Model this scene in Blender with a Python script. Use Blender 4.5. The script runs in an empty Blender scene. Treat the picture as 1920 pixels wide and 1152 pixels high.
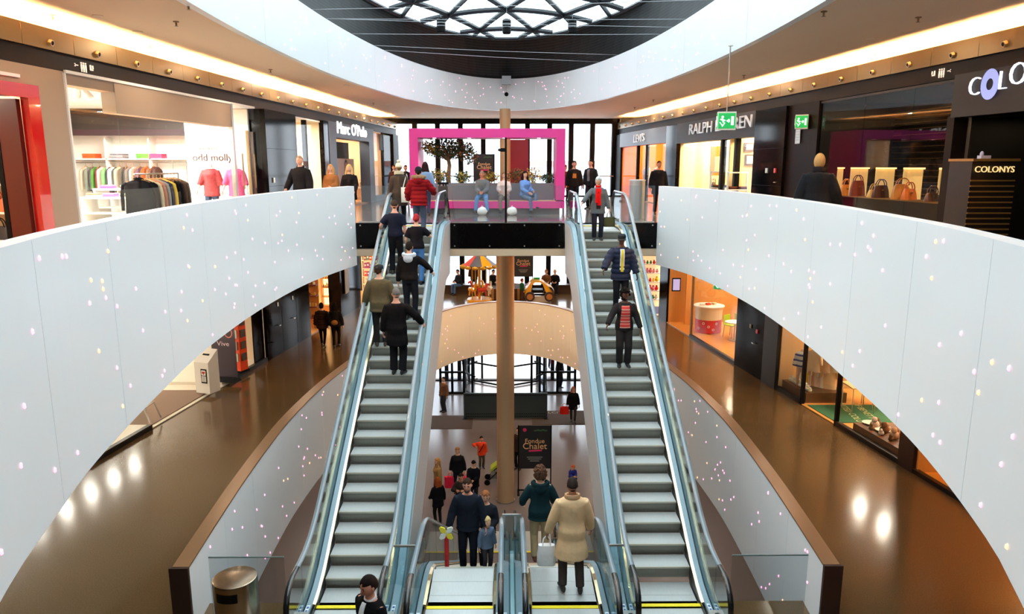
import bpy, bmesh, math, random
from mathutils import Vector, Matrix
random.seed(7)
PI = math.pi
S = bpy.context.scene
COL = S.collection

# ------------------------------------------------------------ camera, world, exposure
CZ = 1.6
cam_d = bpy.data.cameras.new('camera'); cam = bpy.data.objects.new('camera', cam_d); COL.objects.link(cam)
cam_d.sensor_width = 36.0; cam_d.lens = 1367.0 / 1920.0 * 36.0; cam_d.clip_start = 0.05; cam_d.clip_end = 400
cam.location = (0, 0, CZ); cam.rotation_euler = (math.radians(90 - 11.0), 0, math.radians(-0.42))
S.camera = cam
S.view_settings.view_transform = 'Standard'; S.view_settings.look = 'None'
S.view_settings.gamma = 1.0; S.view_settings.use_curve_mapping = False
S.view_settings.exposure = 0.1
W = bpy.data.worlds.new('world'); S.world = W; W.use_nodes = True
W.node_tree.nodes['Background'].inputs[0].default_value = (0.97, 0.99, 0.99, 1)
W.node_tree.nodes['Background'].inputs[1].default_value = 6.2

def area(name, loc, rot, sx, sy, power, col=(1, 1, 1), portal=False):
    l = bpy.data.lights.new(name, 'AREA'); l.shape = 'RECTANGLE'; l.size = sx; l.size_y = sy
    l.energy = power; l.color = col
    if portal: l.cycles.is_portal = True
    o = bpy.data.objects.new(name, l); COL.objects.link(o); o.location = loc; o.rotation_euler = rot
    return o
WARM = (1.0, 0.70, 0.38); SOFT = (1.0, 0.86, 0.68); COOL = (0.86, 0.94, 1.0)
# openings to the sky
area('skylight_portal', (0, 15, 6.45), (0, 0, 0), 10, 30.4, 1, portal=True)
area('upper_facade_portal', (0, 38.9, 1.9), (math.radians(90), 0, 0), 12, 4, 1, portal=True)

# pixel ray of the 1920x1152 photograph, used only to read real positions off known planes
_F = 1367.0; _p = math.radians(11.0); _y = math.radians(0.42)
_fw = Vector((math.sin(_y)*math.cos(_p), math.cos(_y)*math.cos(_p), -math.sin(_p)))
_rt = Vector((math.cos(_y), -math.sin(_y), 0)); _up = _rt.cross(_fw); _C = Vector((0, 0, CZ))
def ray(u, v): return _fw + (u-960)/_F*_rt + (576-v)/_F*_up
def atz(u, v, z): d = ray(u, v); return _C + d*((z-CZ)/d.z)
def aty(u, v, y): d = ray(u, v); return _C + d*(y/d.y)
def online(u, v, x0, s, y0): d = ray(u, v); return _C + d*((x0-s*y0)/(d.x-s*d.y))
def LF(Y): return -7.34 + .0637*(Y-11.2)          # shop front lines: upper left, upper right, middle left, middle right
def RF(Y): return 8.05 - .09*(Y-12)
def LF1(Y): return -9.04 + .124*(Y-17.7)
def RF1(Y): return 9.03 - .131*(Y-13.64)
def pL(u, v): return online(u, v, -7.34, .0637, 11.2)
def pR(u, v): return online(u, v, 8.05, -.09, 12)
def pL1(u, v): return online(u, v, -9.04, .124, 17.7)
def pR1(u, v): return online(u, v, 9.03, -.131, 13.64)

# ------------------------------------------------------------ materials
MATS = {}
def lin(c):
    return tuple(((x/255.)/12.92 if x/255. <= .04045 else ((x/255.+.055)/1.055)**2.4) for x in c[:3])
def mat(name, c=(128, 128, 128), rough=.5, metal=0., emit=0., ec=None, noise=None, bump=None, spec=.5, stripes=None, coat=0.):
    if name in MATS: return MATS[name]
    m = bpy.data.materials.new(name); m.use_nodes = True; nt = m.node_tree; b = nt.nodes['Principled BSDF']
    col = lin(c) + (1,)
    b.inputs['Base Color'].default_value = col; b.inputs['Roughness'].default_value = rough; b.inputs['Metallic'].default_value = metal
    b.inputs['Specular IOR Level'].default_value = spec; b.inputs['Coat Weight'].default_value = coat
    if emit:
        b.inputs['Emission Color'].default_value = (lin(ec) if ec else col[:3]) + (1,); b.inputs['Emission Strength'].default_value = emit
    tc = None
    if noise or bump or stripes:
        tc = nt.nodes.new('ShaderNodeTexCoord')
    if noise:
        sc, amt = noise[:2]
        n = nt.nodes.new('ShaderNodeTexNoise'); n.inputs['Scale'].default_value = sc; n.inputs['Detail'].default_value = 4
        if len(noise) > 2:
            mp = nt.nodes.new('ShaderNodeMapping'); mp.inputs['Scale'].default_value = noise[2]
            nt.links.new(tc.outputs['Object'], mp.inputs[0]); nt.links.new(mp.outputs[0], n.inputs['Vector'])
        else: nt.links.new(tc.outputs['Object'], n.inputs['Vector'])
        r = nt.nodes.new('ShaderNodeMix'); r.data_type = 'RGBA'
        r.inputs[6].default_value = tuple(max(0, x*(1-amt)) for x in col[:3])+(1,); r.inputs[7].default_value = tuple(min(1, x*(1+amt)) for x in col[:3])+(1,)
        nt.links.new(n.outputs['Fac'], r.inputs[0]); nt.links.new(r.outputs[2], b.inputs['Base Color'])
    if stripes:                                     # (axis, period, [(pos, colour), ...])
        sx = nt.nodes.new('ShaderNodeSeparateXYZ'); nt.links.new(tc.outputs['Object'], sx.inputs[0])
        d = nt.nodes.new('ShaderNodeMath'); d.operation = 'DIVIDE'; d.inputs[1].default_value = stripes[1]
        nt.links.new(sx.outputs[stripes[0]], d.inputs[0])
        fr = nt.nodes.new('ShaderNodeMath'); fr.operation = 'FRACT'; nt.links.new(d.outputs[0], fr.inputs[0])
        cr = nt.nodes.new('ShaderNodeValToRGB'); cr.color_ramp.interpolation = 'CONSTANT'
        els = cr.color_ramp.elements
        while len(els) < len(stripes[2]): els.new(.5)
        for e, (p_, c_) in zip(els, stripes[2]): e.position = p_; e.color = lin(c_)+(1,)
        nt.links.new(fr.outputs[0], cr.inputs[0]); nt.links.new(cr.outputs[0], b.inputs['Base Color'])
    if bump:
        n2 = nt.nodes.new('ShaderNodeTexNoise'); n2.inputs['Scale'].default_value = bump[0]; n2.inputs['Detail'].default_value = 3
        nt.links.new(tc.outputs['Object'], n2.inputs['Vector'])
        bp = nt.nodes.new('ShaderNodeBump'); bp.inputs['Strength'].default_value = bump[1]; bp.inputs['Distance'].default_value = .02
        nt.links.new(n2.outputs['Fac'], bp.inputs['Height']); nt.links.new(bp.outputs[0], b.inputs['Normal'])
    MATS[name] = m; return m
def glass(name, tint=(235, 245, 248), refl=.08, rough=.02):
    if name in MATS: return MATS[name]
    m = bpy.data.materials.new(name); m.use_nodes = True; nt = m.node_tree
    for n in list(nt.nodes): nt.nodes.remove(n)
    o = nt.nodes.new('ShaderNodeOutputMaterial'); t = nt.nodes.new('ShaderNodeBsdfTransparent'); g = nt.nodes.new('ShaderNodeBsdfGlossy')
    mx = nt.nodes.new('ShaderNodeMixShader'); lw = nt.nodes.new('ShaderNodeLayerWeight'); mr = nt.nodes.new('ShaderNodeMapRange')
    t.inputs[0].default_value = lin(tint)+(1,); g.inputs['Roughness'].default_value = rough; lw.inputs[0].default_value = .35
    mr.inputs[3].default_value = refl; mr.inputs[4].default_value = min(.6, refl*5)
    nt.links.new(lw.outputs['Facing'], mr.inputs[0]); nt.links.new(mr.outputs[0], mx.inputs[0])
    nt.links.new(t.outputs[0], mx.inputs[1]); nt.links.new(g.outputs[0], mx.inputs[2]); nt.links.new(mx.outputs[0], o.inputs[0])
    MATS[name] = m; return m
def emis(name, c, s):
    return mat(name, c, .6, emit=s)

# ------------------------------------------------------------ mesh builder
MW = {}
_ORD = 'first second third fourth fifth sixth seventh eighth ninth tenth eleventh twelfth thirteenth fourteenth fifteenth sixteenth seventeenth eighteenth nineteenth twentieth'.split()
def nth(k): return _ORD[k] if k < 20 else ('twenty-'+_ORD[k-20] if k < 29 else 'last')
def hue(c):
    r, g, b = c; mx, mn = max(c), min(c)
    if mx-mn < 26: return 'black' if mx < 60 else 'grey' if mx < 190 else 'white'
    if r >= g and r >= b:
        if r > 200 and g > 185: return 'cream'
        if b > g*1.05: return 'pink'
        if g > r*.72: return 'yellow' if r > 200 and b < 110 else 'beige' if r > 160 else 'olive'
        if g > r*.5: return 'amber' if r > 160 else 'brown'
        return 'red' if r > 160 else 'dark red'
    return 'green' if g >= b else 'blue'
class MB:
    def __init__(s): s.v = []; s.f = []; s.m = []
    def add(s, vs, fs, mi=0):
        b = len(s.v); s.v += [tuple(x) for x in vs]; s.f += [tuple(i+b for i in f) for f in fs]; s.m += [mi]*len(fs); return s
    def hexa(s, p, mi=0):                            # p: four bottom corners (ccw from above), four top corners
        return s.add(p, [(3, 2, 1, 0), (4, 5, 6, 7), (0, 1, 5, 4), (1, 2, 6, 5), (2, 3, 7, 6), (3, 0, 4, 7)], mi)
    def box(s, cx, cy, cz, sx, sy, sz, rz=0, mi=0, M=None):
        c, n = math.cos(rz), math.sin(rz); P = []
        for z in (-.5, .5):
            for x, y in ((-.5, -.5), (.5, -.5), (.5, .5), (-.5, .5)):
                x *= sx; y *= sy; q = Vector((x*c-y*n, x*n+y*c, z*sz))
                if M is not None: q = M @ q
                P.append((cx+q.x, cy+q.y, cz+q.z))
        return s.hexa(P, mi)
    def prism(s, poly, z0, z1, mi=0):
        n = len(poly); vs = [(x, y, z0) for x, y in poly] + [(x, y, z1) for x, y in poly]
        return s.add(vs, [tuple(range(n-1, -1, -1)), tuple(range(n, 2*n))] + [(i, (i+1) % n, n+(i+1) % n, n+i) for i in range(n)], mi)
    def loft(s, rings, mi=0, caps=True, closed=True):
        n = len(rings[0]); vs = [p for r in rings for p in r]; fs = []
        for k in range(len(rings)-1):
            for i in range(n if closed else n-1):
                j = (i+1) % n; fs.append((k*n+i, k*n+j, (k+1)*n+j, (k+1)*n+i))
        if caps: fs += [tuple(range(n-1, -1, -1)), tuple(range((len(rings)-1)*n, len(rings)*n))]
        return s.add(vs, fs, mi)
    def tube(s, pts, r, n=8, mi=0, caps=True, flat=None):
        pts = [Vector(p) for p in pts]; R = r if isinstance(r, (list, tuple)) else [r]*len(pts); rings = []; pu = None
        for i, p in enumerate(pts):
            t = (pts[min(i+1, len(pts)-1)] - pts[max(i-1, 0)]).normalized()
            if pu is None: pu = Vector((0, 0, 1)) if abs(t.z) < .9 else Vector((0, 1, 0))
            a = t.cross(pu)
            if a.length < 1e-4: a = t.cross(Vector((1, 0, 0)))
            a.normalize(); b = a.cross(t).normalized(); pu = b
            fa, fb = flat if flat else (1, 1)
            rings.append([p + a*(R[i]*fa*math.cos(2*PI*k/n)) + b*(R[i]*fb*math.sin(2*PI*k/n)) for k in range(n)])
        return s.loft(rings, mi, caps)
    def lathe(s, prof, n=16, c=(0, 0, 0), mi=0, sx=1, sy=1):
        return s.loft([[(c[0]+r*sx*math.cos(2*PI*k/n), c[1]+r*sy*math.sin(2*PI*k/n), c[2]+z) for k in range(n)] for r, z in prof], mi)
    def ell(s, c, r, nu=10, nv=6, mi=0, M=None, fn=None):
        rings = []
        for j in range(nv+1):
            a = -PI/2 + PI*j/nv; cr = max(math.cos(a), .02); ring = []
            for k in range(nu):
                d = Vector((cr*math.cos(2*PI*k/nu), cr*math.sin(2*PI*k/nu), math.sin(a)))
                q = Vector((d.x*r[0], d.y*r[1], d.z*r[2]))
                if fn: q = q*fn(d)
                if M is not None: q = M @ q
                ring.append((c[0]+q.x, c[1]+q.y, c[2]+q.z))
            rings.append(ring)
        return s.loft(rings, mi)
    def mesh(s, name, mats, smooth=False):
        me = bpy.data.meshes.new(name); me.from_pydata(s.v, [], s.f)
        for m in (mats if isinstance(mats, (list, tuple)) else [mats]): me.materials.append(m)
        me.polygons.foreach_set('material_index', s.m)
        if smooth:
            me.polygons.foreach_set('use_smooth', [True]*len(me.polygons)); me.set_sharp_from_angle(angle=.75)
        me.update(); return me
    def build(s, name, mats, parent=None, smooth=False, world=True):
        if parent is not None and world:
            Mi = MW[parent.name].inverted(); s.v = [tuple(Mi @ Vector(p)) for p in s.v]
        off = Vector((0, 0, 0))
        if parent is None:
            xs = [p[0] for p in s.v]; ys = [p[1] for p in s.v]; zs = [p[2] for p in s.v]
            off = Vector(((min(xs)+max(xs))/2, (min(ys)+max(ys))/2, min(zs))); s.v = [tuple(Vector(p)-off) for p in s.v]
        o = bpy.data.objects.new(name, s.mesh(name, mats, smooth)); COL.objects.link(o); o.location = off
        if parent is not None: o.parent = parent; MW[o.name] = MW[parent.name].copy()
        else: MW[o.name] = Matrix.Translation(off)
        return o
def tag(o, label=None, cat=None, group=None, kind=None):
    if label: o['label'] = label
    if cat: o['category'] = cat
    if group: o['group'] = group
    if kind: o['kind'] = kind
    return o
def thing(name, label, cat, loc=(0, 0, 0), rz=0, group=None):
    o = bpy.data.objects.new(name, None); COL.objects.link(o); o.empty_display_size = .1
    o.location = loc; o.rotation_euler = (0, 0, rz)
    MW[o.name] = Matrix.Translation(loc) @ Matrix.Rotation(rz, 4, 'Z')
    return tag(o, label, cat, group)
def struct(name, mb, m, parent=None, smooth=False):
    o = mb.build(name, m, parent, smooth)
    if parent is None: o['kind'] = 'structure'
    return o
def inst(name, src, parent, loc=(0, 0, 0), rot=(0, 0, 0)):   # another object on the same mesh, in the parent's space
    o = bpy.data.objects.new(name, src.data); COL.objects.link(o); o.parent = parent; o.location = loc; o.rotation_euler = rot
    MW[o.name] = MW[parent.name] @ Matrix.LocRotScale(Vector(loc), Matrix.Rotation(rot[2], 3, 'Z').to_euler(), None); return o
def dup(root, loc, rz=0, label=None, group=None, scale=None):
    r = root.copy(); COL.objects.link(r); r.location = loc; r.rotation_euler = (0, 0, rz)
    if scale: r.scale = scale
    MW[r.name] = Matrix.Translation(loc) @ Matrix.Rotation(rz, 4, 'Z')
    if label: r['label'] = label
    if group: r['group'] = group
    for ch in list(root.children):
        c = ch.copy(); COL.objects.link(c); c.parent = r
        for g in ch.children:
            d = g.copy(); COL.objects.link(d); d.parent = c
    return r
def text_mesh(body, size, depth=.01, thin=0.):
    cu = bpy.data.curves.new('lettering', 'FONT'); cu.body = body; cu.size = size; cu.extrude = depth; cu.align_x = 'CENTER'; cu.align_y = 'CENTER'; cu.offset = -thin
    cu.resolution_u = 3
    o = bpy.data.objects.new('lettering', cu); COL.objects.link(o)
    dg = bpy.context.evaluated_depsgraph_get(); me = bpy.data.meshes.new_from_object(o.evaluated_get(dg))
    bpy.data.objects.remove(o); bpy.data.curves.remove(cu); return me
def text(name, body, size, m, parent, loc, xdir, depth=.01, squash=1.0, thin=0.):
    # lettering on a vertical face; xdir = unit reading direction in plan (world)
    me = text_mesh(body, size, depth, thin); me.materials.clear(); me.materials.append(m)
    X = Vector((xdir[0], xdir[1], 0)).normalized(); Z = Vector((0, 0, 1)); N = X.cross(Z)
    Mt = Matrix(((X.x*squash, 0, N.x, loc[0]), (X.y*squash, 0, N.y, loc[1]), (0, 1, 0, loc[2]), (0, 0, 0, 1)))
    if parent is not None: Mt = MW[parent.name].inverted() @ Mt
    me.transform(Mt); o = bpy.data.objects.new(name, me); COL.objects.link(o)
    if parent is not None: o.parent = parent; MW[o.name] = MW[parent.name].copy()
    return o
# ------------------------------------------------------------ the atrium shell
white = mat('white_lacquer_panel', (236, 239, 240), .32)
whitec = mat('white_core', (120, 124, 128), .7)
ceilm = mat('beige_ceiling_paint', (230, 202, 174), .8)
brass = mat('champagne_metal', (138, 112, 72), .36, .6, noise=(3, .12))
darkband = mat('dark_bronze_band', (30, 20, 14), .5, spec=.15)
blackgl = mat('black_glossy_panel', (10, 8, 8), .09, noise=(1.5, .4), spec=.1)
blackm = mat('black_metal', (10, 10, 11), .5, spec=.12)
brownrail = mat('bronze_rail', (150, 112, 78), .3, .4)
endcap = mat('dark_brown_endcap', (58, 36, 30), .4)
floor2m = mat('grey_polished_stone', (120, 112, 108), .12, noise=(60, .25))
floor1m = mat('brown_terrazzo', (98, 74, 46), .15, noise=(55, .5))
floor0m = mat('dark_terrazzo', (108, 98, 98), .22, noise=(80, .3))
mesh_m = mat('dark_perforated_metal', (52, 55, 58), .45, .5, stripes=(2, .085, [(0, (11, 11, 12)), (.66, (24, 26, 28)), (.84, (46, 49, 52))]))
steel = mat('skylight_steel', (20, 28, 34), .5)
pink_led = emis('pink_led', (255, 150, 190), 2.2)
orange_led = emis('orange_led', (255, 180, 130), 2.0)
stainless = mat('brushed_stainless', (196, 190, 182), .28, 1.0, noise=(2, .08, (1, 1, 30)))

def curve(ctrl, per=10):
    out = []
    P = [Vector(c) for c in ctrl]
    for i in range(len(P)-1):
        p0, p1, p2, p3 = P[max(i-1, 0)], P[i], P[i+1], P[min(i+2, len(P)-1)]
        for k in range(per):
            t = k/per; out.append(.5*((2*p1)+(p2-p0)*t+(2*p0-5*p1+4*p2-p3)*t*t+(3*p1-p0-3*p2+p3)*t**3))
    out.append(P[-1]); return out
def resample(pts, step):
    L = [0]
    for a, b in zip(pts, pts[1:]): L.append(L[-1]+(b-a).length)
    n = max(1, round(L[-1]/step)); out = []; j = 0
    for i in range(n+1):
        d = L[-1]*i/n
        while j < len(L)-2 and L[j+1] < d: j += 1
        out.append(pts[j].lerp(pts[j+1], (d-L[j])/max(1e-9, L[j+1]-L[j])))
    return out
def normal(pts, i):
    t = (pts[min(i+1, len(pts)-1)]-pts[max(i-1, 0)]).normalized(); return Vector((t.y, -t.x))
C2 = [(0, -.5), (1.4, .3), (2.4, 1.9), (3.3, 4.3), (3.63, 5.4), (3.98, 6.76), (4.37, 8.95), (4.69, 11.3), (4.87, 14.4), (4.78, 17.6), (4.28, 20.76)]
C2R = [(0, -.5), (1.4, .3), (2.4, 1.9), (3.36, 4.3), (3.66, 5.1), (4.02, 6.4), (4.27, 7.6), (4.53, 9.4), (4.78, 11.4), (4.98, 14.8), (4.82, 18.4), (4.28, 20.76)]
C1 = [(4.5, 9.42), (4.6, 10.6), (4.72, 12.2), (4.81, 14), (4.84, 15.6), (4.74, 17.7), (4.53, 19.6), (4.1, 22.2), (3.4, 25.2), (2.44, 27.9), (1.3, 29.35), (0, 29.85)]
mir = lambda c: [(-x, y) for x, y in c]
XB = 17.0
def wall_strip(mb, pts, sgn, off0, off1, z0, z1, mi=0):
    # curved wall between two offsets measured away from the void
    rings = []
    for i, p in enumerate(pts):
        n = normal(pts, i)*sgn; a = p+n*off0; b = p+n*off1
        rings.append([(a.x, a.y, z0), (b.x, b.y, z0), (b.x, b.y, z1), (a.x, a.y, z1)])
    mb.loft(rings, mi)
def parapet(name, ctrl, sgn, z0, z1, step, cap=None):
    full = curve(ctrl, 14); core = MB(); wall_strip(core, resample(full, .4), sgn, .015, .17, z0+.01, z1-.01)
    o = struct(name, core, whitec)
    nodes = resample(full, step/6); n = len(nodes)-1; i = 0
    while i < n:
        j = min(i+6, n); seg = [nodes[k].copy() for k in range(i, j+1)]
        g = .004; seg[0] = seg[0].lerp(seg[1], g/(seg[1]-seg[0]).length); seg[-1] = seg[-1].lerp(seg[-2], g/(seg[-1]-seg[-2]).length)
        m = MB(); wall_strip(m, seg, sgn, 0, .185, z0, z1); m.build('panel', white, o); i = j
    for nm, mt, dens in (('pink_lights', pink_led, 2.1), ('orange_lights', orange_led, .5)):
        d = MB(); fine = resample(full, .05); cnt = int(len(fine)*.05*(z1-z0)*dens)
        for _ in range(cnt):
            k = random.randrange(2, len(fine)-2); p = fine[k]; d.ell((p.x, p.y, random.uniform(z0+.1, z1-.12)), (.019, .019, .026), 5, 3)
        l = d.build(nm, mt, o); l['kind'] = 'stuff'
    if cap:
        m = MB(); wall_strip(m, resample(full, .4), sgn, -.01, .22, z1, z1+.03); m.build('rail', cap, o)
    return o
parapet('wall_left', mir(C2), -1, -1.2, 1.03, 1.9)
parapet('wall_right', C2R, 1, -1.2, 1.03, 1.9)
pl = parapet('wall_left', mir(C1), -1, -6.2, -3.99, 1.7, brownrail)
pr = parapet('wall_right', C1, 1, -6.2, -3.99, 1.7, brownrail)
for par, s in ((pl, -1), (pr, 1)):
    m = MB(); m.box(s*4.62, 9.4, -5.08, .27, .05, 2.24); m.build('end_plate', endcap, par)

def slab(name_top, name_bot, ctrl, ctrl_r, y_near, y_far, ztop, zbot, mtop, mbot, near_to, far_from=None):
    for nm, z, mt, flip in ((name_top, ztop, mtop, False), (name_bot, zbot, mbot, True)):
        m = MB(); 
        for s in (-1, 1):
            vs = []; fs = []; pts = resample(curve(ctrl if s < 0 else ctrl_r, 12), .5)
            for p in pts: vs += [(s*(abs(p.x)+.02), p.y, z), (s*XB, p.y, z)]
            for i in range(len(pts)-1): fs.append((2*i, 2*i+1, 2*i+3, 2*i+2))
            m.add(vs, fs)
        m.add([(-XB, y_near, z), (XB, y_near, z), (XB, ctrl[0][1], z), (-XB, ctrl[0][1], z)], [(0, 1, 2, 3)])
        if near_to > ctrl[0][1]:
            x = ctrl[0][0]; m.add([(-x-.1, ctrl[0][1], z), (x+.1, ctrl[0][1], z), (x+.1, near_to, z), (-x-.1, near_to, z)], [(0, 1, 2, 3)])
        if y_far > ctrl[-1][1]: m.add([(-XB, ctrl[-1][1], z), (XB, ctrl[-1][1], z), (XB, y_far, z), (-XB, y_far, z)], [(0, 1, 2, 3)])
        struct(nm, m, mt)
slab('floor', 'ceiling', C2, C2R, -8, 39, 0, -.95, floor2m, ceilm, -.5)
slab('floor', 'ceiling', C1, C1, -8, 39, -5, -5.95, floor1m, ceilm, 10.15)
m = MB(); m.add([(-XB, -8, -10), (XB, -8, -10), (XB, 39.3, -10), (-XB, 39.3, -10)], [(0, 1, 2, 3)]); struct('floor', m, floor0m)
# upper ceiling with the oval opening, its white fascia, dark lining and skylight
ZC = 3.95
def ovalpts(a, b, n=96): return [Vector((a*math.sin(2*PI*k/n), 15-b*math.cos(2*PI*k/n))) for k in range(n+1)]
oc = ovalpts(4.7, 17.4)
m = MB(); vs = []; fs = []
for p in oc:
    s = 1 if p.x >= 0 else -1
    vs += [(p.x, p.y, ZC)]
    d = Vector((p.x, p.y-15)); k = min(XB/max(abs(d.x), 1e-6), (24.0 if d.y > 0 else 26.0)/max(abs(d.y), 1e-6)); vs += [(d.x*k, 15+d.y*k, ZC)]
for i in range(len(oc)-1): fs.append((2*i, 2*i+2, 2*i+3, 2*i+1))
for sx in (-1, 1):
    for ye in (-11, 39):
        pass
m.add(vs, fs)
m.add([(-XB, 38.9, ZC), (XB, 38.9, ZC), (XB, 39.4, ZC), (-XB, 39.4, ZC)], [(0, 1, 2, 3)])
ceil = struct('ceiling', m, ceilm)
core = MB(); wall_strip(core, oc, 1, .015, .12, ZC, 5.22); fas = struct('trim_1', core, whitec, smooth=True)
nodes = ovalpts(4.7, 17.4, 144)
for i in range(0, 144, 6):
    seg = nodes[i:i+7]; seg = [q.copy() for q in seg]; seg[0] = seg[0].lerp(seg[1], .01); seg[-1] = seg[-1].lerp(seg[-2], .01)
    m = MB(); wall_strip(m, seg, 1, 0, .14, ZC-.03, 5.23); m.build('panel', white, fas, smooth=True)
d = MB(); fine = ovalpts(4.7, 17.4, 900)
for _ in range(300):
    p = random.choice(fine); d.ell((p.x, p.y, random.uniform(ZC+.12, 5.1)), (.02, .02, .024), 5, 3)
d.build('pink_lights', pink_led, fas)['kind'] = 'stuff'
lo = ovalpts(4.82, 17.55); hi = ovalpts(5.0, 15.25)
m = MB(); rings = []
for t in [i/12 for i in range(13)]:
    rings.append([(a.x*(1-t)+b.x*t, a.y*(1-t)+b.y*t, 5.2+1.3*t) for a, b in zip(lo[:-1], hi[:-1])])
m.loft(rings, caps=False); struct('wall_skylight', m, mesh_m)
# skylight: triangulated steel grid with glass panes
sky = thing('skylight', 'oval glass skylight on a dark triangulated steel grid above the void', 'skylight', (0, 15, 6.5))
skyglass = glass('skylight_glass', (232, 241, 245), .05)
EA, EB = 5.0, 15.25
def zs(x, y): return 6.5 + 1.1*max(0., 1-(x/EA)**2-((y-15)/EB)**2)
def inside(x, y): return (x/EA)**2+((y-15)/EB)**2 <= 1.0
rim = MB(); rim.tube([(p.x, p.y, 6.5) for p in ovalpts(EA, EB, 72)], .075, 6, caps=False); rim.build('rim', steel, sky)
ell_poly = [(p.x, p.y) for p in ovalpts(EA-.03, EB-.03, 64)[:-1]]
def clip(poly):
    out = poly
    for i in range(len(ell_poly)):
        ax, ay = ell_poly[i]; bx, by = ell_poly[(i+1) % len(ell_poly)]; inp = out; out = []
        side = lambda q: (bx-ax)*(q[1]-ay)-(by-ay)*(q[0]-ax)
        for k in range(len(inp)):
            p, q = inp[k-1], inp[k]; sp, sq = side(p), side(q)
            if (sp >= 0) != (sq >= 0):
                t = sp/(sp-sq); out.append((p[0]+(q[0]-p[0])*t, p[1]+(q[1]-p[1])*t))
            if sq >= 0: out.append(q)
        if not out: return out
    return out
rows = [29.05-2.12*k for k in range(15)]
def node(r, i): return ((2*i+(1 if r % 2 == 0 else 0))*1.0, rows[r] if r >= 0 else 29.05+2.12)
edges = set()
for r in range(-1, 14):
    for i in range(-4, 4):
        ev = (r % 2 == 0)
        a, b = (r, i), (r, i+1); c = (r+1, i+1) if ev else (r+1, i)
        lowtri = [node(*a), node(*b), node(*c)]
        a2, b2 = (r+1, i), (r+1, i+1); c2 = (r, i) if ev else (r, i+1)
        hitri = [node(*a2), node(*b2), node(*c2)]
        for tri, es in ((lowtri, [(a, b), (b, c), (a, c)]), (hitri, [(a2, b2), (b2, c2), (a2, c2)])):
            if (tri[1][0]-tri[0][0])*(tri[2][1]-tri[0][1])-(tri[1][1]-tri[0][1])*(tri[2][0]-tri[0][0]) < 0: tri = tri[::-1]
            cl = clip(tri)
            if len(cl) < 3: continue
            ar = sum(cl[k-1][0]*cl[k][1]-cl[k][0]*cl[k-1][1] for k in range(len(cl)))/2
            if ar < .02: continue
            pm = MB(); n = len(cl); pm.add([(x, y, zs(x, y)+.05) for x, y in cl]+[(x, y, zs(x, y)+.07) for x, y in cl],
                   [tuple(range(n-1, -1, -1)), tuple(range(n, 2*n))]+[(k, (k+1) % n, n+(k+1) % n, n+k) for k in range(n)])
            pm.build('pane', skyglass, sky)
            for e in es: edges.add(tuple(sorted(e)))
for a, b in edges:
    p, q = Vector(node(*a)), Vector(node(*b)); pts = []
    for k in range(9):
        x = p.lerp(q, k/8)
        if inside(x.x, x.y): pts.append((x.x, x.y, zs(x.x, x.y)))
    if len(pts) < 2: continue
    bm_ = MB(); bm_.tube(pts, .075, 6, flat=(.8, 1.25)); bm_.build('beam', steel, sky)
# hanging floodlights, cables
cablem = mat('steel_cable', (150, 152, 155), .4, .8)
for (u, v), w in zip([(827, 48), (950, 50), (1073, 50)], ['left', 'middle', 'right']):
    p = aty(u, v, 26.5); t = thing('hanging_loudspeaker', 'black hanging loudspeaker, %s of the three under the skylight' % w, 'loudspeaker', p, group=None)
    m = MB(); m.lathe([(.12, -.24), (.15, -.2), (.15, .2), (.12, .24)], 10, p); m.build('body', blackm, t)
    m = MB(); m.lathe([(.155, -.03), (.155, .0)], 10, p); m.lathe([(.155, .07), (.155, .1)], 10, p); m.build('band', mat('grey_band', (120, 125, 130), .5), t)
    m = MB(); m.tube([(p.x, p.y, p.z+.24), (p.x, p.y, zs(p.x, p.y))], .008, 5); m.build('wire', cablem, t)
for k, (ua, va, ub, vb) in enumerate([(580, 22, 1330, 40), (612, 38, 1255, 65), (665, 78, 1240, 76), (705, 97, 1160, 113), (720, 101, 1130, 121), (600, 30, 1290, 30)]):
    def on_rim(u, v):
        best = None
        for p in oc:
            q = (960+_F*((Vector((p.x, p.y, 5.18))-_C).dot(_rt))/((Vector((p.x, p.y, 5.18))-_C).dot(_fw))); 
            if (Vector((p.x, p.y, 5.18))-_C).dot(_fw) > 5 and p.y > 12 and (best is None or abs(q-u) < best[0]): best = (abs(q-u), p)
        return Vector((best[1].x, best[1].y, 5.24))
    a, b = on_rim(ua, va), on_rim(ub, vb); mid = (a+b)/2-Vector((0, 0, .03))
    m = MB(); m.tube([a, mid, b], .007, 5); tag(m.build('steel_cable', cablem), 'thin steel cable across the oval opening under the skylight, %s from the top' % nth([0, 2, 3, 4, 5, 1][k]), 'cable', 'cables across the oval opening')
p = Vector((0, 32.05, 5.1)); t = thing('dome_camera', 'small grey camera box on the white fascia in the centre', 'camera', p)
m = MB(); m.box(p.x, p.y-.05, p.z+.02, .38, .3, .34); m.build('housing', mat('grey_plastic', (170, 175, 178), .5), t)
m = MB(); m.ell((p.x, p.y-.1, p.z-.55), (.09, .09, .09), 8, 6); m.build('lens', blackm, t)

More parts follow.
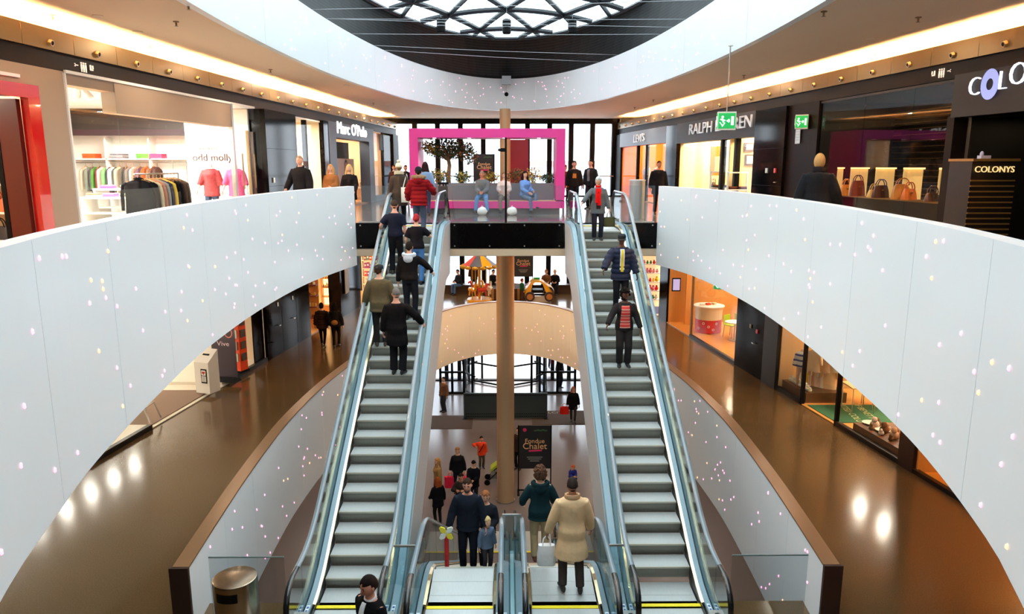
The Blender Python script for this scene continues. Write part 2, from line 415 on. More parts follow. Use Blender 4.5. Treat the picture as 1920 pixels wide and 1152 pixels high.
# bulkheads, coves and the dark sign bands
cove = emis('cove_light_strip', (255, 204, 134), 330)
noz_ring = mat('nozzle_ring', (214, 190, 150), .3, .8)
def fhex(mb, side, Fx, ya, yb, z0, z1, t0, t1, mi=0):
    # box that follows a shop front line; t is measured away from the void
    s = -1 if side == 'L' else 1; P = []
    for z in (z0, z1):
        for (y, t) in ((ya, t0), (ya, t1), (yb, t1), (yb, t0)): P.append((Fx(y)+s*t, y, z))
    if s < 0: P = [P[i] for i in (0, 3, 2, 1, 4, 7, 6, 5)]
    return mb.hexa(P, mi)
for side, Fx, n in (('L', LF, 2), ('R', RF, 3)):
    s = -1 if side == 'L' else 1
    m = MB(); fhex(m, side, Fx, 3, 38.5, 3.42, 3.64, .03, .3); tr = struct('trim_%d' % n, m, darkband)
    y = 3.1; k = 0
    while y < 37.5:
        w = 1.22; m = MB(); fhex(m, side, Fx, y, y+w-.012, 3.41, 3.74, 0, .03); pan = m.build('panel', brass, tr)
        yc = y+w*.5; m = MB()
        x = Fx(yc)
        m.tube([(x, yc, 3.52), (x-s*.05, yc, 3.51)], [.055, .05], 10, 0); m.tube([(x-s*.045, yc, 3.511), (x-s*.053, yc, 3.509)], .034, 8, 1)
        m.build('nozzle', [noz_ring, blackm], tr); y += w; k += 1
    m = MB(); fhex(m, side, Fx, 3, 38.5, 3.12, 3.42, .06, .3); m.build('sign_band', darkband, tr)
    m = MB(); fhex(m, side, Fx, 3, 36.5, 3.64, 3.66, .08, .26); m.build('cove_light', cove, tr)
# restroom pictograms on the sign bands
ledw = emis('white_sign_glow', (255, 236, 214), .75)
for side, pt, s in (('L', pL(165, 118), -1), ('R', pR(1757, 134), 1)):
    m = MB(); x0 = pt.x-s*-.0; y0 = pt.y
    def dot(dy, dz, sy, sz):
        x = (LF if s < 0 else RF)(y0+dy)+s*.045
        m.box(x, y0+dy*.55, 3.27+dz*.6, .02, sy*.38, sz*.6)
    dot(-.42, 0, .2, .02); dot(-.5, .03, .05, .02); dot(-.5, -.03, .05, .02)
    for k in range(3): dot(-.2+k*.1, -.02, .045, .14); dot(-.2+k*.1, .085, .04, .04); dot(-.2+k*.1, -.12, .02, .08)
    dot(.22, 0, .05, .15); dot(.3, -.06, .08, .03); dot(.33, .02, .03, .1)
    o = m.build('restroom_sign', ledw); o['kind'] = 'thing'; tag(o, 'small white restroom pictograms on the dark band of the %s bulkhead' % ('left' if s < 0 else 'right'), 'sign')
# ceiling downlights
down = emis('downlight_glow', (255, 214, 160), 9); ringm = mat('downlight_ring', (235, 215, 190), .4)
tmpl = None
DL_ = [(258, 59), (183, 29), (515, 141), (569, 148), (779, 202), (792, 212), (835, 202), (828, 220), (744, 211), (875, 221), (780, 228), (1019, 216), (1068, 216), (1103, 209), (1155, 209), (1096, 228), (1257, 182), (1262, 181), (1633, 72), (1435, 130), (1404, 136), (1285, 196), (700, 185), (665, 177), (650, 160), (728, 196)]
for u, v in DL_:
    dlab = 'round recessed downlight in the beige upper ceiling, %s from the left' % nth(sorted(DL_).index((u, v)))
    p = atz(u, v, ZC)
    if tmpl is None:
        tmpl = thing('ceiling_downlight', dlab, 'light', p, group='downlights in the upper ceiling')
        m = MB(); m.lathe([(.055, .01), (.085, .0), (.085, -.012), (.06, -.012)], 12, p); m.build('ring', ringm, tmpl)
        m = MB(); m.lathe([(.055, -.002), (.01, -.004)], 12, p); m.build('lamp', down, tmpl)
    else: dup(tmpl, p, 0, dlab)
sprm = mat('sprinkler_metal', (150, 125, 95), .4, .6)
SPR = [(98, 28), (353, 8), (281, 84), (507, 130), (700, 193), (330, 40), (1545, 21), (1722, 32), (1641, 100), (1190, 201), (1225, 187), (1395, 141)]
for k, (u, v) in enumerate(SPR):
    p = atz(u, v, ZC); m = MB(); m.lathe([(.05, 0), (.05, -.015), (.018, -.02), (.015, -.07), (.035, -.08)], 8, p)
    tag(m.build('sprinkler', sprm), 'tiny metal sprinkler head under the beige upper ceiling, %s from the left' % nth(sorted(SPR).index((u, v))), 'sprinkler', 'sprinklers in the upper ceiling')

# ------------------------------------------------------------ far facade, outside
YF = 38.6
paneg = glass('facade_glass', (245, 250, 255), .04)
MX = [-5.9, -4.72, -3.55, -2.37, -1.2, -.06, 1.08, 2.22, 3.33, 4.43, 5.55]
for n, (z0, z1) in enumerate([(0, 3.95), (-5, -.95), (-10, -5.95)]):
    fr = MB(); zt = z1-.1
    fr.box(-.15, YF, z1-.13, 11.9, .3, .26); fr.box(-.15, YF, z0+.03, 11.9, .25, .06)
    w = struct('window_%d' % (n+1), fr, blackm)
    if n < 2:
        for x in MX:
            m = MB(); m.box(x, YF, (z0+z1)/2, .25, .34, z1-z0-.02); m.build('mullion', blackm, w)
        for a, b in zip(MX, MX[1:]):
            m = MB(); m.box((a+b)/2, YF+.05, (z0+z1)/2, b-a-.25, .015, z1-z0-.3); m.build('pane', paneg, w)
    if n == 0:
        m = MB(); m.box(-.15, YF-.2, 1.05, 11.4, .03, .05); m.build('guard_rail', stainless, w)
# end walls beside the facade, and behind the camera
dw = mat('dark_wall', (22, 19, 18), .5)
m = MB(); m.box(-11.5, YF, -3, 11.1, .3, 14); struct('wall_back', m, dw)
m = MB(); m.box(11.4, YF, -3, 11.6, .3, 14); struct('wall_back', m, dw)
warmwall = mat('warm_white_wall', (214, 200, 182), .8)
m = MB(); m.box(0, -8.1, -2, 34, .2, 16); struct('wall_front', m, warmwall)
for s, nm in ((-1, 'wall_left'), (1, 'wall_right')):
    m = MB(); m.box(s*17.05, 15.5, -3, .1, 47.5, 14); struct(nm, m, warmwall)
pave = mat('pale_paving', (205, 208, 212), .8, noise=(2, .08))
m = MB(); m.add([(-80, 39.3, -10.02), (80, 39.3, -10.02), (80, 140, -10.02), (-80, 140, -10.02)], [(0, 1, 2, 3)]); tag(struct('floor', m, pave), kind='structure')
palew = mat('pale_render', (214, 218, 224), .8); palegl = mat('pale_window', (150, 165, 180), .2); roofm = mat('pale_red_roof', (190, 130, 120), .8)
for i, (x, y, w, h, d, lab) in enumerate([(-16, 84, 24, 13, 12, 'pale grey building outside, left beyond the far glass facade'), (10, 92, 18, 11.5, 12, 'pale grey building with red roof outside, right beyond the far glass facade')]):
    t = thing('building', lab, 'building', (x, y, -10.02))
    m = MB(); m.box(x, y, -10.02+h/2, w, d, h); m.build('wall', palew, t)
    m = MB(); m.prism([(x-w/2-.4, y-d/2-.4), (x+w/2+.4, y-d/2-.4), (x+w/2+.4, y+d/2+.4), (x-w/2-.4, y+d/2+.4)], h-10.02, h-9.4); m.build('roof', roofm if i else palew, t)
    for r in range(3):
        for c in range(6):
            m = MB(); m.box(x-w/2+w*(c+.5)/6, y-d/2-.03, -7.6+r*3.6, w/9, .1, 1.9); m.build('window', palegl, t)

# slab edge at the head of the escalators
for k, (xa, xb) in enumerate([(-4.27, -3.2), (-1.6, 1.62), (3.22, 4.27)]):
    m = MB(); m.box((xa+xb)/2, 20.79, -.37, xb-xa, .06, .72); o = struct('trim_%d' % (4+k), m, blackgl)
    nb = max(2, round((xb-xa)/1.05)+1)
    for i in range(nb):
        for z in (-.07, -.66):
            b = MB(); x = xa+.12+(xb-xa-.24)*i/(nb-1); b.tube([(x, 20.76, z), (x, 20.735, z)], .022, 8); b.build('bolt', stainless, o)
m = MB(); m.box(0, 20.95, -.84, 8.6, .36, .2); struct('trim_7', m, mat('beige_edge', (205, 180, 150), .6))
balg = glass('balustrade_glass', (240, 244, 246), .05)
for k, (xa, xb, lab) in enumerate([(-4.2, -3.22, 'clear glass balustrade left of the left long escalator on the upper floor'), (-1.55, 1.58, 'wide clear glass balustrade between the two long escalators on the upper floor'), (3.25, 4.2, 'clear glass balustrade right of the right long escalator on the upper floor')]):
    t = thing('glass_balustrade', lab, 'balustrade', ((xa+xb)/2, 20.8, 0))
    cuts = [xa, xb] if xb-xa < 2 else [xa, -.02, xb]
    for a, b in zip(cuts, cuts[1:]):
        m = MB(); m.box((a+b)/2, 20.8, .52, b-a-.015, .018, 1.04); m.build('pane', balg, t)
    m = MB(); m.box((xa+xb)/2, 20.8, .02, xb-xa, .05, .04); m.build('shoe_channel', stainless, t)
t = thing('camera_mast', 'slim black pole with a small device on the upper glass balustrade', 'pole', (-.02, 20.72, 0))
m = MB(); m.tube([(-.02, 20.72, 0), (-.02, 20.72, 2.36)], .03, 8); m.build('pole', blackm, t)
m = MB(); m.box(-.1, 20.7, 2.02, .12, .12, .1); m.tube([(-.16, 20.7, 2.02), (-.22, 20.66, 2.02)], .04, 8); m.build('device', blackm, t)
# columns
colm = mat('champagne_column', (196, 160, 122), .38, .35, noise=(1, .06, (1, 1, .2)))
t = thing('round_column', 'tall thick champagne round column rising from the ground floor to the bridge', 'column', (-.05, 23.95, -10))
m = MB(); m.lathe([(.3, .03), (.3, 9.04)], 32, (-.05, 23.95, -10)); m.build('shaft', colm, t, smooth=True)
m = MB(); m.lathe([(.33, 0), (.33, .04)], 32, (-.05, 23.95, -10)); m.build('base_ring', stainless, t)
t = thing('round_column', 'slim champagne round column on the upper floor behind the pink frame', 'column', (-.06, 31.9, 0))
m = MB(); m.lathe([(.23, .03), (.23, ZC)], 28, (-.06, 31.9, 0)); m.build('shaft', colm, t, smooth=True)
m = MB(); m.lathe([(.26, 0), (.26, .04)], 28, (-.06, 31.9, 0)); m.build('base_ring', stainless, t)

# lamps of the covered floors (recessed ceiling lights under each slab)
for s in (-1, 1):
    for k in range(8):
        if k > 1: area('middle_floor_lamp', (s*(6.6 if k % 2 else 7.4), 7+3.1*k, -1.0), (0, 0, 0), .14, .14, 13, SOFT)
        area('ground_floor_lamp', (s*(5.6 if k % 2 else 7.6), 7+3.3*k, -6.05), (0, 0, 0), .16, .16, 45, SOFT)
for k in range(5): area('bridge_soffit_lamp', (-3+1.5*k, 24.5, -1.05), (math.radians(25), 0, 0), .35, .35, 70, (1, .58, .26))
for k in range(4): area('middle_far_lamp', (-4.5+3*k, 34, -1.05), (0, 0, 0), .3, .3, 40, SOFT)
for k in range(4): area('ground_far_lamp', (-4.5+3*k, 33, -6.05), (0, 0, 0), .16, .16, 45, SOFT)
for s in (-1, 1):
    for k in range(8): area('added_walkway_fill', (s*(5.9 if k % 2 else 6.3), 8+3.4*k, ZC-.03), (0, 0, 0), .14, .14, 30, SOFT)  # added fill, bounced off the upper floor to brighten the ceiling
# ------------------------------------------------------------ escalators
tread_m = mat('aluminium_tread', (196, 197, 194), .42, .25, noise=(6, .10, (14, 1, 1)))
riser_m = mat('ribbed_riser', (138, 134, 124), .5, .4, noise=(40, .35, (3, .02, .02)))
nose_m = mat('pale_step_nose', (206, 200, 184), .35, .5)  # paler strip along the front edge of each step
deck_m = mat('blue_grey_deck', (124, 148, 158), .42, .15)
truss_m = mat('truss_cladding', (196, 190, 186), .5, .1)
skirt_m = mat('dark_skirt', (38, 40, 42), .4)
strip_m = mat('polished_skirt_strip', (226, 206, 160), .2, .9)
rail_m = mat('sky_sheen_handrail', (112, 128, 136), .28, coat=.7)  # black rubber, its sheen from the sky painted in as blue grey
newel_m = mat('black_rubber', (24, 25, 27), .25, coat=.5)
escglass = glass('escalator_glass', (228, 240, 242), .06)
plate_m = mat('ribbed_landing_plate', (196, 198, 196), .45, .25, noise=(5, .08, (12, 1, 1)))
yellow_m = mat('yellow_comb_line', (250, 224, 30), .5)
stick_m = mat('white_sticker', (226, 234, 240), .5); stickb = mat('blue_pictogram', (70, 110, 160), .5)
SL = .5774
def ramp(Y, c, w=.55):
    return 0. if Y < c-w else ((Y-c+w)**2/(4*w) if Y < c+w else Y-c)
class Esc: pass
def escalator(label, cx, zb, c1, c2, sgn, ya, yb, comb_a, comb_b, nose0, nsteps, znose0):
    # zb: level of the near end, sgn +1 climbs away from the near end, -1 descends
    e = Esc(); zf = lambda Y: zb + sgn*SL*(ramp(Y, c1)-ramp(Y, c2)); e.z = zf; e.cx = cx
    t = thing('escalator', label, 'escalator', (cx, ya, zb)); e.t = t
    ys = sorted(set([ya+.4+(yb-ya-.8)*i/36 for i in range(37)] + [c1-.5, c1, c1+.5, c2-.5, c2, c2+.5]))
    def strip(name, prof, m, y0=None, y1=None, smooth=False):
        # sweep a cross-section [(x, h)] along the escalator
        mb = MB(); L = [y for y in ys if (y0 is None or y >= y0-1e-6) and (y1 is None or y <= y1+1e-6)]
        if y0 is not None and L[0] > y0+.01: L = [y0]+L
        if y1 is not None and L[-1] < y1-.01: L = L+[y1]
        mb.loft([[(cx+x, y, zf(y)+h) for x, h in prof] for y in L]); return mb.build(name, m, t, smooth)
    yA, yB = ya+.4, yb-.4
    for s in (-1, 1):
        strip('skirt', [(s*.512, -.2), (s*.522, -.2), (s*.522, .07), (s*.512, .07)], skirt_m, yA, yB)
        strip('skirt_strip', [(s*.506, .05), (s*.55, .055), (s*.55, .095), (s*.506, .085)], strip_m, comb_a, comb_b)
        strip('inner_deck', [(s*.55, .05), (s*.62, .05), (s*.62, .135), (s*.55, .1)], deck_m, yA-.25, yB+.25)
        strip('outer_deck', [(s*.645, .04), (s*.77, .0), (s*.772, .06), (s*.745, .105), (s*.645, .13)], deck_m, yA-.25, yB+.25)
        # truss cladding
        mb = MB(); rings = []
        for y in ys:
            if y < yA-.01 or y > yB+.01: continue
            zt = zf(y)+.06; zl = min(zt-.1, max(zf(y)-1.35, zb-.3 if (sgn > 0 and y < 10.15) else -99, zb-1.3 if sgn > 0 else zb-6.2))
            if y > 20.7 and sgn > 0: zl = zt-.12
            if sgn < 0 and y < 10.1: zl = zb-.04
            if sgn < 0 and y > c2-1.2: zl = max(zl, -10.03)
            rings.append([(cx+s*.762, y, zl), (cx+s*.775, y, zl), (cx+s*.775, y, zt), (cx+s*.762, y, zt)])
        mb.loft(rings); mb.build('truss_cladding', truss_m, t)
        # glass with round ends, one pane per ~1.3 m
        top = lambda y: zf(y)+.9
        cuts = [ya+.12]+[y for y in ys[2:-2:4]]+[yb-.12]
        for a, b in zip(cuts, cuts[1:]):
            n = 4; lo = []; hi = []
            for k in range(n+1):
                y = a+.006+(b-a-.012)*k/n; h = .9; d = min(y-ya, yb-y)
                if d < .4: h = .53+.37*math.sqrt(max(0, 1-((.4-d)/.4)**2))
                lo.append((y, zf(y)+.08)); hi.append((y, zf(y)+h))
            mb = MB(); poly = lo+hi[::-1]; np_ = len(poly)
            mb.add([(cx+s*.626, y, z) for y, z in poly]+[(cx+s*.638, y, z) for y, z in poly],
                   [tuple(range(np_-1, -1, -1)), tuple(range(np_, 2*np_))]+[(k, (k+1) % np_, np_+(k+1) % np_, np_+k) for k in range(np_)])
            mb.build('glass_panel', escglass, t)
        # handrail along the run, black newel loops at both ends
        run = [(cx+s*.632, y, zf(y)+.94) for y in ys if ya+.38 <= y <= yb-.38]
        mb = MB(); mb.tube(run, .04, 8, flat=(1, .6)); mb.build('handrail', rail_m, t, smooth=True)
        for ye, d in ((ya, 1), (yb, -1)):
            zc = zf(ye+d*.4)+.56; pts = [(cx+s*.632, ye+d*.62, zf(ye+d*.62)+.94)]
            for k in range(11):
                a = PI/2+PI*k/10; pts.append((cx+s*.632, ye+d*(.4+.38*math.cos(a)), zc+.38*math.sin(a)))
            pts.append((cx+s*.632, ye+d*.6, zc-.38))
            mb = MB(); mb.tube(pts, .041, 8, flat=(1, .6)); mb.build('newel_handrail', newel_m, t, smooth=True)
            mb = MB(); mb.box(cx+s*.632, ye+d*.45, zf(ye+d*.45)+.1, .2, .5, .16); mb.build('newel_base', stainless, t)
        # stickers on the inner deck beside the near newel
        for k in range(2):
            mb = MB(); x = cx+s*(.585+.105*k); y0 = ya+.62; mb.box(x, y0+.15, zf(y0)+.137, .05, .3, .006)
            for q in range(3): mb.box(x, y0+.06+q*.09, zf(y0)+.1405, .032, .05, .004, mi=1)
            mb.build('sticker', [stick_m, stickb], t)
    # landing plates and comb lines
    for (a, b) in ((ya-.2, comb_a), (comb_b, yb+.1)):
        y = (a+b)/2; mb = MB(); mb.box(cx, y, zf(y)-.02, 1.02, b-a, .06); mb.build('landing_plate', plate_m, t)
    for y in (comb_a+.04, comb_b-.04):
        mb = MB(); mb.box(cx, y, zf(y)+.012, 1.01, .07, .012); mb.build('comb_line', yellow_m, t)
    # steps
    mb = MB()
    mb.hexa([(-.497, .01, -.035), (.497, .01, -.035), (.497, .37, -.035), (-.497, .37, -.035), (-.497, .0, -.004), (.497, .0, -.004), (.497, .37, 0), (-.497, .37, 0)], 0)
    rings = []
    for k in range(6):
        a = k/5; yy = .012+.05*math.sin(a*PI/2)**2; z = -.036-.185*a; rings.append([(-.497, yy, z), (.497, yy, z), (.497, yy+.03, z), (-.497, yy+.03, z)])
    mb.loft(rings, 1); mb.box(0, .005, -.012, .99, .03, .026, mi=2)
    if sgn < 0: mb.v = [(x, -y, z) for x, y, z in mb.v]; mb.f = [f[::-1] for f in mb.f]
    MW['_'] = Matrix.Identity(4); first = None
    def put(y, z):
        nonlocal first
        if first is None: first = mb.build('step', [tread_m, riser_m, nose_m], t, world=False); first.location = (0, y-ya, z-zb)
        else: inst('step', first, t, (0, y-ya, z-zb))
    for k in range(nsteps):
        y = nose0+.3507*k; put(y, znose0+sgn*.2025*k)
    for a, b, zz in ((comb_a, nose0+.02 if sgn > 0 else nose0-.36, zb-.025), (nose0+.3507*nsteps-.01, comb_b, zf(comb_b)-.025)):
        n = max(1, round((b-a)/.4))
        for k in range(n): fl = MB(); fl.box(cx, a+(b-a)*(k+.5)/n, zz, .99, (b-a)/n-.006, .05); fl.build('flat_step', tread_m, t)
    e.nose0, e.z0, e.sgn = nose0, znose0, sgn
    def tread(Y):
        if sgn > 0:
            k = math.floor((Y-nose0)/.3507); return zb if k < 0 else min(znose0+.2025*k, zf(30))
        k = math.ceil((Y-nose0)/.3507); return zb if k < 0 else znose0-.2025*k
    e.tread = tread; return e
EL = escalator('long escalator left of the central void, full of people riding up', -2.38, -5, 10.27, 18.85, 1, 8.95, 21.2, 9.95, 20.2, 10.88-.3507, 24, -4.62-.2025)
ER = escalator('long escalator right of the central void with people riding down', 2.43, -5, 10.23, 18.8, 1, 8.95, 21.2, 9.95, 20.2, 10.66, 24, -4.72)
DL = escalator('left of the two lower escalators, carrying a family up to the landing', -.72, -5, 11.1, 19.76, -1, 8.75, 21.6, 9.95, 20.46, 11.45, 24, -5.18)
DR = escalator('right of the two lower escalators, with a beige coat riding down', .88, -5, 11.1, 19.76, -1, 8.75, 21.6, 9.95, 20.46, 11.45, 24, -5.18)
# floor strip between the lower pair, small guard panes between neighbouring balustrades
teal_m = mat('teal_floor_strip', (122, 156, 160), .3, .4)
m = MB(); m.box(.08, 10.2, -4.93, .06, 2.6, .05); tag(m.build('floor_strip', teal_m), 'narrow teal metal strip between the two lower escalators', 'strip')
m = MB()
for k, (xa, xb, y, lab) in enumerate([(-1.74, -1.36, 10.3, 'small glass guard between the left long escalator and the lower left one'), (1.52, 1.8, 10.3, 'small glass guard between the lower right escalator and the right long one'), (-.08, .24, 11.3, 'small glass guard between the two lower escalators')]):
    t = thing('glass_guard', lab, 'guard', ((xa+xb)/2, y, -4.88))
    m = MB(); m.box((xa+xb)/2, y, -4.5, xb-xa, .012, .7); m.build('pane', escglass, t)
    m = MB(); m.box((xa+xb)/2, y, -4.14, xb-xa, .03, .03); m.build('top_rail', stainless, t)
# tall glass panels closing the landing beside the outer escalators, with the steel bin
for xa, xb, lab in ((-4.28, -3.2, 'frameless glass panel behind the steel bin, left end of the landing'), (3.24, 4.34, 'frameless glass panel at the right end of the landing')):
    t = thing('glass_screen', lab, 'panel', ((xa+xb)/2, 9.6, -5))
    m = MB(); m.box((xa+xb)/2, 9.6, -4.45, xb-xa, .014, 1.06); m.build('pane', balg, t)
    m = MB(); m.box((xa+xb)/2, 9.6, -3.915, xb-xa, .02, .015); m.build('top_edge', mat('glass_edge', (96, 116, 116), .3), t)
    m = MB(); m.box((xa+xb)/2, 9.6, -4.985, xb-xa, .05, .03); m.build('shoe_channel', stainless, t)
t = thing('litter_bin', 'round brushed steel litter bin on the landing in front of the glass panel', 'bin', (-4.1, 10.0, -5))
t.location = (-3.77, 9.22, -5); MW[t.name] = Matrix.Translation(t.location)
m = MB(); m.lathe([(.29, .0), (.30, .02), (.30, .98), (.295, 1.0), (.28, 1.005), (.02, 1.0)], 40, t.location); m.build('body', mat('bin_steel', (178, 160, 138), .25, 1.0, noise=(1.2, .35, (6, 6, .05))), t, smooth=True)
m = MB(); x, y, z = t.location
pts = []
for k in range(9):
    a = -PI/2-.62+1.0*k/8+.05; pts.append((x+.303*math.cos(a), y+.303*math.sin(a)))
m.add([(px, py, z+.78) for px, py in pts]+[(px, py, z+.91) for px, py in pts], [(k, k+1, 10+k, 9+k) for k in range(8)]); m.build('slot', blackm, t)
# ------------------------------------------------------------ people
def cloth(c, kind='cloth', **k):
    return mat('%s_%d_%d_%d' % ((kind,)+tuple(c)), c, .92, noise=(7, .16), spec=.06, bump=(9, .55), **k)
def skinm(c): return mat('skin_%d_%d_%d' % tuple(c), c, .55, noise=(20, .06), spec=.35)
eye_m = mat('eye_dark', (38, 26, 22), .3); lip_m = mat('lip_tone', (160, 84, 76), .5)
FAIR = (222, 168, 138); PINKISH = (214, 150, 124); DARK = (84, 52, 40)
def remesh(mb, voxel, it=3):
    me = mb.mesh('tmp', blackm); o = bpy.data.objects.new('tmp', me); COL.objects.link(o)
    r = o.modifiers.new('r', 'REMESH'); r.mode = 'VOXEL'; r.voxel_size = voxel
    s = o.modifiers.new('s', 'SMOOTH'); s.factor = .5; s.iterations = it
    out = bpy.data.meshes.new_from_object(o.evaluated_get(bpy.context.evaluated_depsgraph_get()))
    bpy.data.objects.remove(o); bpy.data.meshes.remove(me)
    V = [tuple(v.co) for v in out.vertices]; Fc = [tuple(p.vertices) for p in out.polygons]; bpy.data.meshes.remove(out); return V, Fc
def ik(a, c, l1, l2, pole):
    d = c-a; L = max(.05, min(d.length, l1+l2-.004)); n = d.normalized(); c = a+n*L
    x = (l1*l1-l2*l2+L*L)/(2*L); h = math.sqrt(max(0, l1*l1-x*x)); p = (pole-n*pole.dot(n))
    p = p.normalized() if p.length > 1e-5 else Vector((0, 1, 0)); return a+n*x+p*h, c
TORSO = [(.83, .12, .09, 0), (.90, .168, .115, -.008), (.97, .170, .118, -.012), (1.04, .155, .106, 0), (1.11, .147, .10, .004), (1.2, .158, .11, .006), (1.3, .172, .12, .006), (1.37, .178, .112, 0), (1.42, .158, .09, -.008), (1.46, .095, .068, -.012), (1.5, .06, .056, -.004)]
def person(label, loc, rz, H=1.72, skin=FAIR, female=False, pose=None, top=None, legs=((40, 42, 48), 'slim'), shoes=(30, 26, 24), hair=('short', (50, 36, 28)), headless=False, name='person', cat='person', group=None, lod=.024, headscale=1.0, hat=None, collar=None, extra=None):
    p = dict(pelvis=(0, 0, .95), lean=0, feet=((-.09, 0, .08), (.09, 0, .08)), hands=((-.28, .03, .84), (.28, .03, .84)), head=(0, 0), knee=1)
    p.update(pose or {}); s = H/1.75; Mw = Matrix.Translation(loc) @ Matrix.Rotation(rz, 4, 'Z')
    pel = Vector(p['pelvis']); Rl = Matrix.Rotation(-math.radians(p['lean']), 3, 'X')
    T = lambda q: pel + Rl @ (Vector(q)-Vector((0, 0, .95)))
    wS, wH = (.9, 1.04) if female else (1, 1)
    def ring(z, rx, ry, yo, t=0, n=16):
        k = wS if z > 1.15 else (wH if z < 1.05 else .93 if female else 1)
        bust = .022 if female and 1.2 < z < 1.34 else 0
        return [T(((rx*k+t)*math.cos(2*PI*i/n), (ry+t)*math.sin(2*PI*i/n)+yo+(bust if math.sin(2*PI*i/n) > .3 else 0), z)) for i in range(n)]
    arms = []; lg = []
    for i, sx in enumerate((-1, 1)):
        sh = T((sx*.170*wS, -.005, 1.392)); w = Vector(p['hands'][i]); pole = Vector(p.get('elbow', ((sx*.6, -1, -.2), (sx*.6, -1, -.2)))[i])
        e, w = ik(sh, w, .285, .255, pole); arms.append((sh, e, w))
        hp = pel + Vector((sx*.088, 0, -.05)); an = Vector(p['feet'][i]); k, an2 = ik(hp, an, .43, .405, Vector((sx*.12, p['knee'], .1))); lg.append((hp, k, an2))
    Ht = T((0, .012, 1.635)); Hr = Rl @ Matrix.Rotation(-math.radians(p['head'][1]), 3, 'Z') @ Matrix.Rotation(-math.radians(p['head'][0]), 3, 'X')
    Hd = lambda q: Ht + Hr @ (Vector(q)*headscale)
    # body
    b = MB(); b.loft([ring(*r) for r in TORSO]); nk = T((0, -.012, 1.45)); b.tube([nk, nk.lerp(Ht, .5), Hd((0, -.01, -.06))], [.062, .056, .056], 10)
    for (sh, e, w) in arms: b.tube([sh+(sh-e)*.08, sh.lerp(e, .3), sh.lerp(e, .8), e, e.lerp(w, .35), w, w+(w-e).normalized()*.03], [.05, .052, .042, .04, .041, .028, .028], 8)
    for (h, k, a) in lg: b.tube([h, h.lerp(k, .4), k, k.lerp(a, .3), a, a-Vector((0, 0, .03))], [.088, .078, .054, .054, .037, .036], 8)
    V, Fc = remesh(b, lod); nb = len(Fc); B = MB(); B.add(V, Fc, 0)
    if not headless:
        def hs(q): return Vector((q.x, q.y, q.z))
        rings = []
        for j in range(13):
            a = -PI/2+PI*j/12; cr = max(math.cos(a), .03); z = math.sin(a); ringp = []
            for k in range(18):
                x, y = cr*math.cos(2*PI*k/18), cr*math.sin(2*PI*k/18)
                jx = 1-.3*max(0, -z-.15) if z < 0 else 1; jy = 1-.12*max(0, -z) if y > 0 else (1-.45*max(0, -z-.1))
                ringp.append(Hd((x*.077*jx, y*.096*jy+(.012*max(0, -z) if y > 0 else 0), z*.118)))
            rings.append(ringp)
        B.loft(rings, 0)
        B.loft([[Hd((x*w, .088+dy, z)) for x, dy in ((-1, -.01), (0, pr), (1, -.01), (0, -.02))] for z, w, pr in ((.03, .008, .004), (0, .011, .018), (-.018, .016, .028), (-.03, .014, .012))], 0)
        for sx in (-1, 1):
            B.ell(Hd((sx*.03, .084, .012)), (.013, .008, .007), 6, 4, 1); B.ell(Hd((sx*.032, .088, .034)), (.02, .006, .005), 6, 3, 2)
            B.ell(Hd((sx*.078, -.004, -.005)), (.011, .02, .03), 6, 5, 0)
        B.ell(Hd((0, .088, -.058)), (.024, .007, .007), 6, 4, 3)
    for i, (sh, e, w) in enumerate(arms):
        d = (w-e).normalized(); sx = (-1, 1)[i]; nrm = Vector((-sx, .1, 0)); nrm = (nrm-d*nrm.dot(d)).normalized(); ac = d.cross(nrm).normalized()
        if ac.y < 0: ac = -ac
        Mh = Matrix((ac, nrm, d)).transposed()
        B.ell(w+d*.05, (.04, .017, .055), 8, 5, 0, M=Mh)
        for q, L in zip((-.028, -.01, .009, .027), (.062, .072, .076, .066)):
            bs = w+d*.082+ac*q; B.tube([bs, bs+d*L*.5+nrm*.008, bs+d*L*.85+nrm*.03, bs+d*L*.9+nrm*.048], [.0095, .009, .008, .006], 5, 0)
        bs = w+d*.03+ac*.03; B.tube([bs, bs+d*.025+ac*.022+nrm*.006, bs+d*.055+ac*.022+nrm*.02], [.012, .011, .008], 5, 0)
    Sm = lambda mb: setattr(mb, 'v', [tuple(Vector(q)*s) for q in mb.v])
    Sm(B); hc = hair[1]
    me = B.mesh(name, [skinm(skin), eye_m, cloth(hc, 'brow'), lip_m], True)
    o = bpy.data.objects.new(name, me); COL.objects.link(o); o.location = loc; o.rotation_euler = (0, 0, rz); MW[o.name] = Mw; tag(o, label, cat, group)
    def child(nm, mb, m, smooth=True):
        Sm(mb); return mb.build(nm, m, o, smooth, world=False)
    # trousers
    if legs:
        lc, lk = legs[:2]; wd = dict(slim=(.094, .066, .05), wide=(.102, .084, .078), normal=(.098, .074, .066), shorts=(.1, .08, .07))[lk]; m = MB()
        m.loft([ring(*r, t=.012) for r in TORSO[:4]])
        for (h, k, a) in lg: m.tube([h, h.lerp(k, .4), k, k.lerp(a, .4), a+Vector((0, 0, .0))], [wd[0], wd[0]*.93, wd[1], (wd[1]+wd[2])*.5, wd[2]], 10)
        V, Fc = remesh(m, lod); m = MB(); m.add(V, Fc); child('trousers', m, legs[2] if len(legs) > 2 else cloth(lc))
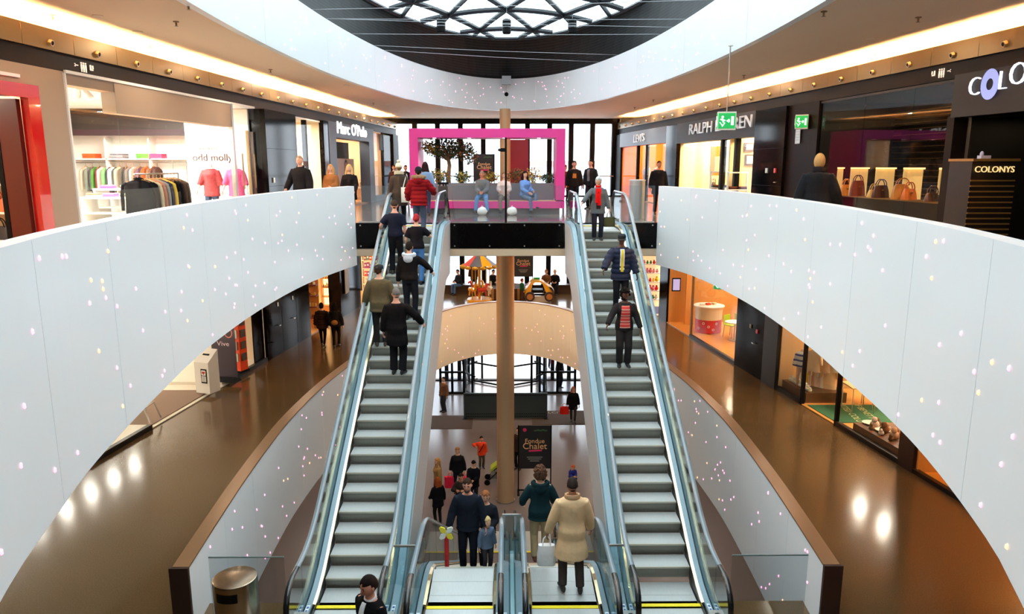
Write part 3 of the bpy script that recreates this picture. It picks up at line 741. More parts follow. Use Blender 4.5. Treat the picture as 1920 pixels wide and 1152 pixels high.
    # shoes
    if shoes:
        for i, (h, k, a) in enumerate(lg):
            fw = (a-k); fw = Vector(p['toe'][i]) if 'toe' in p else Vector(((-.12, .12)[i], 1, 0)); fw.normalize(); sd = Vector((fw.y, -fw.x, 0)).normalized(); uz = sd.cross(fw)*1.0; m = MB(); rings = []
            if uz.z < 0: uz = -uz
            for y, w, h0 in ((-.075, .025, .06), (-.06, .036, .1), (0, .04, .11), (.06, .044, .085), (.12, .047, .06), (.17, .04, .045), (.195, .02, .03)):
                c = a-uz*.08+fw*y; rings.append([c+sd*w*math.cos(t_)+uz*(h0*.5+h0*.5*math.sin(t_)) for t_ in [2*PI*q/10 for q in range(10)]])
            m.loft(rings); child('shoe', m, mat('shoe_%d_%d_%d' % shoes, shoes, .45, noise=(8, .1)))
    # upper clothing
    for g in (top if isinstance(top, list) else [top] if top else []):
        c = g['c']; t = g.get('t', .02); hem = g.get('hem', .86); sl = g.get('sleeve', 1.0); fl = g.get('flare', 0); m = MB(); rr = []
        if hem < .82:
            zz = [hem, hem+(.84-hem)*.5]
            wid = .16+fl
            for z in zz: q = (.84-z)/.5; rr.append(ring(z, .178+fl*q, .125+fl*q, -.004, t))
        for r in TORSO:
            if r[0] >= hem-.02 and r[0] < 1.48: rr.append(ring(r[0], max(r[1], .165 if r[0] < 1.02 else r[1]), max(r[2], .11 if r[0] < 1.02 else r[2]), r[3], t))
        m.loft(rr)
        for (sh, e, w) in arms:
            if sl <= 0: continue
            path = [sh+(sh-e)*.06, sh.lerp(e, .35), sh.lerp(e, .8), e, e.lerp(w, .4), w]; ra = [.046+t*.9, .054+t*.9, .05+t*.9, .047+t*.9, .044+t*.85, .037+t*.75]
            if sl < .9: n = 2 if sl < .5 else 4; path = path[:n+1]; ra = [x+.006 for x in ra[:n+1]]
            m.tube(path, ra, 10)
        V, Fc = remesh(m, lod*.9, g.get('it', 3))
        if g.get('puff'):
            pr = g['puff']; V2 = []
            for q in V:
                q = Vector(q); ax = T((0, 0, q.z)); d = Vector((q.x-ax.x, q.y-ax.y, 0)); k = abs(math.sin(PI*q.z/pr)); 
                V2.append(tuple(q+d.normalized()*(.022*(k-.6))) if d.length > 1e-4 else tuple(q))
            V = V2
        m = MB(); m.add(V, Fc); child(g.get('name', 'jacket'), m, g.get('mat') or cloth(c))
        if g.get('front'):                        # shirt showing between open jacket fronts, and what hangs on it
            for (nm, fc, w0, w1, za, zb, dy) in g['front']:
                m = MB(); rings = []
                for q in range(9):
                    z = za+(zb-za)*q/8; w = w0+(w1-w0)*q/8; ry = None
                    for ra_, rb_ in zip(TORSO, TORSO[1:]):
                        if ra_[0] <= z <= rb_[0]: f = (z-ra_[0])/(rb_[0]-ra_[0]); ry = ra_[2]+(rb_[2]-ra_[2])*f+ra_[3]; rx = ra_[1]+(rb_[1]-ra_[1])*f
                    if ry is None: ry = .11; rx = .17
                    bust = .022 if female and 1.18 < z < 1.36 else 0
                    row = []
                    for u in range(7):
                        x = w*(u-3)/3; yy = (ry+t+bust)*math.sqrt(max(.2, 1-(x/(rx+t))**2))
                        row.append((x, yy+dy))
                    rings.append([T((x, y_, z)) for x, y_ in row]+[T((x, y_-.03, z)) for x, y_ in row[::-1]])
                m.loft(rings); child(nm, m, fc if not isinstance(fc, tuple) else cloth(fc))
    if collar:                                     # (colour, radius, height, name)
        m = MB(); base = T((0, -.006, 1.445)); up = Rl @ Vector((0, 0, 1)); n = 16; rings = []
        cr, ch = collar[1], collar[2]
        for r_, h_ in ((cr, 0), (cr+.012, ch*.4), (cr+.004, ch), (cr-.02, ch*.9), (cr-.02, ch*.1)):
            rings.append([base+up*h_+Rl @ Vector((r_*math.cos(2*PI*k/n)*1.05, r_*math.sin(2*PI*k/n), .02*-math.sin(2*PI*k/n))) for k in range(n)])
        m.loft(rings, caps=False); m2 = MB(); m2.v = m.v; m2.f = m.f; m2.m = m.m; child(collar[3] if len(collar) > 3 else 'collar', m2, cloth(collar[0]))
    # hair
    st = hair[0]
    if not headless and st != 'bald':
        m = MB(); rnd = random.Random(sum(map(ord, label)))
        thick = dict(short=1.07, cropped=1.035, curly=1.24, long=1.12, bun=1.07, bob=1.16, pony=1.07)[st]
        rings = []; NU = 20
        for j in range(13):
            a = -PI/2+PI*j/12; cr = max(math.cos(a), .03); z = math.sin(a); rp = []
            for k in range(NU):
                x, y = cr*math.cos(2*PI*k/NU), cr*math.sin(2*PI*k/NU); f = thick
                low = {'short': -.35, 'cropped': -.2, 'curly': -.55, 'long': -.8, 'bun': -.3, 'bob': -.75, 'pony': -.3}[st]
                if (y > .15 and z < .52-.2*abs(x)) or (z < low) or (abs(x) > .75 and y > -.15 and z < (.0 if st in ('short', 'cropped', 'bun', 'pony') else -.8)): f = .86
                elif st == 'curly': f += rnd.uniform(-.07, .09)
                rp.append(Hd((x*.079*f, y*.099*f-.004, z*.12*f+.004)))
            rings.append(rp)
        m.loft(rings)
        if st == 'curly':
            for _ in range(70):
                d = Vector((rnd.gauss(0, 1), rnd.gauss(0, 1)-.35, rnd.gauss(0, 1)+.3)).normalized()
                if d.y > .45 and d.z < .35: continue
                r_ = rnd.uniform(.022, .036); m.ell(Hd((d.x*.094, d.y*.112-.008, d.z*.13+.01)), (r_, r_, r_), 6, 4)
        if st in ('long',):
            L = hair[2] if len(hair) > 2 else .34; rings = []
            for q in range(6):
                f = q/5; z = .04-L*f; w = .088+.03*math.sin(f*PI*.8); dpt = .035-.012*f
                rings.append([Hd((w*math.cos(2*PI*k/14), -.075-.02*f+dpt*math.sin(2*PI*k/14)*(1.4), z)) for k in range(14)])
            m.loft(rings)
            for sx in (-1, 1): m.tube([Hd((sx*.074, .0, .05)), Hd((sx*.09, .01, -.06)), Hd((sx*.1, .03, -.16)), Hd((sx*.095, .05, -L+.08))], [.02, .026, .028, .016], 8)
        if st == 'bun': m.ell(Hd((0, -.125, .0)), (.045, .04, .045), 10, 7)
        if st == 'pony': m.tube([Hd((0, -.1, .05)), Hd((0, -.15, .0)), Hd((0, -.14, -.1)), Hd((0, -.11, -.2))], [.02, .034, .03, .01], 8)
        child('hair', m, mat('hair_%d_%d_%d' % tuple(hc), hc, .85, noise=(14, .35, (3, 3, .6)), spec=.08))
    if hat:
        kind, c = hat[:2]; m = MB(); mh = cloth(c, 'wool')
        if kind in ('beanie', 'pompom'):
            rings = [[Hd((.086*r_*math.cos(2*PI*k/16), .106*r_*math.sin(2*PI*k/16)-.004, z)) for k in range(16)] for z, r_ in ((.012, 1.02), (.015, 1.1), (.05, 1.1), (.055, 1.04), (.09, .95), (.12, .7), (.137, .2))]
            m.loft(rings)
            if kind == 'pompom':
                rr = random.Random(3); m.ell(Hd((0, -.01, .165)), (.05, .05, .045), 12, 8, fn=lambda d: 1+rr.uniform(-.12, .12))
        elif kind == 'cap':
            rings = [[Hd((.084*r_*math.cos(2*PI*k/16), .103*r_*math.sin(2*PI*k/16)-.002+dy, z)) for k in range(16)] for z, r_, dy in ((.035, 1.0, 0), (.04, 1.07, 0), (.08, 1.08, .01), (.11, .9, .02), (.128, .3, .02))]
            m.loft(rings); m.loft([[Hd((x, .09+.075*f, .045-.02*f+dz)) for x, dz in ((-.06*(1-.5*f), 0), (0, .008), (.06*(1-.5*f), 0), (0, -.008))] for f in (0, .5, 1)])
        elif kind == 'hood':
            # hood lying open on the back, rimmed
            rings = []
            for q in range(9):
                a = -PI*.15+PI*1.3*q/8+PI*.5-PI*.5
                x = .125*math.cos(a); y = -.02-.12*max(0, math.sin(a))
                c0 = T((x, y, 1.475-.02*math.sin(a)))
                rings.append([c0+Vector((math.cos(a)*.04*math.cos(w_), -abs(math.sin(a))*.04*math.cos(w_), .05*math.sin(w_))) for w_ in [2*PI*u/8 for u in range(8)]])
            m.loft(rings)
            m.ell(T((0, -.13, 1.4)), (.11, .055, .1), 12, 8)
        child({'hood': 'hood', 'cap': 'cap'}.get(kind, 'knitted_hat'), m, mh)
        if kind == 'hood' and len(hat) > 2:
            rr = random.Random(5); m = MB()
            for q in range(13):
                a = -PI*.1+PI*1.2*q/12; m.ell(T((.135*math.cos(a), -.03-.12*max(0, math.sin(a)), 1.51)), (.036, .036, .04), 7, 5, fn=lambda d: 1+rr.uniform(-.2, .25))
            child('fur_trim', m, cloth(hat[2], 'fur'))
    if extra: extra(o, child, T, Hd, arms, lg, ring)
    o_hand = lambda i: Mw @ ((arms[i][2]+(arms[i][2]-arms[i][1]).normalized()*.08)*s)
    PH[o.name] = (o_hand(0), o_hand(1)); return o
PH = {}
def on_esc(e, dx, Y): return (e.cx+dx, Y, e.tread(Y))
def carrier(label, kind, hand, c, w=.32, h=.34, d=.12, rz=0, name='shopping_bag', group=None, c2=None):
    # a bag hanging from a hand: body plus two handles
    x, y, z = hand; zt = z-.16; t = thing(name, label, 'bag', (x, y, zt-h), rz, group); m = MB(); rings = []
    for q, (f, g_) in enumerate(((0, .92), (.15, 1.0), (.6, .98), (1, .86 if kind == 'soft' else 1))):
        n = 12; rings.append([(w/2*g_*(abs(math.cos(a))**.5)*math.copysign(1, math.cos(a)), d/2*g_*(abs(math.sin(a))**.6)*math.copysign(1, math.sin(a))*(1.25 if kind == 'soft' and f < .7 else 1), h*f) for a in [2*PI*k/n+.01 for k in range(n)]])
    m.loft(rings); m.build('body', cloth(c, 'bag'), t, True, world=False)
    for s_ in (-1, 1):
        m = MB(); m.tube([(-w*.22, s_*d*.3, h-.02), (-w*.16, s_*d*.12, h+.1), (0, 0, h+.16), (w*.16, s_*d*.12, h+.1), (w*.22, s_*d*.3, h-.02)], .009, 6)
        m.build('handle', cloth(c2 or c, 'strap'), t, True, world=False)
    return t
# ------------------------------------------------------------ goods: bags, garments, boxes
def leather(c): return mat('leather_%d_%d_%d' % tuple(c), c, .38, noise=(10, .18))
wood_m = mat('warm_wood', (178, 128, 74), .45, noise=(5, .18, (1, 1, 8)))
dwood_m = mat('dark_wood', (70, 46, 34), .4, noise=(5, .25, (1, 1, 8)))
whitep = mat('white_paint', (240, 236, 228), .5)
creamp = mat('cream_paint', (228, 208, 176), .6)
shopglass = glass('shop_glass', (246, 249, 250), .018)
darkglass = glass('dark_shop_glass', (240, 238, 234), .022)
def handbag(label, loc, rz, c, w=.36, h=.24, d=.14, group=None, style=0):
    t = thing('handbag', label, 'bag', loc, rz, group); m = MB(); rings = []
    for f, g in ((0, 1.0), (.08, 1.04), (.55, .98), (.9, .84), (1, .7)):
        rings.append([(w/2*g*(abs(math.cos(a))**.45)*math.copysign(1, math.cos(a)), d/2*(1.05-.75*f)*(abs(math.sin(a))**.6)*math.copysign(1, math.sin(a)), h*f) for a in [2*PI*k/14+.02 for k in range(14)]])
    m.loft(rings); m.build('body', leather(c), t, True, world=False)
    for s in (-1, 1):
        m = MB(); m.tube([(w*.3*math.cos(PI*k/8), s*d*.2, h*.93+(.14 if style == 0 else .2)*math.sin(PI*k/8)) for k in range(9)], .011, 6); m.build('handle', leather(tuple(max(0, x-25) for x in c)), t, True, world=False)
    m = MB(); m.box(0, -d*.42, h*.62, .04, .02, .03); m.build('clasp', brass, t, world=False); return t
def garment(label, loc, rz, c, L=.8, w=.42, d=.07, group=None, sleeve=.55, hanger=True, hood=False):
    # hangs from loc (top of the hanger hook), front along local -Y
    t = thing('garment', label, 'garment', loc, rz, group); m = MB(); rings = []
    for z, k, dd in ((-.12, .32, .7), (-.145, .62, .9), (-.19, .96, 1), (-.3, .98, 1.05), (-.55, .96, 1.0), (-.12-L, 1.08, 1.1)):
        rings.append([(w/2*k*math.cos(a), d/2*dd*math.sin(a)*(1+.18*math.sin(5*a+z*9)), z) for a in [2*PI*q/16 for q in range(16)]])
    m.loft(rings)
    for s in (-1, 1):
        m.tube([(s*w*.40, 0, -.19), (s*w*.52, 0, -.24), (s*w*.58, .005, -.42), (s*w*.6, .01, -.2-sleeve)], [.04, .055, .05, .042], 8, flat=(1, .8))
    if hood: m.ell((0, .03, -.13), (.12, .06, .07), 10, 6)
    m.build('cloth', cloth(c), t, True, world=False)
    if hanger:
        m = MB(); m.tube([(-w*.4, 0, -.17), (0, 0, -.09), (w*.4, 0, -.17)], .012, 5); m.tube([(0, 0, -.09), (0, 0, -.03), (.02, 0, 0), (0, 0, .015)], .005, 4); m.build('hanger', wood_m, t, True, world=False)
    return t
def folded(label, loc, rz, cols, w=.3, d=.34, group=None):
    t = thing('folded_clothes', label, 'clothes', loc, rz, group); z = 0
    for c in cols:
        m = MB(); m.loft([[(x*w/2*k, y*d/2*k, z+h) for x, y in ((-1, -1), (1, -1), (1, 1), (-1, 1))] for h, k in ((0, .95), (.012, 1), (.032, 1), (.042, .95))]); m.build('layer', cloth(c), t, world=False); z += .043
    return t
def spotlight(label, loc, aim, group='track spotlights in the clothing shop'):
    t = thing('spotlight', label, 'lamp', loc, 0, group); a = Vector(aim).normalized(); m = MB()
    m.tube([Vector((0, 0, -.14))-a*.1, Vector((0, 0, -.14))+a*.12], [.055, .07], 12); m.build('head', whitep, t, True, world=False)
    m = MB(); m.tube([(0, 0, 0), (0, 0, -.12)], .014, 6); m.box(0, 0, -.01, .1, .04, .03); m.build('bracket', whitep, t, world=False)
    m = MB(); m.tube([Vector((0, 0, -.14))+a*.121, Vector((0, 0, -.14))+a*.125], .058, 12); m.build('lamp', emis('spot_glow', (255, 236, 205), 8), t, world=False); return t
def room(side, Fx, ya, yb, depth, z0, z1, wallm, floorm, ceilmt, lamp, lcol, near_wall=True, far_wall=True, size=1.1, lx=.45):
    # a shop's shell behind its front line: floor, ceiling, back and side walls, a lamp
    s = -1 if side == 'L' else 1; ym = (ya+yb)/2; nm = 'wall_left' if s < 0 else 'wall_right'
    m = MB(); fhex(m, side, Fx, ya, yb, z0+.005, z0+.03, .0, depth); struct('floor', m, floorm)
    m = MB(); fhex(m, side, Fx, ya, yb, z1, z1+.05, .02, depth); struct('ceiling', m, ceilmt)
    m = MB(); fhex(m, side, Fx, ya, yb, z0, z1, depth, depth+.08); struct(nm, m, wallm)
    for y, on in ((ya, near_wall), (yb, far_wall)):
        if on: m = MB(); fhex(m, side, Fx, y-.04, y+.04, z0, z1, .05, depth); struct(nm, m, wallm)
    if size < 1:                                  # rows of small ceiling spots
        n = max(2, round((yb-ya)/1.1))
        for k in range(n):
            y = ya+(yb-ya)*(k+.5)/n
            for f in (lx, min(.92, lx+.3)): area('shop_lamp', (Fx(y)+s*depth*f, y, z1-.04), (0, 0, 0), .16, .16, lamp/n/2, lcol)
        return
    n = max(1, round((yb-ya)/2.6))
    for k in range(n):
        y = ya+(yb-ya)*(k+.5)/n; area('shop_lamp', (Fx(y)+s*depth*lx, y, z1-.04), (0, 0, 0), size, size*.7, lamp/n, lcol)
def front_pane(t, side, Fx, ya, yb, z0, z1, gm=None, off=.03):
    m = MB(); fhex(m, side, Fx, ya, yb, z0, z1, off, off+.015); m.build('pane', gm or shopglass, t)
# ------------------------------------------------------------ upper floor, left side shops
beigew = mat('grey_beige_plaster', (164, 140, 118), .8, noise=(1.5, .04))
redgl = mat('glossy_red', (206, 20, 24), .12, coat=.6); darkred = mat('dark_red_panel', (84, 18, 10), .3, noise=(1.2, .2))
shopwhite = mat('bright_white_wall', (244, 238, 228), .7); shopfloor = mat('pale_shop_floor', (214, 200, 178), .25)
cov = mat('dark_brown_soffit', (38, 24, 20), .6)
bluegrey = mat('blue_grey_fascia', (96, 108, 124), .5, spec=.25)
YL = lambda u, v=280: pL(u, v).y
Zl = lambda u, v: pL(u, v).z
ZT = 3.12
# bag shop with the red portal at the far left
ya, yb = 8.2, YL(74)
room('L', LF, 5.5, yb-.2, 3.2, 0, 2.9, creamp, wood_m, whitep, 200, SOFT, True, False)
t = thing('shop_portal', 'glossy red portal frame of the bag shop at the far left', 'portal', (LF(yb), yb, 0))
zt = Zl(72, 163)
m = MB(); fhex(m, 'L', LF, YL(52), yb, 0, zt, -.1, .02); m.build('post', redgl, t)
m = MB(); fhex(m, 'L', LF, 5.6, YL(52)-.003, zt-.2, zt, -.1, .1); m.build('lintel', redgl, t)
m = MB(); fhex(m, 'L', LF, YL(52)-.09, YL(52)-.002, 0, zt-.22, .03, .34); m.build('side_panel', darkred, t)
m = MB(); fhex(m, 'L', LF, YL(52)-.1, YL(52)-.004, 0, zt-.22, .34, .41); m.build('door_edge', blackm, t)
# shelf wall of the bag shop, seen through the portal
ysh = YL(52)+.35; xr = LF(ysh)-.3
t = thing('shelf_unit', 'lit shelf unit full of handbags behind the red portal', 'shelf', (xr-.8, ysh, 0))
m = MB(); m.box(xr-.8, ysh+.32, 1.3, 1.8, .04, 2.6); m.build('back_panel', creamp, t)
for z in (.4, .85, 1.3, 1.75, 2.2): m = MB(); m.box(xr-.8, ysh+.12, z, 1.8, .36, .03); m.build('shelf', whitep, t)
area('shelf_lamp', (xr-.6, ysh-.25, 2.7), (math.radians(25), 0, 0), 1.2, .3, 28, SOFT)
bagc = [(60, 40, 34), (212, 96, 34), (52, 44, 52), (96, 60, 40), (40, 36, 44), (190, 80, 30), (70, 52, 40), (44, 38, 40)]
k = 0
for z, nm in ((.415, 'bottom'), (.865, 'second'), (1.315, 'middle'), (1.765, 'upper')):
    for j in range(4):
        c = bagc[(k*3+j+k//3) % 8] if nm != 'middle' else [(206, 92, 34), (70, 46, 36), (200, 84, 30), (60, 50, 50)][j]
        handbag('%s handbag on the %s shelf behind the red portal, %s from the right' % (hue(c), nm, nth(j)), (xr-.2-.42*j, ysh+.1, z), .1*(-1)**k, c, .34, .22, .13, 'handbags behind the red portal'); k += 1
# plain wall between the shops, and above the red portal
m = MB(); fhex(m, 'L', LF, yb, YL(142), 0, ZT, .05, .35); fhex(m, 'L', LF, 5, yb, zt, ZT, .05, .35); struct('wall_left', m, beigew)
# clothing shop
y0, y1, y2 = YL(142), YL(440), YL(492)
room('L', LF, y0, y2-.3, 5.6, 0, 3.1, shopwhite, shopfloor, whitep, 1100, (1, .93, .84), True, False)
zb = Zl(300, 222)
m = MB(); fhex(m, 'L', LF, YL(222, 200), y1, zb, ZT, .04, .3); struct('wall_left', m, beigew)
t = thing('shop_window', 'tall clear window of the bright clothing shop behind the left parapet', 'window', (LF((y0+y1)/2), (y0+y1)/2, 0))
cuts = [y0+.03, YL(222, 200), (YL(222, 200)+y1)/2, y1]
for a, b in zip(cuts, cuts[1:]): front_pane(t, 'L', LF, a+.006, b-.006, .04, zb-.02 if a > y0+.1 else ZT-.02)
m = MB(); fhex(m, 'L', LF, y0+.03, YL(222, 200), 2.92, ZT, .06, .32); m.build('wood_lintel', wood_m, t)
m = MB(); fhex(m, 'L', LF, y1, y1+.1, 0, ZT, .02, .12); m.build('mullion', stainless, t)
# inner walls, all facing the camera
xw = lambda u, y: aty(u, 300, y).x
yw = y2-.1; ye = yw+.75
xc = xw(352, yw)
m = MB(); m.box((xc+LF(yw)-.3)/2, yw, 1.55, LF(yw)-.3-xc, .1, 3.1); w = struct('wall_left', m, shopwhite)
text('lettering', 'odd molly', .27, mat('brown_lettering', (70, 44, 34), .6), w, (xw(400, yw), yw-.06, aty(400, 296, yw).z), (1, 0), .006)
text('lettering', 'ODD MOLLY', .09, mat('grey_lettering', (130, 116, 104), .6), w, (xw(392, yw), yw-.06, aty(400, 279, yw).z), (1, 0), .004)
yg = yw+.5
m = MB(); m.box(xc-2.6, yg+.42, 1.55, 5.6, .06, 3.1); w = struct('wall_left', m, shopwhite)
z255 = aty(250, 255, yg).z
m = MB(); m.box(xc-2.2, yg-.2, (z255+3.1)/2, 4.4, .1, 3.1-z255); struct('trim_8', m, cov)
t = thing('wall_shelving', 'white wall shelving with hanging rails in the bright clothing shop', 'shelf', (xc-2, yg+.2, 0))
zs1 = aty(250, 297, yg).z
m = MB(); m.box(xc-1.9, yg+.2, zs1-.02, 3.8, .4, .04); m.build('shelf', whitep, t)
for q in range(4): m = MB(); m.box(xc-.06-1.22*q, yg+.2, 1.1, .05, .4, 2.5); m.build('upright', whitep, t)
m = MB(); m.tube([(xc-.05, yg+.12, zs1-.12), (xc-3.75, yg+.12, zs1-.12)], .014, 8); m.build('rail', stainless, t)
for u, cols, nm in ((167, [(226, 96, 50)]*3, 'orange'), (219, [(130, 128, 134), (160, 158, 160), (110, 110, 120)], 'grey'), (268, [(92, 176, 72)]*3, 'green'), (292, [(226, 76, 116)]*3, 'pink')):
    folded('folded %s clothes on the white shelf of the bright clothing shop' % nm, (xw(u, yg), yg+.16, zs1), 0, cols, .36)
rowc = [(190, 170, 150), (120, 126, 110), (92, 76, 96), (84, 132, 60), (120, 60, 60), (230, 190, 180), (120, 170, 110), (80, 70, 80), (240, 236, 232), (84, 84, 80), (200, 180, 150), (96, 88, 78), (70, 70, 74), (120, 110, 100), (240, 240, 240), (160, 120, 100), (104, 76, 86), (110, 78, 56), (140, 70, 40), (116, 84, 60), (90, 60, 50), (60, 50, 50)]
for q, c in enumerate(rowc):
    u = 155+6.4*q
    garment('%s garment on the back rail of the bright clothing shop, %s from the left' % (hue(c), nth(q)), (xw(u, yg), yg+.12, zs1-.12), PI/2+.1*((q*7) % 5-2), c, .62+.22*((q*5) % 4)/4*(1 if q < 9 else 1.6), .4, .09, 'clothes on the back rail', hanger=(q % 2 == 0))
for u, v, nm in ((322, 288, 'left'), (347, 288, 'right')):
    p = aty(u, v, yg-.4); t = thing('display_card', 'small grey display card on a rail, %s of two in the clothing shop' % nm, 'card', (p.x, p.y, p.z-.2)); m = MB(); m.box(p.x, p.y, p.z, .27, .015, .2); m.build('card', mat('grey_card', (190, 176, 166), .6), t)
    m = MB(); m.tube([(p.x, p.y, p.z-.1), (p.x, p.y, .03)], .01, 6); m.build('stem', stainless, t)
# front clothes rack along the glass
ra, rb = YL(285, 330)+.55, YL(385, 330)-.1; xo = .62; zr = 1.42
t = thing('clothes_rack', 'steel clothes rack close behind the glass of the clothing shop', 'rack', (LF((ra+rb)/2)-xo, (ra+rb)/2, .03))
m = MB(); m.tube([(LF(ra)-xo, ra-.1, zr), (LF(rb)-xo, rb+.1, zr)], .016, 8); m.build('rail', stainless, t)
for y in (ra+.42, rb+.08):
    m = MB(); m.tube([(LF(y)-xo, y, .05), (LF(y)-xo, y, zr)], .018, 8); m.build('post', stainless, t)
    m = MB(); m.box(LF(y)-xo, y, .045, .6, .05, .03); m.build('foot', stainless, t)
fr = [((9, 9, 11), 'black hooded jacket, first on the front rack', True, .86), ((12, 12, 14), 'black jacket, second on the front rack', False, .84), ((206, 186, 150), 'cream jacket, third on the front rack', False, .84), ((186, 120, 96), 'pink brown top, fourth on the front rack', False, .8), ((150, 146, 140), 'grey top, fifth on the front rack', False, .84), ((40, 44, 60), 'navy top, sixth on the front rack', False, .62), ((224, 184, 72), 'yellow dress, seventh on the front rack', False, .86), ((18, 17, 19), 'black fur jacket, eighth on the front rack', False, .82), ((30, 26, 28), 'black jacket, ninth on the front rack', False, .84), ((92, 66, 54), 'brown jacket, tenth on the front rack', False, .8), ((104, 84, 70), 'taupe jacket, last on the front rack', False, .78)]
for q, (c, lab, hd, L) in enumerate(fr):
    y = ra+(rb-ra)*(q+.3)/len(fr); garment(lab+' of the clothing shop', (LF(y)-xo, y, zr), .25, c, L, .56 if q == 0 else .5, .13, 'clothes on the front rack', hood=hd)
# tables with folded things
for (u, y, w, d, h, lab) in ((205, yg-2.2, 1.3, .7, .82, 'low white display table at the left of the clothing shop'), (238, yg-1.3, 1.6, .7, 1.0, 'white display table before the back rail of the clothing shop')):
    x = xw(u, y); t = thing('display_table', lab, 'table', (x, y, .03)); m = MB(); m.box(x, y, h-.02, w, d, .05); m.build('top', whitep, t)
    for sx in (-1, 1): m = MB(); m.box(x+sx*(w/2-.04), y, (h-.05)/2+.02, .05, d, h-.06); m.build('leg', whitep, t)
    m = MB(); m.box(x, y, h*.5, w-.1, d, .03); m.build('shelf', whitep, t)
    for j in range(3): folded('%s pile of folded clothes on the %s white table' % (['left', 'middle', 'right'][j], 'low' if h < .9 else 'taller'), (x-w*.32+w*.32*j, y-.1, h+.006), .1*j, [[(196, 190, 176), (120, 116, 96)], [(232, 90, 160), (236, 120, 170)], [(110, 104, 84), (180, 170, 150)]][(j+(0 if h < .9 else 1)) % 3], .28, .3, 'folded clothes on the white tables')
# mannequins
mwhite = (238, 226, 212)
for u, c, lc, lab in ((393, (158, 58, 60), (60, 70, 90), 'headless mannequin in a red patterned tunic and jeans'), (440, (214, 84, 130), (226, 206, 184), 'headless mannequin in a pink top and pale trousers')):
    y = yw-.75; person(lab, (xw(u, y), y, .03), PI+.1, 1.78, mwhite, True, top=dict(c=c, hem=.74, t=.025, sleeve=.8, name='tunic', mat=mat('patterned_cloth_%d' % u, c, .8, noise=(26, .5))), legs=(lc, 'slim'), shoes=None, headless=True, name='mannequin', cat='mannequin', pose=dict(hands=((-.3, .08, .82), (.34, .12, .86))))
for q, (u, v) in enumerate([(150, 216), (166, 214), (196, 210), (221, 212), (233, 218), (284, 218), (298, 220)]):
    p = aty(u, v, y0+1.6+q*.25); spotlight('white track spotlight under the clothing shop ceiling, %s from the left' % nth(q), (p.x, p.y, 3.1), [(-.5, .6, -.6), (.3, .5, -.8), (-.6, .2, -.7)][q % 3])
# glazed door bay and black column
t = thing('shop_window', 'glazed door bay between the clothing shop and the black column', 'window', (LF((y1+y2)/2), (y1+y2)/2, 0))
front_pane(t, 'L', LF, y1+.11, (y1+y2)/2-.01, .03, ZT-.02); front_pane(t, 'L', LF, (y1+y2)/2+.01, y2-.01, .03, ZT-.02)
m = MB(); fhex(m, 'L', LF, (y1+y2)/2-.02, (y1+y2)/2+.02, 0, 2.5, -.0, .06); m.build('frame', brass, t)
for q in range(2):
    m = MB(); y = y1+.35+q*.75; fhex(m, 'L', LF, y, y+.02, 1.0, 1.9, -.05, -.02); m.build('door_pull', brass, t)
m = MB(); m.box(LF(y2)-.55, y2-.08, 1.25, .7, .06, 2.5); struct('door_1', m, dwood_m)
y3 = YL(550)
m = MB(); fhex(m, 'L', LF, y2, y3, 0, ZT, -.12, .5); w = struct('wall_left', m, blackgl)
for z in (1.02, 2.06):
    m = MB(); fhex(m, 'L', LF, y2+.02, y3-.02, z, z+.008, -.123, -.115); m.build('joint', blackm, w)
p = pL(505, 338); m = MB(); m.box(LF(p.y)+.13, p.y, p.z, .03, .14, .14); m.build('switch_plate', mat('steel_plate', (190, 180, 160), .3, .8), w)
# glass bay next to it
y4, y5, y6, y7 = YL(603), YL(612), YL(696), YL(736)
room('L', LF, y3, y4, 3.4, 0, 3.05, creamp, shopfloor, whitep, 400, SOFT)
t = thing('shop_window', 'narrow shop window left of the blue grey shop front on the upper floor', 'window', (LF((y3+y4)/2), (y3+y4)/2, 0))
front_pane(t, 'L', LF, y3+.01, (y3+y4)/2-.01, .03, ZT-.02); front_pane(t, 'L', LF, (y3+y4)/2+.01, y4-.01, .03, ZT-.02)
m = MB(); fhex(m, 'L', LF, (y3+y4)/2-.05, (y3+y4)/2+.05, 0, ZT, .03, .18); m.build('mullion', blackm, t)
xx = LF((y3+y4)/2)-1.6; t = thing('display_pillar', 'glowing cream display pillar inside the narrow shop window', 'pillar', (xx, y4-.5, .03)); m = MB(); m.box(xx, y4-.5, 1.1, .5, .4, 2.1); m.build('body', creamp, t); m = MB(); m.box(xx, y4-.5, 2.2, .56, .46, .08); m.build('cap', whitep, t)
m = MB(); fhex(m, 'L', LF, y4, y5, 0, ZT, -.1, .5); struct('wall_left', m, blackgl)
# blue grey shop front with white lettering
room('L', LF, y5, y6+2.0+.0, 3.4, 0, 3.05, mat('warm_beige_wall', (206, 168, 128), .7), wood_m, creamp, 480, SOFT)
ztop = Zl(655, 262); ya_, yb_ = YL(626, 300), YL(688, 300)
t = thing('storefront', 'blue grey shop front with white lettering over a wide doorway, upper left', 'shop front', (LF((y5+y6)/2), (y5+y6)/2, 0))
m = MB(); fhex(m, 'L', LF, y5, y6, ztop, ZT+.02, -.12, .3); m.build('fascia', bluegrey, t)
m = MB(); fhex(m, 'L', LF, y5, ya_, 0, ztop, -.12, .3); m.build('pier', bluegrey, t)
m = MB(); fhex(m, 'L', LF, yb_, y6, 0, ztop, -.12, .3); m.build('pier', bluegrey, t)
p = pL(655, 245); d = Vector((.0637, 1, 0)).normalized()
text('lettering', "Marc O'Polo", .62, emis('white_sign_letter', (255, 255, 255), 1.5), t, (LF(p.y)+.14, p.y, p.z), (d.x, d.y), .02, squash=1.35)
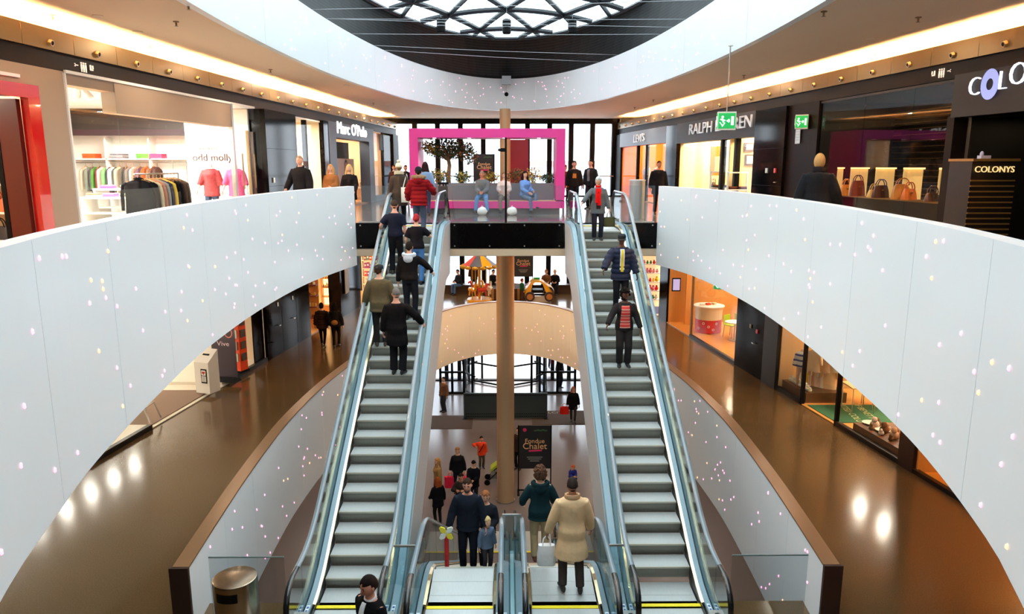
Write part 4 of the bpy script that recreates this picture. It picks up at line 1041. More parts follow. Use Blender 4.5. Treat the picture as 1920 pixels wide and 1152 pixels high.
# poster wall with two portraits, and the dark box above
yp = (ya_+yb_)/2; zp = Zl(655, 297)
t = thing('poster_wall', 'poster board with two portrait photographs in the blue grey doorway', 'poster', (LF(yp)-.7, yp, 0))
m = MB(); fhex(m, 'L', LF, ya_-.2, yb_+.2, 0, zp, .62, .7); m.build('board', mat('pale_beige_print', (206, 178, 162), .6), t)
def portrait(yc, coat, skin, hairc, prof):
    F = lambda y, tt: LF(y)-tt
    def disc(y, z, ry, rz, c, off):
        m = MB(); n = 14; vs = [(F(y+ry*math.cos(2*PI*q/n), .62-off), y+ry*math.cos(2*PI*q/n), z+rz*math.sin(2*PI*q/n)) for q in range(n)]
        m.add(vs, [tuple(range(n))]); m.build('print', mat('print_%d_%d_%d' % c, c, .6), t)
    def poly(pts, c, off):
        m = MB(); m.add([(F(yc+a, .62-off), yc+a, z) for a, z in pts], [tuple(range(len(pts)))]); m.build('print', mat('print_%d_%d_%d' % c, c, .6), t)
    poly([(-.75, .0), (.75, .0), (.75, .7), (.5, 1.0), (.2, 1.12), (-.2, 1.12), (-.5, 1.0), (-.75, .7)], coat, .004)
    if not prof: poly([(-.25, .0), (.25, .0), (.3, 1.02), (.15, 1.16), (-.15, 1.16), (-.3, 1.02)], (170, 52, 36), .007)
    poly([(-.14, 1.0), (.14, 1.0), (.13, 1.3), (-.13, 1.3)], skin, .009)
    disc(yc, 1.52, .25, .33, hairc, .008); disc(yc-(.06 if prof else 0), 1.46, .2, .28, skin, .011)
    if not prof:
        for q in (-.08, .08): disc(yc+q, 1.5, .035, .02, (40, 28, 26), .014)
        disc(yc, 1.32, .06, .022, (150, 80, 70), .014)
portrait(ya_+(yb_-ya_)*.34, (70, 66, 74), (176, 136, 116), (40, 30, 28), True)
portrait(ya_+(yb_-ya_)*.78, (36, 38, 48), (206, 160, 140), (30, 24, 24), False)
m = MB(); fhex(m, 'L', LF, ya_+1.6, yb_+.1, ztop-.75, ztop-.05, .8, 1.3); struct('trim_9', m, blackm)
# last window before the facade
t = thing('shop_window', 'last shop window before the glass facade, upper left', 'window', (LF((y6+y7)/2), (y6+y7)/2, 0))
front_pane(t, 'L', LF, y6+.02, y7-.02, .25, ZT-.1)
m = MB(); fhex(m, 'L', LF, y6, y7, 0, .24, -.02, .3); m.build('plinth', bluegrey, t)
m = MB(); fhex(m, 'L', LF, (y6+y7)/2-.3, (y6+y7)/2+.3, 2.3, ZT-.1, .06, .1); m.build('banner', mat('grey_banner', (110, 112, 116), .7), t)
for q, (f, h, c) in enumerate(((.25, .55, (214, 160, 100)), (.5, .8, (206, 150, 92)), (.72, .5, (214, 160, 100)))):
    y = y6+(y7-y6)*f; t = thing('display_cube', 'warm wooden display cube in the last upper left window, %s' % ['nearest', 'middle one', 'farthest'][q], 'box', (LF(y)-.8, y, .03)); m = MB(); m.box(LF(y)-.8, y, .03+h/2, .6, .6, h); m.build('body', mat('display_wood', (206, 156, 98), .5, noise=(4, .1)), t)
    m = MB(); m.box(LF(y)-.8, y, .04+h, .64, .64, .02); m.build('top', whitep, t)
    handbag('small bag on the display cube, %s' % ['nearest', 'middle one', 'farthest'][q], (LF(y)-.8, y, .05+h), 1.2, [(200, 150, 110), (180, 190, 210), (200, 70, 40)][q], .3, .24, .14)
m = MB(); fhex(m, 'L', LF, y7, 38.45, 0, ZT, -.05, .5); struct('wall_left', m, blackm)

# ------------------------------------------------------------ upper floor, right side shops
YR = lambda u, v=300: pR(u, v).y
Zr = lambda u, v: pR(u, v).z
r0, r1, r2, r3, r4, r5, r6 = YR(1165), YR(1252), YR(1272), YR(1418), YR(1475), YR(1530), YR(1790)
orange = mat('orange_wall', (236, 130, 24), .6); bwall = mat('cream_yellow_wall', (240, 208, 140), .7)
dgrey = mat('dark_grey_fascia', (52, 54, 60), .5, spec=.25); midgrey = mat('mid_grey_fascia', (124, 128, 136), .45, .2)
m = MB(); fhex(m, 'R', RF, r0, 38.45, 0, ZT, -.05, .5); struct('wall_right', m, blackm)
def shopfront_R(ya, yb, zf, fm, label, word, u, v, size, wm, squash):
    t = thing('storefront', label, 'shop front', (RF((ya+yb)/2), (ya+yb)/2, 0))
    m = MB(); fhex(m, 'R', RF, yb, ya, zf, ZT+.02, -.1, .25); m.build('fascia', fm, t)
    p = pR(u, v); d = Vector((.09, -1, 0)).normalized(); text('lettering', word, size, wm, t, (RF(p.y)-.125, p.y, p.z), (d.x, d.y), .02, squash=squash); return t
t = shopfront_R(r0, r1, Zr(1210, 272), midgrey, 'grey shop front with small pale lettering and an orange interior, upper right', "LEVI'S", 1203, 260, .5, mat('pale_letter', (224, 226, 230), .4, emit=.4), 1.5)
room('R', RF, r1, r0, 3.2, 0, 3.05, orange, wood_m, creamp, 420, WARM)
for a, b in ((r1, r1+(r0-r1)*.42), (r1+(r0-r1)*.42, r1+(r0-r1)*.62), (r1+(r0-r1)*.62, r0)): front_pane(t, 'R', RF, a+.05, b-.05, .03, Zr(1210, 272)-.02)
for f in (.42, .62): m = MB(); fhex(m, 'R', RF, r1+(r0-r1)*f-.06, r1+(r0-r1)*f+.06, 0, Zr(1210, 272), .0, .14); m.build('mullion', blackm, t)
for f, c, lc, lab in ((.72, (232, 218, 214), (230, 220, 214), 'headless mannequin in a white fluffy jacket behind the orange shop glass'), (.5, (222, 190, 176), (120, 60, 40), 'headless mannequin in a pale jacket beside the yellow lamp')):
    y = r1+(r0-r1)*f; person(lab, (RF(y)+.7, y, .03), -PI/2-.3+PI, 1.76, mwhite, True, top=dict(c=c, hem=.72, t=.06), legs=(lc, 'slim'), shoes=None, headless=True, name='mannequin', cat='mannequin', lod=.03)
y = r1+(r0-r1)*.52; p = Vector((RF(y)+1.7, y, .03)); t = thing('floor_lamp', 'floor lamp with a glowing yellow shade inside the orange shop', 'lamp', p)
m = MB(); m.lathe([(.3, 1.5), (.24, 2.1)], 20, p); m.build('shade', emis('yellow_shade', (255, 186, 20), 2.2), t); m = MB(); m.tube([p, p+Vector((0, 0, 1.5))], .02, 8); m.build('pole', brass, t); m = MB(); m.lathe([(.2, 0), (.2, .03)], 16, p); m.build('base', brass, t)
m = MB(); fhex(m, 'R', RF, r2, r1, 0, ZT, -.1, .5); struct('wall_right', m, blackgl)
zf = Zr(1345, 263)
t = shopfront_R(r2, r3, Zr(1345, 263), dgrey, 'dark grey shop front with wide letters and warm panelled windows, upper right', 'RALPH LAUREN', 1352, 237, .52, mat('silver_letter', (200, 202, 206), .35, .3, emit=.15), 1.5)
room('R', RF, r3, r2, 3.0, 0, 3.05, bwall, dwood_m, creamp, 900, (1, .84, .62))
cuts = [r3, YR(1378), YR(1352), r2]
for a, b in zip(cuts, cuts[1:]): front_pane(t, 'R', RF, a+.05, b-.05, .03, zf-.02)
for y in cuts[1:3]: m = MB(); fhex(m, 'R', RF, y-.07, y+.07, 0, zf, -.02, .14); m.build('mullion', blackm, t)
yb1 = r2-.35
xw2 = lambda u, y: aty(u, 300, y).x
ypn = YR(1352)+.6
m = MB(); m.box(RF(ypn)+1.5, ypn+1.2, 1.5, 1.3, .1, 3.0); struct('wall_right', m, mat('brown_panel_wall', (110, 72, 50), .5, noise=(3, .1)))
x = xw2(1347, ypn+1.0); t = thing('picture', 'large orange framed picture inside the dark grey shop', 'picture', (x, ypn+1.05, 1.3)); m = MB(); m.box(x, ypn+1.1, 1.75, .5, .05, 1.0); m.build('frame', mat('orange_frame', (240, 120, 30), .5), t); m = MB(); m.box(x, ypn+1.07, 1.65, .2, .02, .5); m.build('print', mat('pale_print', (230, 190, 130), .6, noise=(9, .4)), t)
yfp = r3+1.9
m = MB(); m.box(xw2(1395, yfp)+.5, yfp, 1.5, 1.9, .08, 3.0); struct('wall_right', m, bwall)
for u, v, nm in ((1405, 276, 'upper'), (1406, 300, 'lower')):
    p = aty(u, v, yfp-.06); t = thing('picture', '%s of two dark framed pictures on the cream shop wall' % nm, 'picture', (p.x, p.y, p.z-.2)); m = MB(); m.box(p.x, p.y, p.z, .3, .04, .27 if nm == 'upper' else .34); m.build('frame', dwood_m, t); m = MB(); m.box(p.x, p.y-.025, p.z, .21, .01, .16 if nm == 'upper' else .24); m.build('print', mat('sepia_print', (226, 206, 170), .6, noise=(12, .5)), t)
for u, yy, w, lab in ((1355, ypn+.2, .75, 'pale shelf ladder behind the middle window of the dark grey shop'), (1385, yfp-.3, .6, 'pale shelf ladder beside the dark coat mannequin')):
    x = xw2(u, yy); t = thing('display_rack', lab, 'rack', (x, yy, .03))
    for sx in (-1, 1): m = MB(); m.box(x+sx*w/2, yy, .7, .05, .05, 1.4); m.build('post', whitep, t)
    for z in (.35, .85, 1.38): m = MB(); m.box(x, yy, z, w, .3, .04); m.build('shelf', whitep, t)
    for j in range(2): folded('%s folded dark clothes on the %s' % (['left', 'right'][j], 'pale ladder behind the middle window' if u < 1370 else 'pale ladder by the dark coat mannequin'), (x-.15+.3*j, yy, .87), 0, [(70, 40, 36), (110, 60, 40)], .24, .26, 'folded clothes on the pale ladders')
for u, yy, c, lab, lc in ((1340, YR(1345)-.1, (226, 190, 130), 'headless mannequin in a cream coat behind the dark grey shop window', (220, 190, 130)), (1409, r3+.9, (58, 40, 40), 'headless mannequin in a dark coat with a patterned scarf at the window edge', (50, 40, 40))):
    person(lab, (RF(yy)+.75, yy, .03), PI+.3, 1.78, (226, 190, 150), True, top=dict(c=c, hem=.66, t=.045), legs=(lc, 'slim'), shoes=None, headless=True, name='mannequin', cat='mannequin', lod=.028, collar=((150, 140, 130), .09, .1, 'scarf') if u > 1400 else None)
for u, lab in ((1305, 'dark leather bag low in the leftmost window of the dark grey shop'),):
    yy = YR(u)-.2; t = thing('plinth', 'dark plinth in the leftmost window of the dark grey shop', 'plinth', (RF(yy)+.6, yy, .03)); m = MB(); m.box(RF(yy)+.6, yy, .38, .5, .5, .7); m.build('body', dwood_m, t); m = MB(); m.box(RF(yy)+.6, yy, .74, .54, .54, .03); m.build('top', dwood_m, t)
    handbag(lab, (RF(yy)+.6, yy, .755), 1.0, (60, 44, 40), .4, .26, .16)
# black wall with fire call point, the service door and notice
m = MB(); fhex(m, 'R', RF, r4, r3, 0, ZT, -.1, .5); w = struct('wall_right', m, blackgl)
for z in (1.05, 2.05): m = MB(); fhex(m, 'R', RF, r4+.02, r3-.02, z, z+.008, -.103, -.095); m.build('joint', blackm, w)
for u, v, c, sz, nm in ((1445, 320, (206, 206, 200), .13, 'thermostat'), (1461, 320, (210, 40, 36), .12, 'call_point')):
    p = pR(u, v); m = MB(); m.box(RF(p.y)-.115, p.y, p.z, .03, sz, sz); m.build(nm, mat(nm, c, .4), w)
m = MB(); fhex(m, 'R', RF, r5, r4, 0, ZT, -.02, .5); w = struct('door_2', m, mat('brown_black_door', (17, 12, 10), .4, spec=.1, noise=(2, .15, (1, 1, .2))))
p = pR(1462, 342); m = MB(); m.tube([(RF(p.y)-.1, p.y, p.z), (RF(p.y)-.17, p.y, p.z), (RF(p.y)-.17, p.y-.14, p.z)], .012, 6); m.build('handle', stainless, w)
p = pR(1498, 256); t = thing('notice', 'white notice sheet on the dark brown door, upper right', 'notice', (RF(p.y)-.03, p.y, p.z-.2)); m = MB(); m.box(RF(p.y)-.03, p.y, p.z, .012, .3, .36); m.build('sheet', mat('white_sheet', (214, 222, 230), .6), t); m = MB()
for q in range(4): m.box(RF(p.y)-.037, p.y, p.z+.12-q*.07, .004, .24, .006)
m.build('print', mat('grey_print', (140, 150, 160), .6), t)
# exit signs
greenm = emis('exit_green', (16, 150, 72), .9); exw = emis('exit_white', (240, 250, 240), 1.1); casem = mat('sign_case', (232, 230, 214), .5)
def exit_sign(label, c, rz, w, h, d, both, rod):
    t = thing('exit_sign', label, 'exit sign', (c[0], c[1], c[2]-h/2), rz); z0 = h/2
    m = MB(); m.box(0, 0, z0, w, d, h); m.build('case', casem, t, world=False)
    faces = [(0, -d/2-.004, 0, w)] + ([(-w/2-.004, 0, -PI/2, d)] if both else [])
    for fx, fy, fr, fw in faces:
        R = Matrix.Rotation(fr, 3, 'Z')
        def add(nm, mt, prims):
            m = MB()
            for kind, a in prims:
                if kind == 'b': x, z, sx, sz, ang = a; m.box(x, 0, z, sx, .006, sz, M=Matrix.Rotation(ang, 3, 'Y'))
                else: x, z, r = a; m.tube([(x, -.003, z), (x, .003, z)], r, 10)
            m.v = [tuple(R @ Vector(q)+Vector((fx, fy, z0))) for q in m.v]; m.build(nm, mt, t, world=False)
        k = fw/.5; R0 = R; add('green_face', greenm, [('b', (0, 0, fw*.92, h*.84, 0))])
        yy = -.005
        fx2, fy2 = (Vector((fx, fy, 0))+R @ Vector((0, -.006, 0))).xy; fx, fy = fx2, fy2
        q = h/.3*.9
        add('running_man', exw, [('d', (-.12*k, .07*q, .022*q)), ('b', (-.11*k, .01*q, .035*k, .09*q, -.3)), ('b', (-.15*k, .02*q, .07*k, .018*q, .5)), ('b', (-.07*k, .01*q, .06*k, .018*q, .3)), ('b', (-.09*k, -.07*q, .025*k, .09*q, .6)), ('b', (-.15*k, -.06*q, .02*k, .09*q, -.7))])
        add('arrow', exw, [('b', (.03*k, 0, .07*k, .026*q, 0)), ('b', (.055*k, .016*q, .05*k, .022*q, .8)), ('b', (.055*k, -.016*q, .05*k, .022*q, -.8))])
        add('doorway', exw, [('b', (.15*k, 0, .07*k, .16*q, 0))])
    if rod:
        m = MB(); m.tube([(0, 0, h), (0, 0, rod)], .014, 8); m.build('rod', stainless, t, world=False); m = MB(); m.lathe([(.05, rod-.02), (.05, rod)], 12); m.build('ceiling_cap', casem, t, world=False)
    return t
p = aty(1362, 227, 15.2); exit_sign('green running man exit sign hanging from the ceiling on a rod, right side', p, -.16, .36, .36, .14, True, ZC-p.z+.18)
p = pR(1514, 229); exit_sign('green running man exit sign fixed to the dark wall, upper right', (RF(p.y)-.13, p.y, p.z), -.45, .3, .34, .36, True, 0)
# dark handbag shop with slatted wall and big letters
blk = mat('black_shop_interior', (20, 17, 16), .35); dslat = mat('black_slat', (30, 22, 20), .2, .2); gslat = mat('gold_slat_edge', (196, 150, 84), .3, .7)
room('R', RF, r6-.2, r5, 2.2, 0, 3.05, blk, blk, blk, 26, WARM)
t = thing('shop_window', 'wide dark window of the handbag shop behind the right parapet', 'window', (RF((r5+r6)/2), (r5+r6)/2, 0))
cuts = [r6, r6+(r5-r6)*.28, r6+(r5-r6)*.62, r5]
for a, b in zip(cuts, cuts[1:]): front_pane(t, 'R', RF, a+.008, b-.008, .03, ZT-.02, darkglass)
t = thing('slatted_wall', 'black slatted display wall with gold edges in the dark handbag shop', 'wall panel', (RF((r5+r6)/2)+1.9, (r5+r6)/2, 0))
m = MB(); fhex(m, 'R', RF, r6, r5, 0, 3.0, 2.0, 2.1); m.build('backing', blk, t)
for q in range(20):
    z = .22+q*.135; m = MB(); fhex(m, 'R', RF, r6+.05, r5-.05, z, z+.05, 1.8, 2.0); fhex(m, 'R', RF, r6+.05, r5-.05, z+.05, z+.056, 1.8, 2.0, mi=1); m.build('slat', [dslat, gslat], t)
zsf = .93
t = thing('display_shelf', 'long dark display shelf with gold edge in the dark handbag shop', 'shelf', (RF((r5+r6)/2)+.8, (r5+r6)/2, 0))
m = MB(); fhex(m, 'R', RF, r6+.1, r5-.2, zsf-.05, zsf, .35, 1.2); m.build('top', blk, t)
m = MB(); fhex(m, 'R', RF, r6+.1, r5-.2, zsf-.05, zsf+.002, .33, .35); m.build('front_edge', gslat, t)
m = MB(); fhex(m, 'R', RF, r6+.2, r5-.3, 0.03, zsf-.05, .9, 1.1); m.build('plinth', blk, t)
panm = mat('cream_backlit_panel', (224, 190, 120), .7, emit=.55, ec=(255, 206, 130))
for q, (ua, ub) in enumerate([(1571, 1577), (1594, 1625), (1641, 1675), (1693, 1728), (1760, 1782)]):
    yy = pR((ua+ub)/2+6, 340).y+.55; xa, xb = aty(ua, 340, yy).x, aty(ub, 340, yy).x
    t = thing('lit_display_board', 'lit cream display panel behind the handbags, %s from the left' % ['first', 'second', 'third', 'fourth', 'fifth'][q], 'panel', ((xa+xb)/2, yy, zsf))
    m = MB(); m.box((xa+xb)/2, yy, zsf+.31, max(.12, xb-xa), .05, .62); m.build('board', panm, t); m = MB(); m.box((xa+xb)/2, yy-.03, zsf+.61, max(.12, xb-xa), .12, .03); m.build('lamp_strip', emis('strip_glow', (255, 206, 130), 3), t)
hb = [(1587, (214, 130, 50), .3, .24, 'amber handbag before the second lit panel of the dark shop'), (1608, (112, 44, 30), .34, .34, 'tall dark red handbag before the second lit panel of the dark shop'), (1640, (222, 170, 90), .3, .16, 'small yellow handbag left of the third lit panel of the dark shop'), (1652, (70, 36, 28), .36, .26, 'dark brown handbag before the third lit panel of the dark shop'), (1692, (196, 128, 60), .44, .3, 'large tan handbag before the fourth lit panel of the dark shop'), (1706, (216, 110, 40), .3, .22, 'orange handbag right of the large tan one in the dark shop'), (1750, (120, 70, 40), .3, .16, 'low brown bag before the fifth lit panel of the dark shop')]
for u, c, w, h, lab in hb:
    yy = pR(u+6, 350).y+.25; handbag(lab, (aty(u, 350, yy).x, yy, zsf+.002), .2, c, w, h, .16, 'handbags on the dark shop shelf')
for k in range(3):
    yy = r6+(r5-r6)*(k+.5)/3; sp = bpy.data.lights.new('display_spot', 'SPOT'); sp.energy = 150; sp.spot_size = 1.0; sp.color = (1, .78, .5); sp.shadow_soft_size = .05
    o = bpy.data.objects.new('display_spot', sp); COL.objects.link(o); o.location = (RF(yy)+.5, yy, 2.9)
# sign and doorway of the dark shop
zs0 = Zr(1850, 208)
t = thing('storefront', 'dark shop front with large white letters at the far right', 'shop front', (RF(10.5), 10.5, 0))
m = MB(); fhex(m, 'R', RF, 6.5, r6, 2.42, ZT+.02, -.16, .3); m.build('fascia', mat('brown_fascia', (26, 19, 15), .5, .0), t)
m = MB(); fhex(m, 'R', RF, r6-.02, r6+.16, 0, 2.44, -.1, .25); m.build('pier', darkband, t)
d = Vector((.09, -1, 0)).normalized()
glow = emis('letter_glow', (236, 240, 255), 1.6); ringb = emis('ring_blue', (150, 160, 220), .8)
pS = lambda u, v: online(u, v, 7.86, -.09, 12)
for u, v, ch, sz in ((1827, 164, 'C', .44), (1880, 152, 'L', .44), (1909, 140, 'O', .5)):
    p = pS(u, v); text('letter', ch, sz, glow, t, p, (d.x, d.y), .02, squash=.95, thin=.012)
y = pS(1909, 140).y
for q, ch in enumerate('NYS'): text('letter', ch, .44, glow, t, (RF(y-.42-.4*q)-.19, y-.42-.4*q, p.z), (d.x, d.y), .02, squash=.95, thin=.012)
p = pS(1855, 158); m = MB(); X = Vector((d.x, d.y, 0)); cc = Vector((RF(p.y)-.185, p.y, p.z)); n = 28
for r_a, r_b in ((.075, .2),):
    vs = []
    for r_ in (r_a, r_b):
        for k in range(n): a = 2*PI*k/n; vs.append(cc+X*(r_*math.cos(a))*1.0+Vector((0, 0, r_*1.22*math.sin(a))))
    m.add(vs, [(k, (k+1) % n, n+(k+1) % n, n+k) for k in range(n)])
m.build('ring_letter', ringb, t)
room('R', RF, 6.8, r6-.2, 3.0, 0, 2.42, blk, blk, blk, 10, WARM, True, False)
# counter with gold stripes
yc = pR(1860, 330).y-.5; xc2 = aty(1862, 330, 11.6).x; yc = 11.6
t = thing('counter', 'black counter with gold stripes and small gold lettering at the far right', 'counter', (xc2, yc, .03))
wd = aty(1905, 330, yc).x-aty(1822, 330, yc).x; ztop2 = aty(1860, 300, yc).z
m = MB(); m.box(xc2, yc+.3, ztop2/2, wd, .6, ztop2-.05); m.build('body', blk, t)
m = MB(); m.box(xc2, yc+.28, ztop2, wd+.04, .66, .04); m.build('top', gslat, t)
for q in range(11):
    m = MB(); m.box(xc2, yc-.005, ztop2-.32-q*.085, wd, .02, .022); m.build('stripe', gslat, t)
text('lettering', 'COLONYS', .135, emis('gold_letter', (240, 206, 140), .9), t, (xc2, yc-.02, ztop2-.15), (1, 0), .008)
m = MB(); m.box(xc2-.05, yc+.2, ztop2+.045, .16, .1, .05); m.ell((xc2-.09, yc+.2, ztop2+.09), (.03, .03, .05), 8, 6); tag(m.build('desk_ornament', mat('pale_lilac', (190, 194, 224), .4)), 'small pale ornament on the black counter at the far right', 'ornament')
# dark tiles above the shop windows
m = MB(); fhex(m, 'R', RF, r5, r3, ZT-.02, ZT, -.02, .3); struct('trim_10', m, blackm)
# ------------------------------------------------------------ middle floor, left side
Z1 = -5.0; ZT1 = -5.0+3.6
Y1L = lambda u, v: pL1(u, v).y
Y1R = lambda u, v: pR1(u, v).y
whitefl = mat('glossy_white_floor', (240, 230, 212), .2); matm = mat('grey_brown_mat', (140, 116, 100), .9, noise=(60, .2)); kerbm = mat('black_kerb', (16, 14, 14), .35)
a0, a1, a2, a3, a4, a5, a6 = 10.0, 17.7, Y1L(430, 733), Y1L(502, 684), Y1L(582, 635), Y1L(640, 606), Y1L(677, 587)
m = MB(); fhex(m, 'L', LF1, a0, a1, Z1, Z1+.13, -.02, .1); struct('trim_11', m, kerbm)
m = MB(); fhex(m, 'L', LF1, a2, a3, Z1, Z1+.13, -.02, .1); struct('trim_12', m, kerbm)
room('L', LF1, a0, a3, 5, Z1, ZT1, whitep, whitefl, whitep, 620, (1, .9, .74), True, True, size=.5, lx=.9)
m = MB(); fhex(m, 'L', LF1, a0, a1, Z1+.03, Z1+.12, .1, 4.9); fhex(m, 'L', LF1, a2-.2, a3-.1, Z1+.03, Z1+.12, .1, 4.9); m2 = MB(); struct('floor', m, whitefl)
m = MB(); fhex(m, 'L', LF1, a1+.1, Y1L(405, 742), Z1+.031, Z1+.05, .12, 3.2); tag(m.build('entrance_mat', matm), 'grey brown entrance mat of the white phone shop on the left middle floor', 'mat')
t = thing('steel_barrier', 'low bent steel tube barrier on the white shop platform, left middle floor', 'barrier', atz(283, 790, Z1+.12))
p = Vector(t.location); q = atz(302, 783, Z1+.12)
m = MB(); m.tube([atz(283, 795, Z1+.12), aty(270, 768, p.y-.1), aty(288, 755, q.y), q], .022, 8); m.build('tube', stainless, t)
m = MB(); fhex(m, 'L', LF1, a0, a1-.05, Z1+.12, ZT1-.2, .05, .065); 
t = thing('shop_window', 'clear window of the white phone shop on the left middle floor', 'window', (LF1(a1-2), a1-2, Z1)); m.build('pane', shopglass, t)
# white ballot-like box with a heart label
zb_ = Z1+.125; pb = atz(391, 734, zb_); w_, d_, h_ = .5, .42, 1.12
t = thing('collection_box', 'white collection box with slanted top, slot and heart label, left middle floor', 'box', pb, -.35)
m = MB(); m.hexa([(-w_/2, -d_/2, 0), (w_/2, -d_/2, 0), (w_/2, d_/2, 0), (-w_/2, d_/2, 0), (-w_/2, -d_/2, h_-.2), (w_/2, -d_/2, h_-.2), (w_/2, d_/2, h_+.12), (-w_/2, d_/2, h_+.12)]); m.build('body', whitep, t, world=False)
m = MB(); M_ = Matrix.Rotation(.65, 3, 'X'); m.box(0, .02, h_-.02, .22, .05, .02, M=M_); m.build('slot', blackm, t, world=False)
m = MB(); m.box(.08, -d_/2-.006, .52, .2, .012, .42); m.build('label_frame', blackm, t, world=False)
m = MB(); m.box(.08, -d_/2-.014, .62, .15, .006, .15); m.box(.08, -d_/2-.014, .44, .15, .006, .17); m.build('label', whitep, t, world=False)
m = MB()
for sx in (-.026, .026): m.tube([(.08+sx, -d_/2-.017, .635), (.08+sx, -d_/2-.022, .635)], .03, 10)
m.add([(.028, -d_/2-.021, .63), (.132, -d_/2-.021, .63), (.08, -d_/2-.021, .56)], [(0, 1, 2)]); m.build('heart', mat('heart_red', (200, 30, 40), .5), t, world=False)
m = MB()
for q in range(5): m.box(.08, -d_/2-.018, .38+q*.03, .11, .004, .012)
m.build('print', mat('dark_print', (70, 66, 64), .6), t, world=False)
# dark roll-up banner, orange leaflet dispenser
pb = atz(424, 714, zb_); t = thing('roll_up_banner', 'dark purple roll-up banner with two icons beside the white box', 'banner', pb, -.2)
m = MB(); m.box(0, 0, .93, .8, .02, 1.86); m.build('panel', mat('dark_purple_print', (52, 40, 54), .4, noise=(1.5, .3)), t, world=False)
m = MB(); m.hexa([(-.44, -.2, 0), (.44, -.2, 0), (.44, .15, 0), (-.44, .15, 0), (-.4, -.04, .12), (.4, -.04, .12), (.4, .04, .12), (-.4, .04, .12)]); m.build('base', blackm, t, world=False)
iconm = mat('peach_icon', (226, 130, 110), .5)
m = MB(); 
for x, z, sx, sz in ((-.2, 1.6, .24, .03), (-.2, 1.38, .24, .03), (-.31, 1.49, .03, .25), (-.09, 1.49, .03, .25)): m.box(x, -.014, z, sx, .006, sz)
m.build('square_icon', iconm, t, world=False)
m = MB(); n = 20; m.add([(.2+r_*math.cos(2*PI*k/n), -.014, 1.5+r_*1.15*math.sin(2*PI*k/n)) for r_ in (.1, .13) for k in range(n)], [(k, (k+1) % n, n+(k+1) % n, n+k) for k in range(n)]); m.build('ring_icon', iconm, t, world=False)
text('lettering', 'Vive', .2, mat('pale_print_letter', (214, 190, 190), .5, emit=.2), t, tuple(MW[t.name] @ Vector((.0, -.016, 1.16))), (math.cos(-.2), math.sin(-.2)), .002, 1.2)
orm = mat('bright_orange', (238, 76, 30), .35)
pb = atz(447, 696, zb_); t = thing('leaflet_dispenser', 'bright orange leaflet dispenser standing beside the dark banner', 'dispenser', pb, -.35)
m = MB(); m.box(0, 0, 1.0, .5, .34, 1.9); m.build('body', orm, t, world=False); m = MB(); m.box(0, 0, .03, .56, .4, .06); m.build('base', blackm, t, world=False)
for q in range(4):
    z = .5+q*.38; m = MB(); m.box(-.0, -.18, z, .4, .05, .26); m.build('leaflet', mat('leaflet_%d' % (q % 2), [(226, 214, 196), (150, 120, 110)][q % 2], .6), t, world=False)
    m = MB(); m.box(.265, 0, z, .04, .22, .24); m.build('leaflet', mat('leaflet_dark', (90, 76, 70), .6), t, world=False)
m = MB(); m.ell((.05, 0, 1.98), (.2, .15, .08), 10, 6); m.build('crown', orm, t, True, world=False)
m = MB(); y = a3-.35; m.box(LF1(y)-.9, y+.18, Z1+1.8, 1.7, .08, 3.5); struct('wall_left', m, creamp)
m = MB(); fhex(m, 'L', LF1, a3-.75, a3, Z1+.1, ZT1, .06, .1); t = thing('shop_window', 'dark glazed panel between the phone shop and the black wall', 'window', (LF1(a3-.4), a3-.4, Z1)); m.build('pane', blackgl, t)
# black wall with flush service doors
m = MB(); fhex(m, 'L', LF1, a3, a4, Z1, ZT1, -.04, .6); w = struct('wall_left', m, blackgl)
for q in range(1, 3):
    y = a3+(a4-a3)*q/3; m = MB(); fhex(m, 'L', LF1, y, y+.012, Z1+.05, ZT1-.4, -.045, -.035); m.build('joint', blackm, w)
    p = (LF1(y-.3)+.08, y-.3, Z1+1.05); m = MB(); m.tube([(p[0]-.05, p[1], p[2]), (p[0]+.03, p[1], p[2]), (p[0]+.03, p[1]-.14, p[2])], .014, 6); m.build('handle', stainless, w)
    m = MB(); m.box(p[0]-.03, p[1], p[2]+.75, .02, .12, .14); m.build('sign_plate', mat('steel_plate', (190, 180, 160), .3, .8), w)
# cosmetics shop
glowshelf = mat('lit_shelf_back', (255, 226, 170), .7, emit=2.4, ec=(255, 214, 140)); shelfw = mat('honey_wood_shelf', (206, 140, 70), .45)
room('L', LF1, a4, a6+4.5, 3.4, Z1, ZT1, mat('honey_wall', (226, 184, 120), .7), mat('honey_floor', (206, 150, 86), .2), creamp, 650, SOFT, False, True, size=.5, lx=.5)
def bottles(t_y, x0, x1, z, lab, grp, rnd, n, back=.0):
    cols = [(196, 140, 60), (222, 180, 90), (120, 66, 40), (226, 210, 160), (180, 90, 60), (236, 226, 200), (150, 100, 50), (214, 160, 70)]
    for k in range(n):
        x = x0+(x1-x0)*(k+.5)/n+rnd.uniform(-.01, .01); h = rnd.uniform(.12, .24); r = min(.045, (x1-x0)/n*.42); c = rnd.choice(cols)
        m = MB(); m.lathe([(r*.9, 0), (r, .01), (r, h*.68), (r*.45, h*.8), (r*.4, h*.9)], 8, (x, t_y, z)); o = m.build('bottle', mat('bottle_%d_%d_%d' % c, c, .25), None, True); tag(o, lab % (hue(c), nth(k)), 'bottle', grp)
        m = MB(); m.lathe([(r*.5, h*.9), (r*.5, h)], 8, (x, t_y, z)); m.build('cap', brass if k % 2 else blackm, o)
rnd = random.Random(4)
ysh = a5+.9
xa, xb = aty(604, 560, ysh).x, aty(641, 560, ysh).x
t = thing('shelf_unit', 'glowing honey wood shelf unit full of bottles in the cosmetics shop', 'shelf', ((xa+xb)/2, ysh, Z1))
m = MB(); m.box((xa+xb)/2, ysh+.3, Z1+1.7, xb-xa+.1, .05, 3.4); m.build('back_panel', glowshelf, t)
